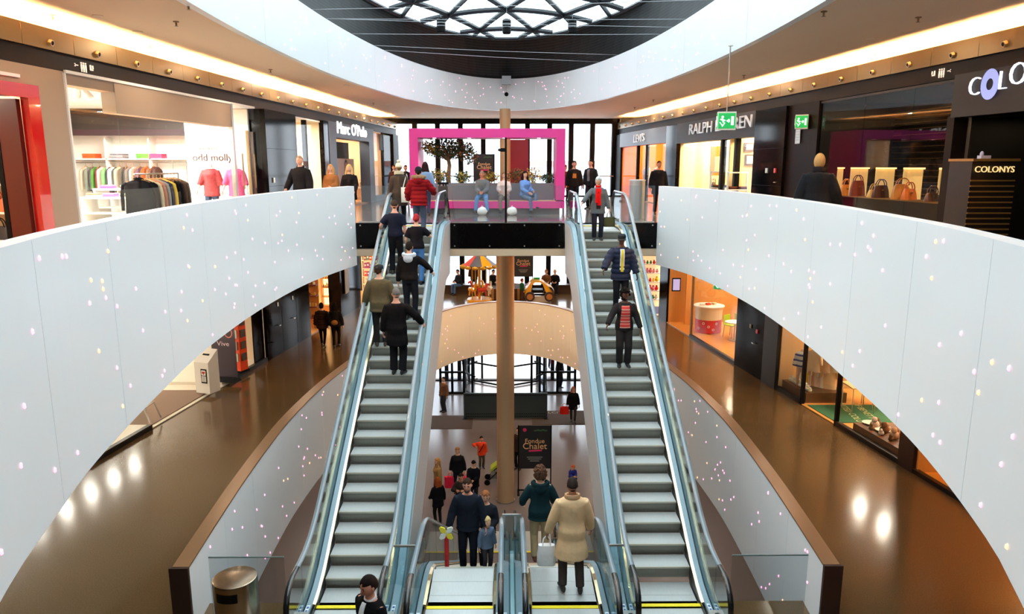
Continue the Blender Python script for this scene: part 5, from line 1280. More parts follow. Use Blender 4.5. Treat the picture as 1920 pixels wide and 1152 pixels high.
for q in range(7):
    z = Z1+.35+q*.42; m = MB(); m.box((xa+xb)/2, ysh+.12, z, xb-xa, .34, .04); m.build('shelf', shelfw, t)
    if q >= 2: bottles(ysh+.05, xa+.06, xb-.06, z+.022, '%%s bottle on the %s lit cosmetics shelf from below, %%s from the left' % nth(q-2), 'bottles on the glowing cosmetics shelves', rnd, 11)
for sx in (xa, xb): m = MB(); m.box(sx, ysh+.12, Z1+1.6, .05, .36, 3.2); m.build('upright', shelfw, t)
m = MB(); m.box((xa+xb)/2, ysh+.1, Z1+.17, xb-xa, .3, .3); m.build('base', shelfw, t)
xs2 = aty(587, 560, a4+1.1).x-.08; t = thing('shelf_unit', 'dark red shelf unit at the left side of the cosmetics shop doorway', 'shelf', (xs2, a4+1.1, Z1))
m = MB(); m.box(xs2, a4+1.35, Z1+1.4, .5, .04, 2.8); m.build('back_panel', shelfw, t)
for q in range(5):
    z = Z1+.5+q*.45; m = MB(); m.box(xs2, a4+1.15, z, .5, .36, .04); m.build('shelf', mat('dark_red_wood', (120, 50, 34), .4), t)
    bottles(a4+1.08, xs2-.22, xs2+.22, z+.022, '%%s bottle on the %s dark red cosmetics shelf from below, %%s from the left' % nth(q), 'bottles on the cosmetics side shelves', rnd, 4)
m = MB(); fhex(m, 'L', LF1, a5, a6, Z1, ZT1, -.02, .5); w = struct('wall_left', m, blackgl)
p = pL1(649, 522); m = MB(); m.box(LF1(p.y)+.04, p.y, p.z, .03, .9, 1.3); tag(m.build('poster', mat('sepia_poster', (150, 132, 100), .5, noise=(3, .4))), 'sepia poster on the black wall right of the cosmetics shop', 'poster')
# colourful shelves of the next shop, seen beside the escalator
ysh = a6+2.2; xa, xb = aty(680, 520, ysh).x, aty(722, 520, ysh).x
t = thing('shelf_unit', 'tall pale shelf unit of colourful boxes left of the left long escalator', 'shelf', ((xa+xb)/2, ysh, Z1))
m = MB(); m.box((xa+xb)/2, ysh+.25, Z1+1.8, xb-xa, .05, 3.5); m.build('back_panel', mat('cream_glow', (255, 236, 200), .7, emit=.5, ec=(255, 226, 170)), t)
for sx in (xa, (xa+xb)/2, xb): m = MB(); m.box(sx, ysh+.1, Z1+1.75, .05, .34, 3.4); m.build('upright', creamp, t)
bc = [(214, 60, 50), (236, 196, 70), (150, 60, 110), (236, 220, 190), (60, 120, 90), (226, 140, 60), (120, 60, 40)]
for q in range(8):
    z = Z1+.3+q*.4; m = MB(); m.box((xa+xb)/2, ysh+.08, z, xb-xa, .34, .035); m.build('shelf', creamp, t)
    for k in range(7):
        x = xa+.1+(xb-xa-.2)*(k+.5)/7; c = rnd.choice(bc); h = rnd.uniform(.16, .28); m = MB(); m.box(x, ysh+.02, z+.02+h/2, (xb-xa)/9, .16, h); m.box(x, ysh-.062, z+.02+h*.6, (xb-xa)/14, .004, h*.3, mi=1)
        tag(m.build('box', [mat('box_%d_%d_%d' % c, c, .5), whitep]), '%s box on the %s pale shelf from below, %s from the left' % (hue(c), nth(q), nth(k)), 'box', 'boxes on the pale shelves')
area('shelf_lamp', ((xa+xb)/2, ysh-.5, ZT1-.1), (math.radians(20), 0, 0), 1.5, .3, 40, SOFT)

# ------------------------------------------------------------ middle floor, right side
b0, b1, b2, b3, b4, b5, b6, b7, b8, b9 = Y1R(1236, 588), Y1R(1250, 600), Y1R(1293, 627), Y1R(1378, 678), Y1R(1430, 712), Y1R(1455, 727), Y1R(1502, 757), Y1R(1566, 797), Y1R(1684, 870), Y1R(1712, 886)
woodfl = mat('orange_wood_floor', (222, 156, 80), .25, noise=(4, .12, (1, 8, 1)))
room('R', RF1, b0+.4, b0+4.5, 3, Z1, ZT1, mat('pale_pink_wall', (236, 214, 196), .7), whitefl, whitep, 260, (1, .92, .8), False, True, size=.3, lx=.8)
m = MB(); m.box(RF1(b0+2)+.6, b0+1.6, Z1+.04, 1.6, 1.6, .02); tag(m.build('rug', mat('blue_rug', (74, 80, 120), .9, noise=(30, .2))), 'blue rug on the floor of the bright shop right of the right long escalator', 'rug')
ysh = b0+2.6; xa, xb = aty(1203, 540, ysh).x, aty(1234, 540, ysh).x
t = thing('shelf_unit', 'pale shelf of colourful toys right of the right long escalator', 'shelf', ((xa+xb)/2, ysh, Z1))
m = MB(); m.box((xa+xb)/2, ysh+.2, Z1+1.6, xb-xa+.3, .05, 3.2); m.build('back_panel', mat('cream_glow', (255, 236, 200), .7), t)
for q in range(7):
    z = Z1+.35+q*.42; m = MB(); m.box((xa+xb)/2, ysh+.05, z, xb-xa+.2, .32, .035); m.build('shelf', whitep, t)
    for k in range(5):
        x = xa+(xb-xa)*(k+.5)/5; c = rnd.choice([(220, 50, 50), (240, 200, 60), (70, 130, 80), (240, 226, 210), (226, 130, 150), (200, 60, 44)]); r = rnd.uniform(.06, .1); m = MB(); m.ell((x, ysh, z+.02+r), (r, r*.8, r), 8, 6); o = m.build('soft_toy', cloth(c, 'plush'), None, True); tag(o, '%s soft toy on the %s pale toy shelf from below, %s from the left' % (hue(c), nth(q), nth(k)), 'toy', 'toys on the pale shelf')
        m = MB(); m.ell((x, ysh, z+.02+r*2.2), (r*.6, r*.55, r*.6), 8, 6); m.build('head', cloth(c, 'plush'), o, True)
m = MB(); fhex(m, 'R', RF1, b1, b0, Z1, ZT1, -.03, .5); struct('wall_right', m, blackgl)
woodw = mat('honey_wood_panel', (206, 150, 84), .45, noise=(3, .1, (8, 8, .4)))
room('R', RF1, b3, b1, 3.4, Z1, ZT1, woodw, woodfl, creamp, 380, (1, .84, .6), True, True, size=.3, lx=.8)
x = RF1(b2)+.35
m = MB(); m.box(x+.2, b1-.5, Z1+1.8, .5, .12, 3.5); struct('wall_right', m, woodw)
p = aty(1268, 534, b1-.6); t = thing('wall_screen', 'small lit screen on the honey wood wall, right middle floor', 'screen', (p.x, p.y, p.z-.3)); m = MB(); m.box(p.x, p.y, p.z, .36, .05, .56); m.build('frame', blackm, t); m = MB(); m.box(p.x, p.y-.03, p.z, .28, .01, .46); m.build('display', emis('screen_glow', (150, 150, 200), .8), t)
m = MB(); fhex(m, 'R', RF1, b3, b2, Z1, Z1+.1, -.02, .1); struct('trim_13', m, kerbm)
t = thing('shop_window', 'clear glazed front of the honey wood shop, right middle floor', 'window', (RF1((b2+b3)/2), (b2+b3)/2, Z1))
cuts = [b3, b3+(b2-b3)*.38, b2]
for a, b in zip(cuts, cuts[1:]): front_pane(t, 'R', RF1, a+.006, b-.006, Z1+.1, ZT1, None, .02)
m = MB(); fhex(m, 'R', RF1, b2-.05, b2+.02, Z1, ZT1, .0, .08); m.build('frame', brass, t)
# round reception desk, chairs
pd = atz(1327, 622, Z1+.03); pd = Vector((max(pd.x, RF1(pd.y)+.75), pd.y, Z1+.03))
t = thing('reception_desk', 'round reception desk, cream above and red with white rings below', 'desk', pd)
m = MB(); m.lathe([(.52, .02), (.52, .55)], 28, pd); m.build('lower_drum', mat('desk_red', (206, 36, 40), .3), t, True)
m = MB(); m.lathe([(.52, .55), (.54, 1.05)], 28, pd); m.build('upper_drum', creamp, t, True)
m = MB(); m.lathe([(.6, 1.05), (.6, 1.09)], 28, pd); m.build('top', whitep, t)
for q, (a, z) in enumerate([(-2.2, .42), (-1.8, .3), (-1.45, .18), (-2.6, .2), (-1.2, .42)]):
    c = pd+Vector((.525*math.cos(a), .525*math.sin(a), z)); tx = Vector((-math.sin(a), math.cos(a), 0)); m = MB(); n = 14
    m.add([c+tx*(r_*math.cos(2*PI*k/n))+Vector((0, 0, r_*math.sin(2*PI*k/n))) for r_ in (.03, .05) for k in range(n)], [(k, (k+1) % n, n+(k+1) % n, n+k) for k in range(n)]); m.build('ring_print', whitep, t)
for q in range(3): c = pd+Vector((-.3+.26*q, -.1+.1*q, 1.09)); m = MB(); m.box(c.x, c.y, c.z+.04, .18, .13, .08, rz=.4*q); tag(m.build('paper_box', [whitep, cloth((226, 90, 70)), creamp][q % 3]), 'small %s box on top of the round reception desk' % ['white', 'red', 'cream'][q], 'box')
def chair(label, loc, rz, c, group):
    t = thing('chair', label, 'chair', loc, rz, group)
    m = MB(); m.loft([[(x*.21, y*.21, .45+h) for x, y in ((-1, -1), (1, -1), (1, 1), (-1, 1))] for h in (0, .035)]); m.build('seat', c, t, world=False)
    m = MB(); m.loft([[(x*.2, .2+.03*f+d, .5+.34*f) for x, d in ((-1, 0), (1, 0), (1, .025), (-1, .025))] for f in (0, .5, 1)]); m.build('backrest', c, t, world=False)
    for sx in (-1, 1):
        for sy in (-1, 1): m = MB(); m.tube([(sx*.18, sy*.18, .45), (sx*.21, sy*.21, 0)], .014, 6); m.build('leg', stainless, t, world=False)
gch = mat('lime_plastic', (170, 200, 50), .4); rch = mat('red_plastic', (190, 40, 50), .4)
for q, (dy, dx, c, lab) in enumerate([(-.9, .5, gch, 'lime green chair nearest the black door inside the honey wood shop'), (-.5, 1.1, gch, 'lime green chair farther inside the honey wood shop'), (-1.3, 1.0, rch, 'red chair inside the honey wood shop')]):
    chair(lab, (pd.x+dx*.9+.2, pd.y+dy, Z1+.03), .6+q, c, None)
t = thing('table', 'small pale table among the chairs of the honey wood shop', 'table', (pd.x+.6, pd.y-1.5, Z1+.03)); p = Vector(t.location); m = MB(); m.lathe([(.38, .7), (.38, .73)], 20, p); m.build('top', whitep, t); m = MB(); m.tube([p, p+Vector((0, 0, .7))], .03, 8); m.build('stem', stainless, t); m = MB(); m.lathe([(.25, 0), (.2, .03)], 16, p); m.build('foot', stainless, t)
p = aty(1328, 534, 24.0); exit_sign('green exit sign just under the right white parapet on the middle floor', (RF1(24)-.5, 24.0, p.z), -.3, .5, .3, .3, True, Z1+4.05-p.z+.15)
# black service door and pier
m = MB(); fhex(m, 'R', RF1, b4, b3, Z1, ZT1, -.03, .5); w = struct('door_3', m, blackgl)
for u, v, c, nm in ((1422, 622, (200, 36, 32), 'call_point'), (1410, 612, (150, 140, 90), 'sign_plate')):
    p = pR1(u, v); m = MB(); m.box(RF1(p.y)-.045, p.y, p.z, .03, .12, .12); m.build(nm, mat(nm+'_m', c, .4), w)
p = pR1(1418, 645); m = MB(); m.tube([(RF1(p.y)-.02, p.y, p.z), (RF1(p.y)-.1, p.y, p.z), (RF1(p.y)-.1, p.y+.14, p.z)], .014, 6); m.build('handle', stainless, w)
m = MB(); fhex(m, 'R', RF1, b5, b4, Z1, ZT1, -.06, .5); struct('wall_right', m, mat('dark_grey_pier', (34, 30, 27), .4))
# baby clothes shop
room('R', RF1, b8, b5, 4.2, Z1, ZT1, mat('tan_wall', (206, 160, 100), .7), woodfl, creamp, 500, (1, .86, .64), True, True, size=.3, lx=.6)
m = MB(); fhex(m, 'R', RF1, b8, b7, Z1, Z1+.12, -.02, .1); fhex(m, 'R', RF1, b6, b5, Z1, Z1+.12, -.02, .1); struct('trim_14', m, kerbm)
t = thing('shop_window', 'glazed corner window of the baby clothes shop by the black door', 'window', (RF1((b5+b6)/2), (b5+b6)/2, Z1))
front_pane(t, 'R', RF1, b6+.03, b5-.02, Z1+.12, ZT1, None, .02)
m = MB(); fhex(m, 'R', RF1, b6-.03, b6+.05, Z1, ZT1, -.02, .07); m.build('mullion', blackm, t)
m = MB(); x = RF1(b6); m.box(x+.75, b6, Z1+1.6, 1.3, .012, 3.0); m.build('return_pane', shopglass, t)
t2 = thing('shop_window', 'glazed window with a mullion beside the green door mat, right middle floor', 'window', (RF1((b7+b8)/2), (b7+b8)/2, Z1))
front_pane(t2, 'R', RF1, b8+.02, b7-.03, Z1+.12, ZT1, None, .02)
m = MB(); fhex(m, 'R', RF1, b7-.04, b7+.04, Z1, ZT1, -.02, .07); m.build('mullion', blackm, t2)
brownb = mat('brown_display_base', (104, 66, 40), .45)
m = MB(); fhex(m, 'R', RF1, b6+.05, b5-.05, Z1+.03, Z1+.32, .15, 1.3); tag(m.build('display_platform', brownb), 'brown display base in the corner window of the baby clothes shop', 'platform')
m = MB(); fhex(m, 'R', RF1, b8+.05, b7-.5, Z1+.03, Z1+.26, .15, 1.2); tag(m.build('display_platform', brownb), 'brown display base beside the green door mat', 'platform')
m = MB(); x = RF1(b6)+.1; p0, p1, p2, p3 = [Vector((RF1(b6-.15)+.1, b6-.15)), Vector((RF1(b6-.15)+1.9, b6-.15)), Vector((RF1(b7+.1)+1.9, b7+.1)), Vector((RF1(b7+.1)+.1, b7+.1))]
m.prism([(q.x, q.y) for q in (p3, p2, p1, p0)], Z1+.031, Z1+.045); gm = tag(m.build('door_mat', mat('green_mat', (40, 96, 60), .9, noise=(40, .2))), 'green door mat with pale lettering at the baby clothes shop', 'mat')
me = text_mesh('UNITED COLORS', .26, .002); me2 = text_mesh('OF BENETTON', .26, .002)
for k, mm in enumerate((me, me2)):
    mm.materials.clear(); mm.materials.append(mat('mat_letter', (190, 190, 130), .8)); mm.transform(MW[gm.name].inverted() @ Matrix.Translation(((p0.x+p2.x)/2-.12+.42*k, (p0.y+p2.y)/2, Z1+.05)) @ Matrix.Rotation(-PI/2-.1, 4, 'Z')); o = bpy.data.objects.new('lettering', mm); COL.objects.link(o); o.parent = gm
# clothes, toys and shoes in the baby shop windows
bcol = [(226, 196, 160), (214, 176, 140), (236, 216, 186), (200, 160, 130), (226, 206, 176), (206, 180, 150), (222, 190, 150), (40, 34, 34)]
xr_ = RF1(b6)+.85; t = thing('clothes_rack', 'clothes rack of pale baby clothes behind the corner window', 'rack', (xr_+.5, b6+.35, Z1+.03))
m = MB(); m.tube([(xr_-.55, b6+.35, Z1+1.6), (xr_+1.6, b6+.05, Z1+1.6)], .015, 8); m.build('rail', stainless, t)
for xx_ in (xr_-.5, xr_+1.55): m = MB(); m.tube([(xx_, b6+.34 if xx_ < xr_ else b6+.06, Z1+.03), (xx_, b6+.34 if xx_ < xr_ else b6+.06, Z1+1.6)], .018, 8); m.build('post', stainless, t)
for q, c in enumerate(bcol): garment('%s on the baby clothes rack' % ['beige top, first', 'tan top, second', 'cream top, third', 'light brown top, fourth', 'pale top, fifth', 'sand top, sixth', 'tan dress, seventh', 'black dress, last'][q], (xr_-.45+.26*q, b6+.33-.035*q, Z1+1.6), -.9, c, .85 if q == 7 else .6, .4, .12, 'clothes on the baby clothes rack', .3)
pa, pb = aty(1508, 690, 20.55), aty(1560, 690, 19.95); zr2 = Z1+1.12
t = thing('clothes_rack', 'small rack of pale baby clothes close behind the corner window', 'rack', ((pa.x+pb.x)/2, (pa.y+pb.y)/2, Z1+.03))
m = MB(); m.tube([(pa.x-.05, pa.y+.04, zr2), (pb.x+.05, pb.y-.04, zr2)], .015, 8); m.build('rail', stainless, t)
for q_ in (pa, pb): m = MB(); m.tube([(q_.x, q_.y+.03, Z1+.03), (q_.x, q_.y+.03, zr2)], .018, 8); m.build('post', stainless, t)
for q in range(9):
    c = [(246, 234, 214), (238, 214, 190), (240, 206, 60), (250, 240, 226), (226, 186, 160), (244, 226, 200), (236, 206, 190), (250, 240, 224), (228, 196, 150)][q]; f = (q+.5)/9; garment('%s baby garment on the small rack behind the corner window, %s from the left' % (hue(c), nth(q)), (pa.x+(pb.x-pa.x)*f, pa.y+(pb.y-pa.y)*f, zr2), -.5, c, .68, .36, .16, 'clothes on the small baby rack', .3)
y = (b5+b6)/2; t = person('child mannequin in a blue and white striped top in the corner window', (RF1(y)+.3, y-.05, Z1+.28), PI-.5, 1.3, (226, 180, 140), top=dict(c=(200, 200, 220), hem=.85, t=.03, mat=mat('blue_white_stripe', (200, 200, 220), .8, stripes=(2, .16, [(0, (60, 66, 130)), (.35, (226, 222, 214))]))), legs=((206, 170, 140), 'slim'), shoes=(150, 90, 60), headless=True, name='mannequin', cat='mannequin', lod=.03)
for q in range(9):
    y = b6+.15+(b5-b6-.3)*q/9; r = .05+.012*(q % 3); m = MB(); m.ell((RF1(y)+.3, y, Z1+.32+r), (r*1.3, r, r), 8, 6); o = tag(m.build('soft_toy', cloth((238, 228, 206), 'plush'), None, True), 'white plush toy in the corner window, %s from its near end' % nth(q), 'toy', 'white plush toys in the corner window')
    m = MB(); m.ell((RF1(y)+.3, y-.02, Z1+.32+r*2.2), (r*.7, r*.65, r*.7), 8, 6); m.build('head', cloth((238, 228, 206), 'plush'), o, True)
for q in range(12):
    y = b8+.35+(b7-b8-1.0)*q/12; r = .06+.02*((q*5) % 3); xx_ = RF1(y)+.28+.3*((q*7) % 3)/2; c = [(206, 170, 140), (150, 110, 80), (226, 206, 186), (120, 84, 60)][q % 4]; m = MB(); m.ell((xx_, y, Z1+.26+r), (r*1.2, r, r), 8, 6); o = tag(m.build('soft_toy', cloth(c, 'plush'), None, True), '%s plush toy on the base beside the green mat, %s from its near end' % (hue(c), nth(q)), 'toy', 'plush toys beside the green mat')
    m = MB(); m.ell((xx_-.03, y-.03, Z1+.26+r*2.3), (r*.75, r*.7, r*.75), 8, 6); m.build('head', cloth(c, 'plush'), o, True)
for q in range(2):
    y = b7-.6-.5*q; m = MB(); m.lathe([(.1, .0), (.17, .02), (.18, .035)], 16, (RF1(y)+.5, y, Z1+.27)); tag(m.build('hat', cloth((240, 230, 206))), 'round cream hat on the base beside the green mat, %s' % ['farther', 'nearer'][q], 'hat')
for q, (dx, dy) in enumerate([(1.3, -.6), (2.0, -.3)]):
    t = thing('steel_table', 'bent steel tube table frame in the baby clothes shop, %s one' % ['left', 'right'][q], 'table', (RF1(b6)+dx, b6+dy, Z1+.03)); x, y, z = t.location
    for s_ in (-1, 1): m = MB(); m.tube([(x+s_*.3, y-.3, z), (x+s_*.3, y-.3, z+.7), (x+s_*.3, y+.3, z+.7), (x+s_*.3, y+.3, z)], .016, 6); m.build('tube_leg', stainless, t)
    m = MB(); m.box(x, y, z+.72, .7, .7, .03); m.build('top', mat('clear_wood', (220, 180, 120), .4), t)
m = MB(); fhex(m, 'R', RF1, b9, b8, Z1, ZT1, -.03, .5); struct('wall_right', m, mat('dark_brown_pier', (46, 24, 18), .4))
m = MB(); fhex(m, 'R', RF1, 8.5, b9, Z1, Z1+.1, -.02, .1); struct('trim_15', m, kerbm)
room('R', RF1, 9.0, b9, 3.2, Z1, ZT1, mat('orange_shop_wall', (240, 170, 80), .7), mat('orange_shop_floor', (246, 170, 70), .3), creamp, 170, WARM, True, True, size=.6, lx=.8)
t = thing('shop_window', 'glazed front of the orange lit shop at the far right, middle floor', 'window', (RF1(11.5), 11.5, Z1)); front_pane(t, 'R', RF1, 9.1, b9-.02, Z1+.1, ZT1, None, .02)
p = pR1(1722, 868); y = b9-.6
for q in range(3):
    t = thing('framed_picture', 'small framed picture leaning in the orange lit shop window, %s' % ['far', 'middle', 'near'][q], 'picture', (RF1(y-.5*q)+.5, y-.5*q, Z1+.03)); x, yy, z = t.location
    m = MB(); m.box(x, yy, z+.22, .42, .05, .4); m.build('frame', dwood_m, t); m = MB(); m.box(x, yy-.03, z+.22, .3, .01, .28); m.build('print', mat('purple_print', (150, 90, 110), .5, noise=(14, .6)), t)
for q in range(8):
    yy = b9-1.0-.25*q; m = MB(); r = .09+.03*(q % 3); m.ell((RF1(yy)+.5+.25*(q % 2), yy, Z1+.03+r), (r*1.2, r, r), 8, 6, fn=lambda d: 1+.1*math.sin(5*d.x)); o = tag(m.build('fabric_bundle', cloth([(220, 70, 40), (240, 150, 50), (206, 60, 70)][q % 3])), '%s bundle on the floor of the orange lit shop, %s from the far end' % (['red', 'orange', 'pink red'][q % 3], nth(q)), 'bundle', 'bundles in the orange lit shop')
# ------------------------------------------------------------ upper floor, centre: pink frame, bench, plants
pinkm = mat('pink_frame', (214, 52, 138), .45, noise=(1, .06)); greyb = mat('grey_bench', (112, 112, 114), .5)
xa, xb, ya, yb, za, zb = -3.18, 1.92, 24.35, 25.95, .2, 2.78; th = .29
t = thing('frame_pavilion', 'large magenta box frame around a bench at the head of the escalators', 'frame', ((xa+xb)/2, (ya+yb)/2, 0)); xm = (xa+xb)/2; ym = (ya+yb)/2
for nm, a in (('top_beam', (xm, ym, zb-th/2, xb-xa, yb-ya, th)), ('bottom_beam', (xm, ym, za+th/2-.03, xb-xa, yb-ya, th-.06)), ('side_panel', (xa+th/2, ym, (za+zb)/2, th, yb-ya-.004, zb-za-2*th+.04)), ('side_panel', (xb-th/2, ym, (za+zb)/2, th, yb-ya-.004, zb-za-2*th+.04))):
    m = MB(); m.box(*a); m.build(nm, pinkm, t)
m = MB(); m.box(xm, ym, za/2, xb-xa-.3, yb-ya-.3, za); m.build('base', greyb, t)
m = MB(); m.box(xm, ya+.28, .43, xb-xa-2*th-.02, .5, .04); m.build('bench_seat', mat('tan_bench_seat', (196, 160, 120), .5), t)
m = MB(); m.box(xm, yb-.45, .7, xb-xa-2*th-.02, .6, .6); m.build('planter', greyb, t)
for k in range(4):
    x = xa+.8+k*1.15; m = MB(); m.tube([(x, ya+.35, zb-th-.006), (x, ya+.35, zb-th-.012)], .06, 10); m.build('lamp', emis('frame_lamp', (255, 220, 225), 6), t)
tz = zb-th; 
for k, x in enumerate((-2.9+.62, 1.0)): 
    sp = bpy.data.lights.new('frame_lamp', 'SPOT'); sp.energy = 60; sp.spot_size = 1.6; sp.color = (1, .85, .8); o = bpy.data.objects.new('frame_lamp', sp); COL.objects.link(o); o.location = (x, ya+.35, tz-.03)
leafm = [mat('leaf_green', (62, 84, 40), .6), mat('leaf_dark', (40, 58, 34), .6), mat('leaf_yellow', (196, 176, 60), .6), mat('leaf_rust', (150, 90, 44), .6)]
barkm = mat('bark', (110, 84, 56), .8, noise=(12, .3))
def leafcloud(m, c, r, n, rnd, pal, size=.06):
    for _ in range(n):
        d = Vector((rnd.gauss(0, 1), rnd.gauss(0, 1), rnd.gauss(0, 1))).normalized()*(rnd.random()**.4); q = Vector(c)+Vector((d.x*r[0], d.y*r[1], d.z*r[2]))
        u = Vector((rnd.gauss(0, 1), rnd.gauss(0, 1), rnd.gauss(0, 1))).normalized()*size*rnd.uniform(.6, 1.2); w = u.cross(Vector((rnd.gauss(0, 1), rnd.gauss(0, 1), rnd.gauss(0, 1)))).normalized()*size*.35
        m.add([q-u, q+w+Vector((0, 0, .01)), q+u, q-w], [(0, 1, 2), (0, 2, 3)], rnd.choice(pal))
rnd = random.Random(11)
tx, ty = aty(842, 330, 25.5).x, 25.5
t = thing('tree', 'small leafy tree with a crooked trunk growing inside the pink frame', 'tree', (tx, ty, 1.0))
m = MB(); m.tube([(tx, ty, .7), (tx-.03, ty, 1.2), (tx+.02, ty, 1.6), (tx-.02, ty, 1.85)], [.09, .075, .065, .06], 8); m.build('trunk', barkm, t, True)
m = MB()
for k in range(13):
    a = 2*PI*k/13; e_ = Vector((tx+math.cos(a)*rnd.uniform(.5, .9), ty+math.sin(a)*rnd.uniform(.15, .4), rnd.uniform(1.95, 2.4))); m.tube([(tx-.02, ty, 1.75), Vector((tx, ty, 1.8)).lerp(e_, .5)+Vector((0, 0, .1)), e_], [.035, .022, .008], 5)
m.build('branches', barkm, t)['kind'] = 'stuff'
m = MB(); leafcloud(m, (tx+.05, ty, 2.15), (.85, .42, .36), 1250, rnd, [0, 0, 1, 1, 3], .07); leafcloud(m, (tx-.62, ty-.1, 2.2), (.3, .3, .3), 260, rnd, [2, 2, 0], .07); leafcloud(m, (tx+.7, ty, 1.9), (.35, .3, .28), 260, rnd, [0, 1, 3], .07)
m.build('foliage', leafm, t)['kind'] = 'stuff'
for q, (u, w, h, pal, lab) in enumerate([(800, .35, .45, [0, 2, 3], 'yellowing bushy plant in the frame planter, leftmost'), (826, .4, .5, [3, 2, 0], 'rust coloured plant in the frame planter under the tree'), (868, .3, .4, [0, 2, 1], 'green plant with yellow flowers in the frame planter, right of the tree'), (918, .35, .4, [2, 3], 'orange flowering plant in the frame planter beside the bald man'), (968, .4, .5, [3, 0], 'dry grassy plant in the frame planter right of the column'), (998, .35, .5, [2, 2, 3], 'golden grass plant in the frame planter beside the woman in blue'), (1028, .3, .35, [1, 0], 'dark low plant in the frame planter, rightmost')]):
    p = aty(u, 340, 25.5); t = thing('planter_plant', lab, 'plant', (p.x, 25.5, 1.0)); m = MB(); leafcloud(m, (p.x, 25.5, 1.0+h*.5), (w, .25, h*.55), 260, rnd, pal, .06); m.build('foliage', leafm, t)['kind'] = 'stuff'
    m = MB()
    for k in range(6): a = rnd.uniform(0, 2*PI); m.tube([(p.x, 25.5, .98), (p.x+math.cos(a)*w*.4, 25.5+math.sin(a)*.12, 1.0+h*.8)], .008, 4)
    m.build('stems', barkm, t)['kind'] = 'stuff'
# white bags on the floor by the bench
for u, lab in ((904, 'white plastic bag on the floor in front of the bald seated man'), (960, 'white plastic bag on the floor just right of the slim black pole')):
    p = atz(u, 404, 0); t = thing('plastic_bag', lab, 'bag', (p.x, p.y, 0)); rr = random.Random(u); m = MB(); m.ell((p.x, p.y, .13), (.17, .13, .14), 12, 8, fn=lambda d: 1+rr.uniform(-.08, .08)); m.build('body', cloth((236, 234, 228)), t, True)
    m = MB(); m.tube([(p.x-.05, p.y, .24), (p.x, p.y, .31), (p.x+.05, p.y, .24)], .015, 6); m.build('handle', cloth((236, 234, 228)), t, True)
m = MB(); p = atz(948, 372, .45); 
# dark red board and poster by the facade
m = MB(); xa2, xb2 = aty(937, 300, 33).x, aty(991, 300, 33).x; zt2 = aty(960, 262, 33).z; t = thing('red_board', 'tall dark red board standing behind the pink frame near the facade', 'board', ((xa2+xb2)/2, 33, 0)); m.box((xa2+xb2)/2, 33, zt2/2, xb2-xa2, .12, zt2); m.build('panel', mat('dark_red_board', (150, 28, 46), .5), t)
m = MB(); m.box((xa2+xb2)/2, 33, .03, xb2-xa2+.1, .5, .06); m.build('foot', blackm, t)
posterm = mat('poster_black', (26, 24, 26), .4); goldl = mat('poster_gold', (216, 160, 110), .5, emit=.12); pinkl = mat('poster_pink', (206, 40, 90), .5, emit=.1); leafp = mat('poster_green', (50, 84, 48), .6)
def poster_stand(label, c, w, h, z0, base=True):
    t = thing('poster_stand', label, 'poster', c); x, y, z = c
    m = MB(); m.box(x, y, z+z0+h/2, w, .05, h); m.build('panel', posterm, t)
    for s_ in (-1, 1): m = MB(); m.box(x+s_*(w/2+.02), y, z+(z0+h)/2, .04, .06, z0+h); m.build('post', blackm, t)
    if base:
        for s_ in (-1, 1): m = MB(); m.box(x+s_*(w/2+.02), y, z+.02, .08, .5, .04); m.build('foot', blackm, t)
        m = MB(); m.box(x, y, z+.12, w, .04, .05); m.build('cross_bar', blackm, t)
    f = y-.03
    text('lettering', 'Fondue', w*.21, goldl, t, (x, f-.002, z+z0+h*.64), (1, 0), .004); text('lettering', 'Chalet', w*.29, goldl, t, (x, f-.002, z+z0+h*.52), (1, 0), .004)
    m = MB(); m.box(x+.02*w, f, z+z0+h*.42, w*.42, .012, h*.035, M=Matrix.Rotation(-.05, 3, 'Y')); m.build('pink_band', pinkl, t)
    m = MB(); m.tube([(x-w*.32, f+.004, z+z0+h*.9), (x-w*.32, f-.006, z+z0+h*.9)], w*.06, 12); m.build('pink_dot', pinkl, t)
    for q in range(3): m = MB(); m.box(x, f, z+z0+h*(.27-.045*q), w*(.5, .42, .3)[q], .008, h*.01); m.build('text_line', mat('poster_pale', (170, 166, 160), .6), t)
    m = MB()
    for q in range(5): m.ell((x+w*(.02+.08*q), f, z+z0+h*(.88+.015*(q % 2))), (w*.06, .005, h*.018), 8, 4)
    m.build('leaf_print', leafp, t)
p = atz(1002, 925, -10); poster_stand('black poster stand with gold lettering beside the tall column, ground floor', (p.x, p.y, -10), 1.12, 1.62, .95)
p = aty(908, 340, 30); poster_stand('black poster with gold lettering behind the seated bald man, upper floor', (p.x, 30, 0), .78, 1.1, .95)
p = aty(981, 500, 37.3); poster_stand('black poster with gold lettering before the windows, middle floor', (p.x, 37.3, -5), .95, 1.3, .95)
# black easel left, steel cylinder right
p = atz(836, 404, 0); t = thing('easel', 'black A-frame easel beside the left long escalator head', 'easel', (p.x, 23.0, 0)); x = p.x
for a, b in (((-.18, .0, 0), (-.1, .1, 1.05)), ((.2, .0, 0), (.08, .1, 1.05)), ((0, .6, 0), (0, .12, 1.05))): m = MB(); m.tube([(x+a[0], 23+a[1], a[2]), (x+b[0], 23+b[1], b[2])], .022, 6); m.build('leg', blackm, t)
m = MB(); m.box(x, 23.1, 1.05, .34, .06, .06); m.box(x, 23.02, .12, .4, .06, .05); m.build('cross_bar', blackm, t)
m = MB(); m.box(x+.0, 23.05, .62, .3, .03, .7, M=Matrix.Rotation(.1, 3, 'X')); m.build('board', mat('dark_board', (50, 46, 50), .5), t)
p = aty(1194, 380, 22.6); t = thing('litter_bin', 'pale steel cylinder bin behind the glass right of the right long escalator', 'bin', (p.x, 22.6, 0)); x = p.x
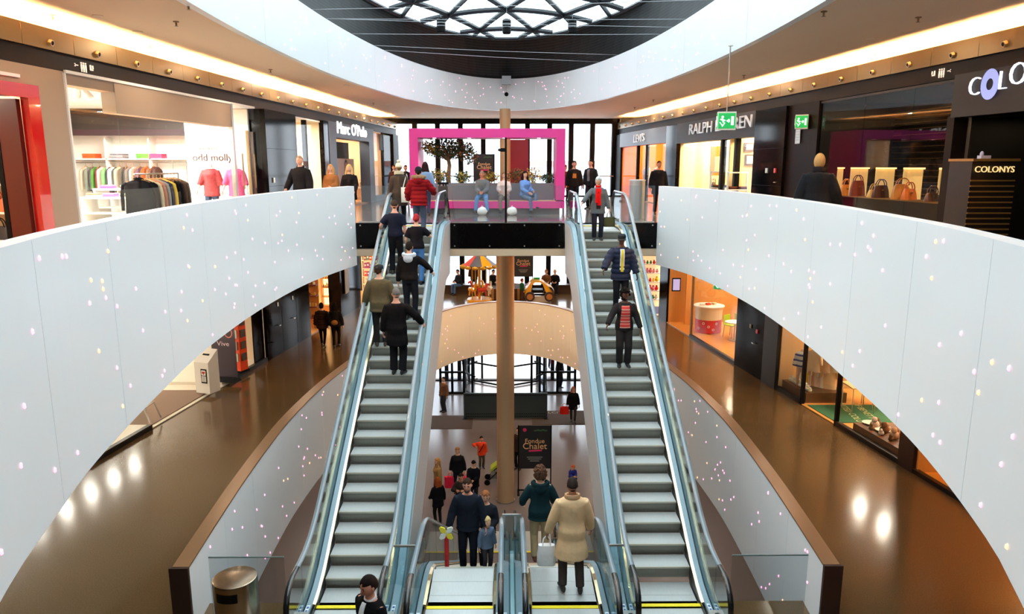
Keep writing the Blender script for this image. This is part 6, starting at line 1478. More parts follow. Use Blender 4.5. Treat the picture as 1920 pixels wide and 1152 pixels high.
m = MB(); m.lathe([(.24, .0), (.24, 1.14)], 28, (x, 22.6, 0)); m.build('body', mat('pale_steel', (190, 192, 192), .3, .7, noise=(1.5, .2, (6, 6, .05))), t, True); m = MB(); m.lathe([(.25, 1.14), (.25, 1.17), (.02, 1.175)], 28, (x, 22.6, 0)); m.build('lid', mat('pale_lid', (214, 220, 224), .4, .3), t)
# ------------------------------------------------------------ middle floor, centre: bench, carousel, toy car, slatted ring
m = MB(); t = thing('long_bench', 'long dark wooden bench under the far windows of the middle floor', 'bench', (-.2, 37.9, -5)); m.box(-.2, 37.9, -4.57, 8.4, .6, .06); m.build('seat', dwood_m, t); m = MB(); m.box(-.2, 38.0, -4.8, 8.3, .4, .4); m.build('plinth', mat('brown_plinth', (72, 50, 38), .5), t)
yel = mat('toy_yellow_paint', (240, 170, 24), .3, coat=.4); redp = mat('toy_red_paint', (214, 60, 40), .3, coat=.4); tgrey = mat('toy_grey_canvas', (74, 74, 86), .5); goldp = mat('toy_gold', (214, 160, 40), .35, .4)
cx, cy = aty(899, 540, 35.2).x, 35.2
t = thing('carousel', 'small coin carousel with a red, yellow and grey canopy on the middle floor', 'carousel', (cx, cy, -5))
m = MB(); m.lathe([(.62, .0), (.62, .16), (.58, .2)], 28, (cx, cy, -5)); m.build('base', yel, t)
m = MB(); m.tube([(cx, cy, -4.8), (cx, cy, -3.1)], .07, 10); m.build('pole', goldp, t)
zc0, zc1 = aty(901, 502, cy).z, aty(901, 472, cy).z; Rc = .82
for k in range(8):
    a, b = 2*PI*k/8+.2, 2*PI*(k+1)/8+.2; m = MB(); m.add([(cx, cy, zc1), (cx+Rc*math.cos(a), cy+Rc*math.sin(a), zc0+.14), (cx+Rc*math.cos(b), cy+Rc*math.sin(b), zc0+.14), (cx, cy, zc1-.05)], [(0, 1, 2), (3, 2, 1), (0, 2, 3), (0, 3, 1)]); m.build('canopy_panel', [redp, tgrey, yel, tgrey][k % 4], t)
for k in range(14): a = 2*PI*k/14; m = MB(); m.ell((cx+Rc*math.cos(a), cy+Rc*math.sin(a), zc0+.06), (.15, .07, .09), 8, 6); m.build('valance', goldp, t, True)
m = MB(); m.ell((cx, cy, zc1+.05), (.05, .05, .08), 8, 6); m.build('finial', redp, t, True)
for k, a in enumerate((-2.3, -1.3, -.2, .9, 2.0)):
    x, y = cx+.5*math.cos(a), cy+.5*math.sin(a); c = [yel, redp, mat('toy_cream', (230, 214, 180), .4)][k % 3]; tg = Vector((-math.sin(a), math.cos(a), 0))
    h = m = MB(); m.ell((x, y, -4.3), (.12, .12, .11), 10, 7); m.tube([Vector((x, y, -4.3))-tg*.2, Vector((x, y, -4.3))+tg*.2], [.1, .11], 8); m.tube([Vector((x, y, -4.25))+tg*.15, Vector((x, y, -4.02))+tg*.27], [.08, .055], 8); m.tube([Vector((x, y, -4.02))+tg*.25, Vector((x, y, -4.08))+tg*.4], [.06, .04], 8)
    for s_ in (-1, 1): m.tube([Vector((x, y, -4.35))+tg*.15*s_, Vector((x, y, -4.62))+tg*.22*s_], [.045, .03], 6)
    m.build('horse', c, t, True); m = MB(); m.tube([(x, y, -4.8), (x, y, zc0+.1)], .018, 6); m.build('horse_pole', goldp, t)
# toy car
cx2, cy2 = aty(1010, 548, 35.5).x, 35.5; zg = -5
t = thing('toy_car', 'yellow coin-operated toy car with big wheels on the middle floor', 'toy car', (cx2, cy2, zg))
m = MB(); zt = aty(1009, 524, cy2).z-zg; L = .72
prof = [(-.68, .32), (-.7, .55), (-.6, .72), (-.52, .78), (-.42, zt-.12), (-.25, zt), (.08, zt), (.25, zt-.12), (.42, .82), (.62, .74), (.74, .58), (.72, .32)]
n = len(prof); w = .42
body = MB(); body.add([(cx2+x, cy2-w, zg+z) for x, z in prof]+[(cx2+x, cy2+w, zg+z) for x, z in prof], [(k, (k+1) % n, n+(k+1) % n, n+k) for k in range(n)]); body.build('shell', yel, t)
for s_ in (-1, 1):
    m = MB(); y = cy2+s_*w
    inn = [(-.4, .5), (-.32, zt-.18), (-.2, zt-.09), (.05, zt-.09), (.17, zt-.18), (.34, .5)]
    out = [(-.7, .36), (-.6, .72), (-.42, zt-.12), (-.25, zt), (.08, zt), (.25, zt-.12), (.42, .82), (.72, .36)]
    pts = out+inn[::-1]; N = len(pts); m.add([(cx2+x, y-.02, zg+z) for x, z in pts]+[(cx2+x, y+.02, zg+z) for x, z in pts], [tuple(range(N-1, -1, -1)), tuple(range(N, 2*N))]+[(k, (k+1) % N, N+(k+1) % N, N+k) for k in range(N)]); m.build('side', yel, t)
    for x in (-.45, .5):
        m = MB(); m.tube([(cx2+x, y+s_*.02, zg+.3), (cx2+x, y+s_*.12, zg+.3)], .24, 20); wh = m.build('wheel', mat('toy_tyre', (60, 40, 36), .5), t); m = MB(); m.tube([(cx2+x, y+s_*.1, zg+.3), (cx2+x, y+s_*.135, zg+.3)], .15, 12); m.build('hub', mat('toy_hub', (190, 120, 60), .4), wh)
m = MB(); m.box(cx2, cy2, zg+.16, 1.2, .6, .32); m.build('pedestal', whitep, t)
m = MB(); m.box(cx2-.05, cy2, zg+.55, .5, .6, .1); m.build('seat', blackm, t); m = MB(); m.tube([(cx2+.22, cy2-.2, zg+.85), (cx2+.2, cy2-.17, zg+.87)], .12, 14); m.build('steering_wheel', blackm, t)
m = MB(); m.box(cx2-.1, cy2, zg+zt+.05, .3, .16, .1); m.build('roof_light', mat('toy_green', (30, 140, 60), .4), t)
# slatted wooden ring behind the tall column
sx0, sy0 = aty(948, 556, 36.7).x, 36.7
t = thing('slatted_ring', 'round planter of pale and dark vertical wooden slats behind the tall column', 'planter', (sx0, sy0, -5))
for k in range(36):
    a = 2*PI*k/36; m = MB(); m.box(sx0+1.0*math.cos(a), sy0+1.0*math.sin(a), -4.72, .03, .15, .56, rz=a); m.build('slat', wood_m if k % 2 else dwood_m, t)
m = MB(); m.lathe([(.98, .5), (.98, .52)], 36, (sx0, sy0, -5)); m.build('soil', mat('soil', (60, 46, 36), .9), t)
# ------------------------------------------------------------ ground floor: doors, mats, divider, stroller
teal = mat('dark_teal_metal', (58, 72, 78), .4, .3)
pc = atz(948, 785, -10); xa, xb = atz(870, 785, -10).x, atz(1026, 785, -10).x; hh = aty(948, 738, pc.y).z+10
t = thing('floor_divider', 'long dark teal metal divider with rows of square holes before the entrance', 'divider', ((xa+xb)/2, pc.y, -10))
m = MB(); m.box((xa+xb)/2, pc.y+.05, -10+hh/2, xb-xa, .08, hh); m.build('panel', teal, t)
for k in range(2): m = MB(); m.box(xa+.05+(xb-xa-.1)*k, pc.y+.05, -9.99, .2, .5, .03); m.build('foot', blackm, t)
m = MB()
for z in (.1, .22, hh-.1):
    for k in range(44): m.box(xa+.12+(xb-xa-.24)*k/43, pc.y+.008, -10+z, .045, .01, .045)
m.build('holes', blackm, t)['kind'] = 'stuff'
darkmat = mat('dark_brown_mat', (66, 52, 46), .9, noise=(50, .2))
q0, q1 = atz(812, 805, -10), atz(888, 780, -10); m = MB(); m.box(q1.x-1.6, (q0.y+q1.y)/2, -9.99, 3.2, q1.y-q0.y, .015); tag(m.build('door_mat', darkmat), 'dark brown door mat left of the teal divider, ground floor', 'mat')
q0, q1 = atz(998, 797, -10), atz(1090, 771, -10); m = MB(); m.box(q0.x+1.7, (q0.y+q1.y)/2, -9.99, 3.4, q1.y-q0.y, .015); gm = tag(m.build('door_mat', darkmat), 'dark brown door mat with pale lettering right of the teal divider, ground floor', 'mat')
mm = text_mesh('SIHLCITY', .34, .002); mm.materials.clear(); mm.materials.append(mat('mat_pale_letter', (170, 160, 150), .8)); mm.transform(MW[gm.name].inverted() @ Matrix.Translation((q0.x+1.0, q1.y-.3, -9.975))); o = bpy.data.objects.new('lettering', mm); COL.objects.link(o); o.parent = gm
# entrance doors in the ground floor facade
w3 = bpy.data.objects.get('window_3')
for x in (-5.9, -4.7, -3.3, -2.6, 2.5, 3.4, 4.6, 5.55): m = MB(); m.box(x, YF, -7.98, .2, .3, 4.0); m.build('mullion', blackm, w3)
for a, b in ((-5.9, -4.7), (-4.7, -3.3), (3.4, 4.6), (4.6, 5.55)): m = MB(); m.box((a+b)/2, YF+.05, -7.9, b-a-.2, .015, 3.7); m.build('pane', paneg, w3)
m = MB(); m.box(-.15, YF-.3, -6.08, 11.6, .8, .24); m.build('header', blackm, w3)
rcx, rcy, rr_ = -.06, 37.2, 2.15
t = thing('revolving_entrance', 'large black framed revolving door in the middle of the ground floor facade', 'door', (rcx, rcy, -10))
m = MB(); m.lathe([(rr_+.1, 3.3), (rr_+.1, 3.7)], 40, (rcx, rcy, -10)); m.build('drum', blackm, t)
for k in range(12):
    a = 2*PI*k/12+.13
    if abs(math.sin(a)) > .86: continue
    m = MB(); m.tube([(rcx+rr_*math.cos(a), rcy+rr_*math.sin(a), -10), (rcx+rr_*math.cos(a), rcy+rr_*math.sin(a), -6.72)], .06, 8); m.build('post', blackm, t)
for a0_, a1_ in ((-.75, .75), (PI-.75, PI+.75)):
    for z in (.06, 1.05): m = MB(); m.tube([(rcx+rr_*math.cos(a0_+(a1_-a0_)*k/12), rcy+rr_*math.sin(a0_+(a1_-a0_)*k/12), -10+z) for k in range(13)], .05, 6); m.build('curved_rail', blackm, t)
    m = MB(); vs = [(rcx+rr_*math.cos(a0_+(a1_-a0_)*k/12), rcy+rr_*math.sin(a0_+(a1_-a0_)*k/12), -10+z) for z in (.06, 3.3) for k in range(13)]; m.add(vs, [(k, k+1, 14+k, 13+k) for k in range(12)]); m.build('curved_pane', paneg, t)
for k in range(3):
    a = 2*PI*k/3+.5; m = MB(); d = Vector((math.cos(a), math.sin(a)))
    for z in (.08, 1.1, 2.65): m.tube([(rcx, rcy, -10+z), (rcx+d.x*(rr_-.12), rcy+d.y*(rr_-.12), -10+z)], .05, 6)
    m.tube([(rcx+d.x*(rr_-.12), rcy+d.y*(rr_-.12), -9.95), (rcx+d.x*(rr_-.12), rcy+d.y*(rr_-.12), -7.3)], .05, 6); m.build('wing', blackm, t)
m = MB(); m.tube([(rcx, rcy, -10), (rcx, rcy, -6.72)], .08, 10); m.build('centre_post', blackm, t)
for s_, u0, u1, lab in ((-1, 826, 870, 'black framed swing door left of the revolving door'), (1, 1012, 1078, 'black framed swing door right of the revolving door')):
    y = 36.2; xa, xb = aty(u0, 720, y).x, aty(u1, 720, y).x; t = thing('swing_entrance', lab, 'door', ((xa+xb)/2, y, -10)); xm = (xa+xb)/2
    for x in (xa, xm, xb): m = MB(); m.box(x, y, -8.6, .12, .12, 2.8); m.build('stile', blackm, t)
    for z in (.05, 1.15, 2.75): m = MB(); m.box(xm, y, -10+z, xb-xa, .1, .1); m.build('rail', blackm, t)
    for a, b in ((xa, xm), (xm, xb)): m = MB(); m.box((a+b)/2, y, -8.6, b-a-.12, .014, 2.65); m.build('pane', paneg, t)
for u, s_ in ((835, 'left'), (1062, 'right')):
    p = aty(u, 676, 35.9); exit_sign('small green exit sign over the %s swing door, ground floor' % s_, p, 0, .6, .26, .1, False, -6.0-p.z+.13)
# stroller
p = atz(930, 905, -10); t = thing('stroller', 'lime green stroller half hidden behind the tall column, ground floor', 'stroller', (p.x, p.y, -10)); x, y, z = t.location
m = MB(); m.loft([[(x-.2+.5*f, y+.22*s_, z+.5+.4*f+dz) for s_, dz in ((-1, 0), (1, 0), (1, .1), (-1, .1))] for f in (0, .4, 1)]); m.build('seat', mat('lime_cloth', (160, 180, 40), .8), t)
m = MB(); m.ell((x+.22, y, z+.95), (.2, .22, .2), 10, 7, fn=lambda d: 1 if d.z > -.2 else .4); m.build('hood', mat('lime_cloth', (160, 180, 40), .8), t, True)
for s_ in (-1, 1):
    m = MB(); m.tube([(x-.32, y+s_*.22, z+.12), (x+.1, y+s_*.22, z+.55), (x+.42, y+s_*.2, z+1.05)], .02, 6); m.tube([(x+.25, y+s_*.22, z+.12), (x+.0, y+s_*.22, z+.5)], .02, 6); m.build('frame', blackm, t)
    for dx in (-.32, .25): m = MB(); m.tube([(x+dx, y+s_*.24, z+.11), (x+dx, y+s_*.28, z+.11)], .11, 14); m.build('wheel', blackm, t)
m = MB(); m.tube([(x+.42, y-.2, z+1.05), (x+.42, y+.2, z+1.05)], .022, 6); m.build('push_bar', blackm, t)
m = MB(); m.box(x, y, z+.3, .4, .36, .16); m.build('basket', mat('grey_net', (120, 116, 116), .8), t)
R180 = PI
# -- riders going up on the left long escalator (seen from behind)
def J(c, **k): return dict(c=c, **k)
def fur(child, T):
    rr = random.Random(5); m = MB()
    for q in range(15):
        a = -PI*.05+PI*1.1*q/14; m.ell(T((.15*math.cos(a), -.03-.13*max(0, math.sin(a)), 1.50)), (.045, .045, .05), 7, 5, fn=lambda d: 1+rr.uniform(-.2, .25))
    child('fur_trim', m, cloth((146, 116, 84), 'fur'))
    m = MB(); m.ell(T((0, -.15, 1.42)), (.13, .06, .1), 12, 8); child('hood', m, cloth((122, 22, 27)))
def beard(child, Hd):
    m = MB(); m.ell(Hd((0, .055, -.085)), (.052, .045, .04), 10, 7); child('beard', m, mat('hair_beard', (70, 48, 38), .7))
def sling(child, T):
    m = MB(); m.tube([T((-.1, .15, 1.42)), T((0, .19, 1.25)), T((.12, .18, 1.05)), T((.17, .1, .95))], .022, 6); child('shoulder_strap', m, cloth((34, 30, 36)))
def pack(child, T):
    m = MB(); m.ell(T((0, -.2, 1.02)), (.13, .07, .1), 10, 7); child('shoulder_bag', m, cloth((150, 100, 50)))
def scarf(o, child, T, Hd, arms, lg, ring):
    m = MB(); m.tube([T((-.03, .125, 1.44)), T((-.02, .165, 1.36)), T((0, .185, 1.22)), T((-.01, .17, 1.06)), T((-.01, .16, .98))], [.04, .045, .05, .055, .05], 8, flat=(1, .3)); m.tube([T((.05, .125, 1.44)), T((.045, .165, 1.34)), T((.05, .18, 1.2)), T((.05, .17, 1.05))], [.035, .04, .045, .045], 8, flat=(1, .3))
    child('scarf', m, cloth((226, 24, 24)))
def tote(o, child, T, Hd, arms, lg, ring):
    m = MB(); m.loft([[(.2+.15*a, -.14+b*f, z) for a, b in ((-1, -.04), (1, -.04), (1, .04), (-1, .04))] for z, f in ((.72, 1), (.8, 1.3), (1.0, 1.2), (1.12, .6))])
    child('tote_bag', m, cloth((232, 222, 205)))
    m = MB(); m.tube([(.1, -.13, 1.1), (.17, -.1, 1.35), (.2, .0, 1.47), (.26, -.06, 1.2), (.3, -.13, 1.1)], .012, 6); child('tote_strap', m, cloth((226, 216, 200)))
stand = dict(feet=((-.1, 0, .08), (.1, 0, .08)))
def up(Y, dx): return on_esc(EL, dx, Y)
def dn(Y, dx): return on_esc(ER, dx, Y)
rail = lambda side, z=1.02, y=.32, x=.5: None
person('woman in a dark coat and cream pompom hat with a white tote, seen from behind', up(19.3, -.42), .1, 1.70, female=True, top=J((62, 54, 48), hem=.62, t=.03), legs=((30, 30, 34), 'slim'), hat=('pompom', (214, 204, 176)), hair=('short', (120, 90, 60)), collar=((206, 192, 158), .115, .09, 'fur_collar'), extra=tote, pose=dict(feet=((-.09, -.15, .1), (.09, .15, .1))), lod=.022)
person('person in a red quilted puffer jacket with a fur hood, seen from behind', up(18.6, .17), -.05, 1.72, top=J((122, 22, 27), hem=.78, t=.05, puff=.105), legs=((60, 76, 100), 'normal'), hat=('beanie', (28, 34, 40)), hair=('short', (40, 30, 26)), pose=dict(hands=((-.3, .12, .92), (.34, .3, 1.08))), extra=lambda o, child, T, Hd, arms, lg, ring: fur(child, T), lod=.022)
person('man in a navy T-shirt holding the left handrail, seen from behind', up(17.45, -.28), 0, 1.76, PINKISH, top=J((26, 30, 46), hem=.88, sleeve=.4, name='t_shirt'), legs=((24, 24, 28), 'normal'), hair=('cropped', (52, 42, 36)), pose=dict(hands=((-.36, .1, .98), (.26, .02, .84))))
person('red haired woman in a black short sleeved top, seen from behind', up(17.1, .27), 0, 1.66, FAIR, True, top=J((22, 22, 28), hem=.9, sleeve=.4, name='top'), legs=((70, 120, 180), 'normal'), hair=('bun', (150, 40, 44)), pose=dict(hands=((-.24, .14, .95), (.36, .3, 1.1))))
person('man in a black jacket with a pale grey hood, seen from behind', up(15.95, .24), -.1, 1.74, FAIR, top=J((24, 23, 25), hem=.86, t=.028), legs=((30, 32, 40), 'normal'), hair=('short', (24, 20, 20)), hat=('hood', (206, 206, 210)), pose=dict(hands=((-.28, .05, .84), (.44, .32, 1.04)), elbow=((-.6, -1, -.2), (1, -.2, .3))))
person('man in an olive jacket and dark cap, seen from behind', up(15.15, -.30), .1, 1.74, FAIR, top=J((88, 80, 60), hem=.76, t=.045), legs=((40, 38, 38), 'normal'), shoes=(70, 52, 40), hair=('short', (50, 40, 34)), hat=('cap', (42, 42, 44)), pose=dict(hands=((-.34, .1, .86), (.33, .1, .84)), head=(0, 25)), lod=.02)
person('grey haired man in a long black coat, seen from behind', up(14.4, .16), -.1, 1.78, PINKISH, top=J((20, 19, 21), hem=.6, t=.04), legs=((28, 27, 30), 'wide'), hair=('cropped', (104, 100, 96)), pose=dict(hands=((-.3, .06, .84), (.46, .22, 1.02)), elbow=((-.6, -1, -.2), (1, -.6, -.2)), head=(0, -25)), lod=.02)
# -- riders coming down on the right long escalator (facing the camera)
grj = (92, 96, 98)
w = person('grey haired woman in a grey jacket with a long red scarf at the escalator head', dn(18.5, -.13), R180, 1.58, FAIR, True, top=J(grj, hem=.74, t=.03, front=[('shirt', (52, 34, 34), .06, .055, .86, 1.4, .004)]), legs=((34, 34, 42), 'normal'), shoes=(50, 48, 48), hair=('bob', (196, 194, 190)), collar=((220, 24, 24), .07, .09, 'scarf_wrap'), extra=scarf, pose=dict(hands=((-.3, .06, .88), (.46, .3, 1.06)), head=(18, 0)), lod=.018)
carrier('dark green handbag hanging from the hand of the red scarf woman', 'soft', PH[w.name][0]-Vector((0, 0, -.02)), (62, 66, 44), .3, .24, .13, name='handbag')
quilt = mat('navy_quilted', (28, 36, 58), .7, noise=(5, .2), spec=.15)
person('man in a navy quilted jacket, yellow tie and flat cap riding down', dn(16.25, .14), R180, 1.78, DARK, top=J((40, 50, 74), hem=.74, t=.05, puff=.11, mat=quilt, front=[('shirt', (222, 228, 238), .05, .045, .98, 1.43, .012), ('tie', (222, 190, 60), .03, .024, .94, 1.42, .03)]), legs=((26, 26, 30), 'normal'), hair=('cropped', (24, 20, 18)), hat=('cap', (40, 46, 50)), pose=dict(hands=((-.34, .1, .86), (.42, .3, 1.0)), head=(12, 8)), lod=.018)
stripe = mat('red_striped_knit', (200, 60, 50), .85, stripes=(2, .125, [(0, (196, 52, 48)), (.3, (220, 150, 128)), (.42, (188, 60, 56)), (.6, (130, 40, 40)), (.72, (214, 176, 150)), (.85, (196, 52, 48))]))
w = person('woman in a dark blazer over a red striped top riding down', dn(14.6, -.02), R180, 1.62, DARK, True, top=J((36, 34, 36), hem=.84, t=.03, front=[('striped_top', stripe, .115, .085, .9, 1.4, .008)]), legs=((44, 40, 40), 'wide'), shoes=(40, 36, 36), hair=('curly', (18, 14, 14)), pose=dict(hands=((-.36, .12, .86), (.42, .3, 1.0)), head=(8, -18)), lod=.018)
carrier('white plastic bag hanging beside the striped top woman', 'soft', aty(1168, 548, 15.2), (226, 222, 224), .2, .5, .1, name='plastic_bag')
# -- the lower escalators and the landing
def beige_pose(): return dict(hands=((-.34, .1, .86), (.3, .16, .9)), feet=((-.12, .0, .08), (.13, -.06, .08)))
p = atz(1000, 1064, -5.15)
person('curly haired woman in a dark teal hooded jacket and beige trousers, seen from behind', (DR.cx-.33, 11.3, -4.97), 0, 1.68, FAIR, True, top=J((22, 46, 52), hem=.8, t=.03), legs=((176, 152, 116), 'normal'), shoes=(110, 56, 40), hair=('curly', (82, 58, 44)), hat=('hood', (20, 42, 48)), pose=dict(hands=((-.3, .22, .98), (.24, .26, 1.0))), lod=.017)
w = person('tall man in a long beige coat riding down, seen from behind', (DR.cx+.12, 10.42, -4.97), .05, 1.88, (150, 104, 80), top=J((216, 182, 140), hem=.55, t=.034, flare=.07), legs=((70, 60, 56), 'normal'), shoes=(44, 36, 34), hair=('cropped', (44, 38, 36)), collar=((206, 168, 128), .1, .07), pose=beige_pose(), lod=.017)
carrier('white carrier bag in the left hand of the man in the beige coat', 'soft', PH[w.name][0], (230, 226, 224), .3, .34, .12, name='plastic_bag')
person('man in a dark suit with a white collar walking across the landing, front left', (-1.66, 8.0, -5), 2.5, 1.74, (206, 140, 116), top=J((18, 17, 18), hem=.72, t=.03, front=[('shirt', (226, 222, 222), .05, .03, 1.15, 1.45, .008)]), legs=((26, 26, 30), 'normal'), hair=('short', (30, 22, 20)), collar=((228, 224, 222), .068, .05), pose=dict(hands=((-.28, .12, .86), (.28, -.1, .86)), feet=((-.09, .22, .1), (.09, -.2, .1)), head=(14, 10)), headscale=1.12, lod=.016)
def dl(Y, dx): return (DL.cx+dx, Y, DL.tread(Y))
person('bearded man in a dark jacket arriving on the lower left escalator', dl(12.05, .02), R180, 1.76, PINKISH, top=J((30, 34, 44), hem=.8, t=.035), legs=((26, 28, 36), 'normal'), hair=('short', (56, 40, 32)), pose=dict(hands=((-.32, .08, .86), (.34, .1, .86)), head=(10, 6)), lod=.018, extra=lambda o, child, T, Hd, arms, lg, ring: beard(child, Hd))
person('auburn haired woman in a dark jacket behind the bearded man', dl(12.75, .32), R180, 1.6, FAIR, True, top=J((32, 34, 40), hem=.8, t=.035), legs=((34, 34, 40), 'slim'), hair=('bob', (150, 92, 56)), pose=dict(hands=((-.1, .26, 1.06), (.14, .24, 1.05)), head=(12, 0)))
person('blond toddler in a denim jacket beside the bearded man', dl(12.0, .36), R180+.5, 1.02, FAIR, top=J((98, 112, 132), hem=.8, t=.03), legs=((60, 56, 60), 'normal'), shoes=(120, 80, 50), hair=('bob', (206, 176, 124)), headscale=1.45, lod=.022)
# toy on a stick in the man's hand: red, yellow and green
px = Vector((DL.cx-.34, 11.75, DL.tread(11.75)))
t = thing('toy_windmill', 'red and yellow toy windmill stick held by the bearded man', 'toy', px)
m = MB(); m.tube([px, px+Vector((0, 0, .62))], .04, 8); m.build('stick', mat('toy_red_print', (200, 40, 36), .6, noise=(16, .6)), t)
for k in range(4):
    a = PI/4+PI/2*k; c = px+Vector((0, -.05, .7)); m = MB(); d = Vector((math.cos(a), 0, math.sin(a))); e_ = Vector((-math.sin(a), 0, math.cos(a)))
    m.loft([[c+d*r_+e_*(w_*b)+Vector((0, q, 0)) for b, q in ((-1, -.01), (1, -.01), (1, .02), (-1, .02))] for r_, w_ in ((.01, .015), (.08, .05), (.15, .02))]); m.build('blade', mat('toy_yellow', (236, 214, 50), .5) if k % 2 else mat('toy_pale', (226, 226, 216), .5), t)
# -- ground floor
def g0(u, v): return atz(u, v, -10)
def gf(u, v, **k): return tuple(g0(u, v))
person('long haired blond woman in a camel coat at the left edge of the ground floor', gf(822, 945), R180-1.2, 1.68, FAIR, True, top=J((150, 116, 70), hem=.72, t=.03), legs=((50, 48, 52), 'slim'), hair=('long', (176, 128, 74), .36))
person('red haired woman in a black coat by the foot of the lower escalator', gf(822, 985), .6, 1.66, FAIR, True, top=J((20, 19, 22), hem=.7, t=.03), legs=((30, 30, 34), 'slim'), hair=('long', (150, 72, 36), .3), pose=dict(hands=((-.2, .22, .98), (.28, .05, .86))))
w = person('woman in black with two pink shopping bags on the ground floor', gf(859, 923), R180, 1.70, FAIR, True, top=J((26, 27, 30), hem=.8, t=.03), legs=((30, 32, 40), 'slim'), hair=('bob', (150, 104, 66)))
carrier('pink shopping bag in the right hand of the woman in black', 'stiff', PH[w.name][1], (232, 44, 76), .42, .42, .14)
carrier('pink shopping bag in the left hand of the woman in black', 'stiff', PH[w.name][0], (236, 60, 96), .34, .42, .14, rz=.5)
person('child in an orange red jacket near the column', gf(903, 878), R180+.3, 1.28, PINKISH, top=J((222, 70, 38), hem=.74, t=.045), legs=((80, 70, 60), 'normal'), hair=('short', (26, 22, 22)), headscale=1.25, pose=dict(hands=((-.26, .05, .86), (.36, .1, 1.3))), extra=lambda o, child, T, Hd, arms, lg, ring: sling(child, T))
person('short haired person in a black coat holding a phone on the ground floor', gf(889, 946), R180-.2, 1.62, FAIR, top=J((20, 20, 26), hem=.72, t=.035), legs=((34, 34, 42), 'normal'), hair=('bob', (22, 18, 20)), pose=dict(hands=((-.06, .3, 1.08), (.08, .3, 1.06)), head=(25, 0)))
person('dark haired woman with a light scarf in front of the phone user', gf(866, 975), R180, 1.64, PINKISH, True, top=J((50, 42, 38), hem=.74, t=.04), legs=((34, 32, 36), 'slim'), hair=('bob', (46, 30, 26)), collar=((150, 110, 84), .09, .09, 'scarf_wrap'), pose=dict(hands=((-.1, .22, 1.2), (.16, .24, 1.22)), head=(10, -15)))
person('small child in a royal blue jacket squatting on the ground floor', gf(1073, 908), R180+.3, 1.1, FAIR, top=J((44, 52, 128), hem=.86, t=.035), legs=((40, 46, 80), 'normal'), hair=('short', (170, 86, 44)), headscale=1.4, pose=dict(pelvis=(0, -.12, .42), lean=18, feet=((-.13, .1, .08), (.13, .1, .08)), hands=((-.06, .3, .62), (.06, .3, .6))))
w = person('woman in a black coat with a red bag walking in by the doors', gf(1074, 792), R180, 1.7, FAIR, True, top=J((22, 20, 22), hem=.64, t=.035), legs=((60, 50, 46), 'slim'), hair=('long', (168, 84, 50), .2), pose=dict(feet=((-.07, .12, .1), (.07, -.12, .1))))
carrier('bright red handbag of the woman in the black coat by the doors', 'soft', PH[w.name][1]+Vector((-.12, 0, .15)), (200, 36, 26), .44, .34, .16, name='handbag')
person('person in a tan jacket standing at the left entrance door', gf(833, 772), R180-.8, 1.72, FAIR, top=J((120, 84, 60), hem=.84, t=.03), legs=((60, 60, 66), 'normal'), hair=('short', (40, 30, 26)))
person('person partly behind the tall column beside the poster stand', gf(972, 880), R180-.5, 1.7, FAIR, top=J((54, 40, 36), hem=.74, t=.035), legs=((30, 30, 34), 'normal'), hair=('short', (36, 28, 26)))
for k, (u, v, c, lab) in enumerate([(873, 705, (40, 42, 46), 'dark silhouette of a person outside beyond the revolving door'), (1032, 690, (36, 38, 44), 'dark silhouette of a person outside, left of the two right of the column'), (1049, 728, (30, 30, 34), 'dark silhouette of a person outside, right of the two right of the column')]):
    q = atz(u, v, -10.02); q = atz(u, 722, -10.02) if q.y > 60 or q.y < 0 else q
    person(lab, (q.x, min(q.y, 52), -10.02), R180+.4*k, 1.74, FAIR, top=J(c, hem=.66, t=.03), legs=((34, 36, 42), 'normal'), hair=('short', (40, 30, 26)), lod=.03)
# -- middle floor
p = pL1(604, 650)
person('woman in a brown quilted coat walking away on the left middle walkway', tuple(atz(606, 650, -5)), .1, 1.64, FAIR, True, top=J((52, 34, 26), hem=.74, t=.045, puff=.11), legs=((22, 22, 26), 'slim'), hair=('bob', (26, 20, 18)), pose=dict(feet=((-.06, .12, .1), (.06, -.1, .1))))
person('long haired woman in a dark jacket with a tan shoulder bag, left middle walkway', tuple(atz(631, 652, -5)), .05, 1.68, FAIR, True, top=J((30, 26, 26), hem=.84, t=.035), legs=((22, 22, 26), 'slim'), hair=('long', (24, 18, 16), .36), extra=lambda o, child, T, Hd, arms, lg, ring: pack(child, T), pose=dict(feet=((-.07, -.1, .1), (.07, .12, .1))))
SEAT = dict(pelvis=(0, 0, .55), feet=((-.12, .42, .08), (.12, .42, .08)), hands=((-.12, .34, .68), (.12, .34, .68)))
def seated(lab, u, v, z, y, rz, c, lc, hc, H=1.7, fem=False, hs='short', sk=FAIR, **k):
    q = aty(u, v, y); pose = dict(SEAT); pose.update(k.pop('pose', {}))
    return person(lab, (q.x, q.y, z), rz, H, sk, fem, top=J(c, hem=.9, t=.03), legs=(lc, 'normal'), hair=(hs, hc), pose=pose, **k)
BZ = -5
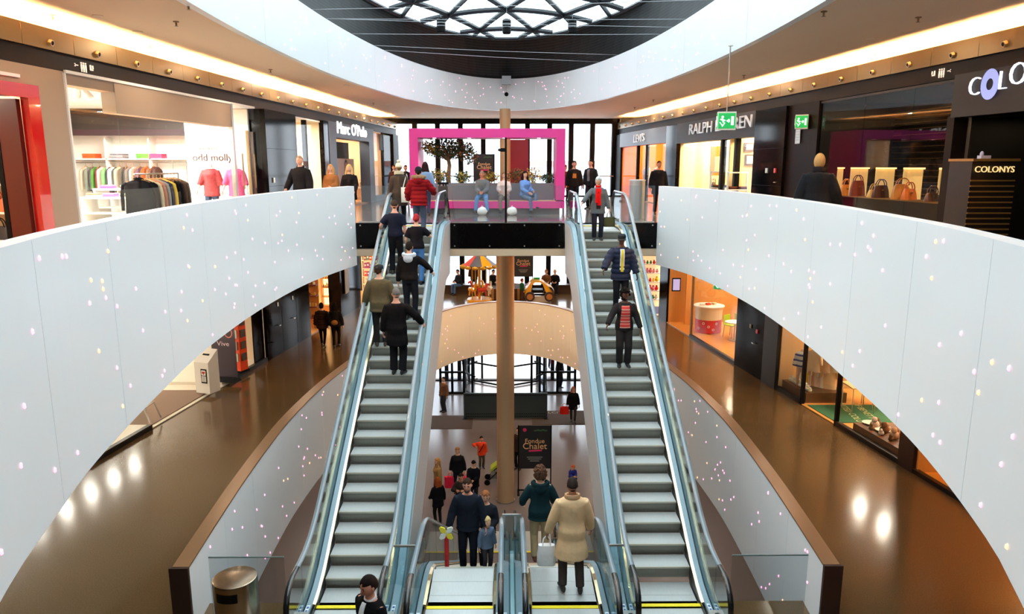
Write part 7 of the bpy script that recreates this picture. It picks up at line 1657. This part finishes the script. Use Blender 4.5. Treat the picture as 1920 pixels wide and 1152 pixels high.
for (lab, u, rz, c, lc, hc, fem, hs) in [
        ('person in dark clothes seated on the far middle bench, leftmost', 862, R180-.9, (30, 32, 40), (80, 110, 150), (28, 22, 22), False, 'short'),
        ('person in a brown jacket standing by the carousel on the middle floor', 889, R180, (70, 44, 30), (40, 36, 36), (60, 42, 32), False, 'short'),
        ('person in black seated on the far middle bench just left of the column', 922, R180+.8, (26, 26, 30), (34, 34, 40), (36, 28, 26), False, 'short'),
        ('woman in a brown coat seated on the far middle bench right of the poster', 1024, R180, (110, 70, 46), (40, 34, 34), (150, 96, 60), True, 'bob'),
        ('person in black with a pale scarf seated on the far middle bench, rightmost', 1041, R180-.2, (22, 22, 24), (30, 30, 34), (196, 170, 140), True, 'short')]:
    if 'standing' in lab: q = atz(u, 548, -5); person(lab, tuple(q), rz, 1.68, FAIR, top=J(c, hem=.7, t=.03), legs=(lc, 'normal'), hair=(hs, hc), lod=.03)
    else: seated(lab, u, 520, -5.0, 37.55, rz, c, lc, hc, fem=fem, hs=hs, lod=.03, pose=dict(lean=10))
q = atz(986, 560, -5)
person('small child in a green top beside the yellow toy car', (.75, 35.4, -5), -1.2, 1.12, FAIR, top=J((36, 84, 52), hem=.86, t=.03), legs=((90, 60, 40), 'normal'), hair=('short', (110, 50, 40)), headscale=1.35, lod=.03)
# -- upper floor
def f2(u, v=None, y=None, off=0):
    q = atz(u, v, 0) if y is None else aty(u, 300, y); return (q.x, q.y, 0)
person('man in a black coat standing behind the left white parapet', f2(562, y=19.3), R180-.25, 1.84, (216, 150, 124), top=J((22, 22, 25), hem=.6, t=.05), legs=((26, 26, 30), 'normal'), hair=('cropped', (150, 120, 92)), collar=((30, 30, 34), .085, .06), pose=dict(hands=((-.3, .1, .88), (.34, .12, .95))), lod=.018)
person('long haired blond woman in a camel coat behind the left white parapet', f2(619, y=21.6), R180-.2, 1.62, FAIR, True, top=J((150, 96, 54), hem=.66, t=.04), legs=((40, 36, 36), 'slim'), hair=('long', (196, 140, 82), .34), pose=dict(hands=((-.1, .24, 1.06), (.12, .22, 1.0))), lod=.02)
person('long haired blond woman in a black coat behind the left white parapet', f2(654, y=21.6), R180-.1, 1.62, FAIR, True, top=J((26, 24, 26), hem=.66, t=.04), legs=((30, 30, 34), 'slim'), hair=('long', (214, 170, 104), .34), pose=dict(hands=((-.2, .2, .92), (.22, .16, .9))), lod=.02)
person('woman with fair hair in a dark coat at the right white parapet, seen from behind', f2(1537, y=12.7), -.5, 1.78, FAIR, True, top=J((28, 30, 34), hem=.6, t=.065), legs=((30, 30, 34), 'slim'), hair=('bob', (196, 150, 92)), collar=((40, 36, 38), .09, .09), pose=dict(hands=((-.32, .05, .86), (.34, .1, .9))), lod=.018)
person('man in black standing by the right parapet in front of the orange shop', f2(1236, y=24.5), R180+.1, 1.74, (190, 120, 96), top=J((20, 20, 24), hem=.66, t=.045), legs=((24, 24, 28), 'normal'), hair=('cropped', (40, 30, 28)), lod=.02)
person('man in a dark jacket with an orange print talking by the facade', f2(1077, y=27.0), R180, 1.76, PINKISH, top=J((28, 25, 25), hem=.84, t=.035, front=[('print', (206, 130, 60), .07, .06, 1.14, 1.3, .012)]), legs=((26, 26, 30), 'normal'), hair=('short', (44, 32, 28)), lod=.022)
person('dark haired man in a dark jacket over a grey shirt by the facade', f2(1108, y=27.4), R180-.7, 1.80, PINKISH, top=J((30, 30, 33), hem=.84, t=.035, front=[('shirt', (120, 116, 120), .05, .05, 1.0, 1.42, .01)]), legs=((26, 26, 30), 'normal'), hair=('short', (24, 20, 20)), lod=.022)
person('long dark haired woman in a light blue jacket by the left of the pink frame', f2(797, y=23.6), .2, 1.70, FAIR, True, top=J((120, 150, 186), hem=.84, t=.03), legs=((50, 60, 90), 'slim'), hair=('long', (40, 24, 24), .4), lod=.022)
def sit2(lab, u, rz, c, lc, hc, fem=False, hs='short', **k): return seated(lab, u, 360, .12, 24.75, rz, c, lc, hc, fem=fem, hs=hs, lod=.02, **k)
sit2('bald man in a grey sweater and blue jeans seated in the pink frame', 905, R180-.08, (112, 112, 114), (96, 140, 192), (150, 120, 100), hs='cropped', sk=(214, 140, 112), H=1.72, pose=dict(feet=((-.2, .4, .0), (.2, .4, .0)), hands=((-.06, .36, .62), (.06, .36, .62)), lean=14, head=(20, 0)))
sit2('woman in a pale top seated in the middle of the pink frame', 945, R180, (214, 190, 180), (120, 110, 104), (150, 100, 66), True, 'long', H=1.62, pose=dict(feet=((-.12, .4, .0), (.12, .4, .0))))
sit2('woman in a blue jacket with crossed legs seated in the pink frame', 984, R180+.75, (96, 136, 196), (84, 108, 140), (30, 22, 24), True, 'long', H=1.66, pose=dict(feet=((-.02, .48, .16), (.1, .42, .0)), head=(0, 20), hands=((-.1, .32, .66), (.12, .3, .62))))
for k, (u, y, c, lab) in enumerate([(738, 34, (60, 34, 34), 'person with auburn hair by the left windows of the upper facade'), (1060, 33, (120, 60, 30), 'person in orange brown partly behind the pink frame on the right'), (760, 33.5, (40, 40, 46), 'dark clad person far back by the left windows of the upper facade')]):
    person(lab, f2(u, y=y), R180+.3*k, 1.6, FAIR, True, top=J(c, hem=.7, t=.035), legs=((30, 30, 34), 'slim'), hair=('bob', (90, 44, 30)), lod=.03)
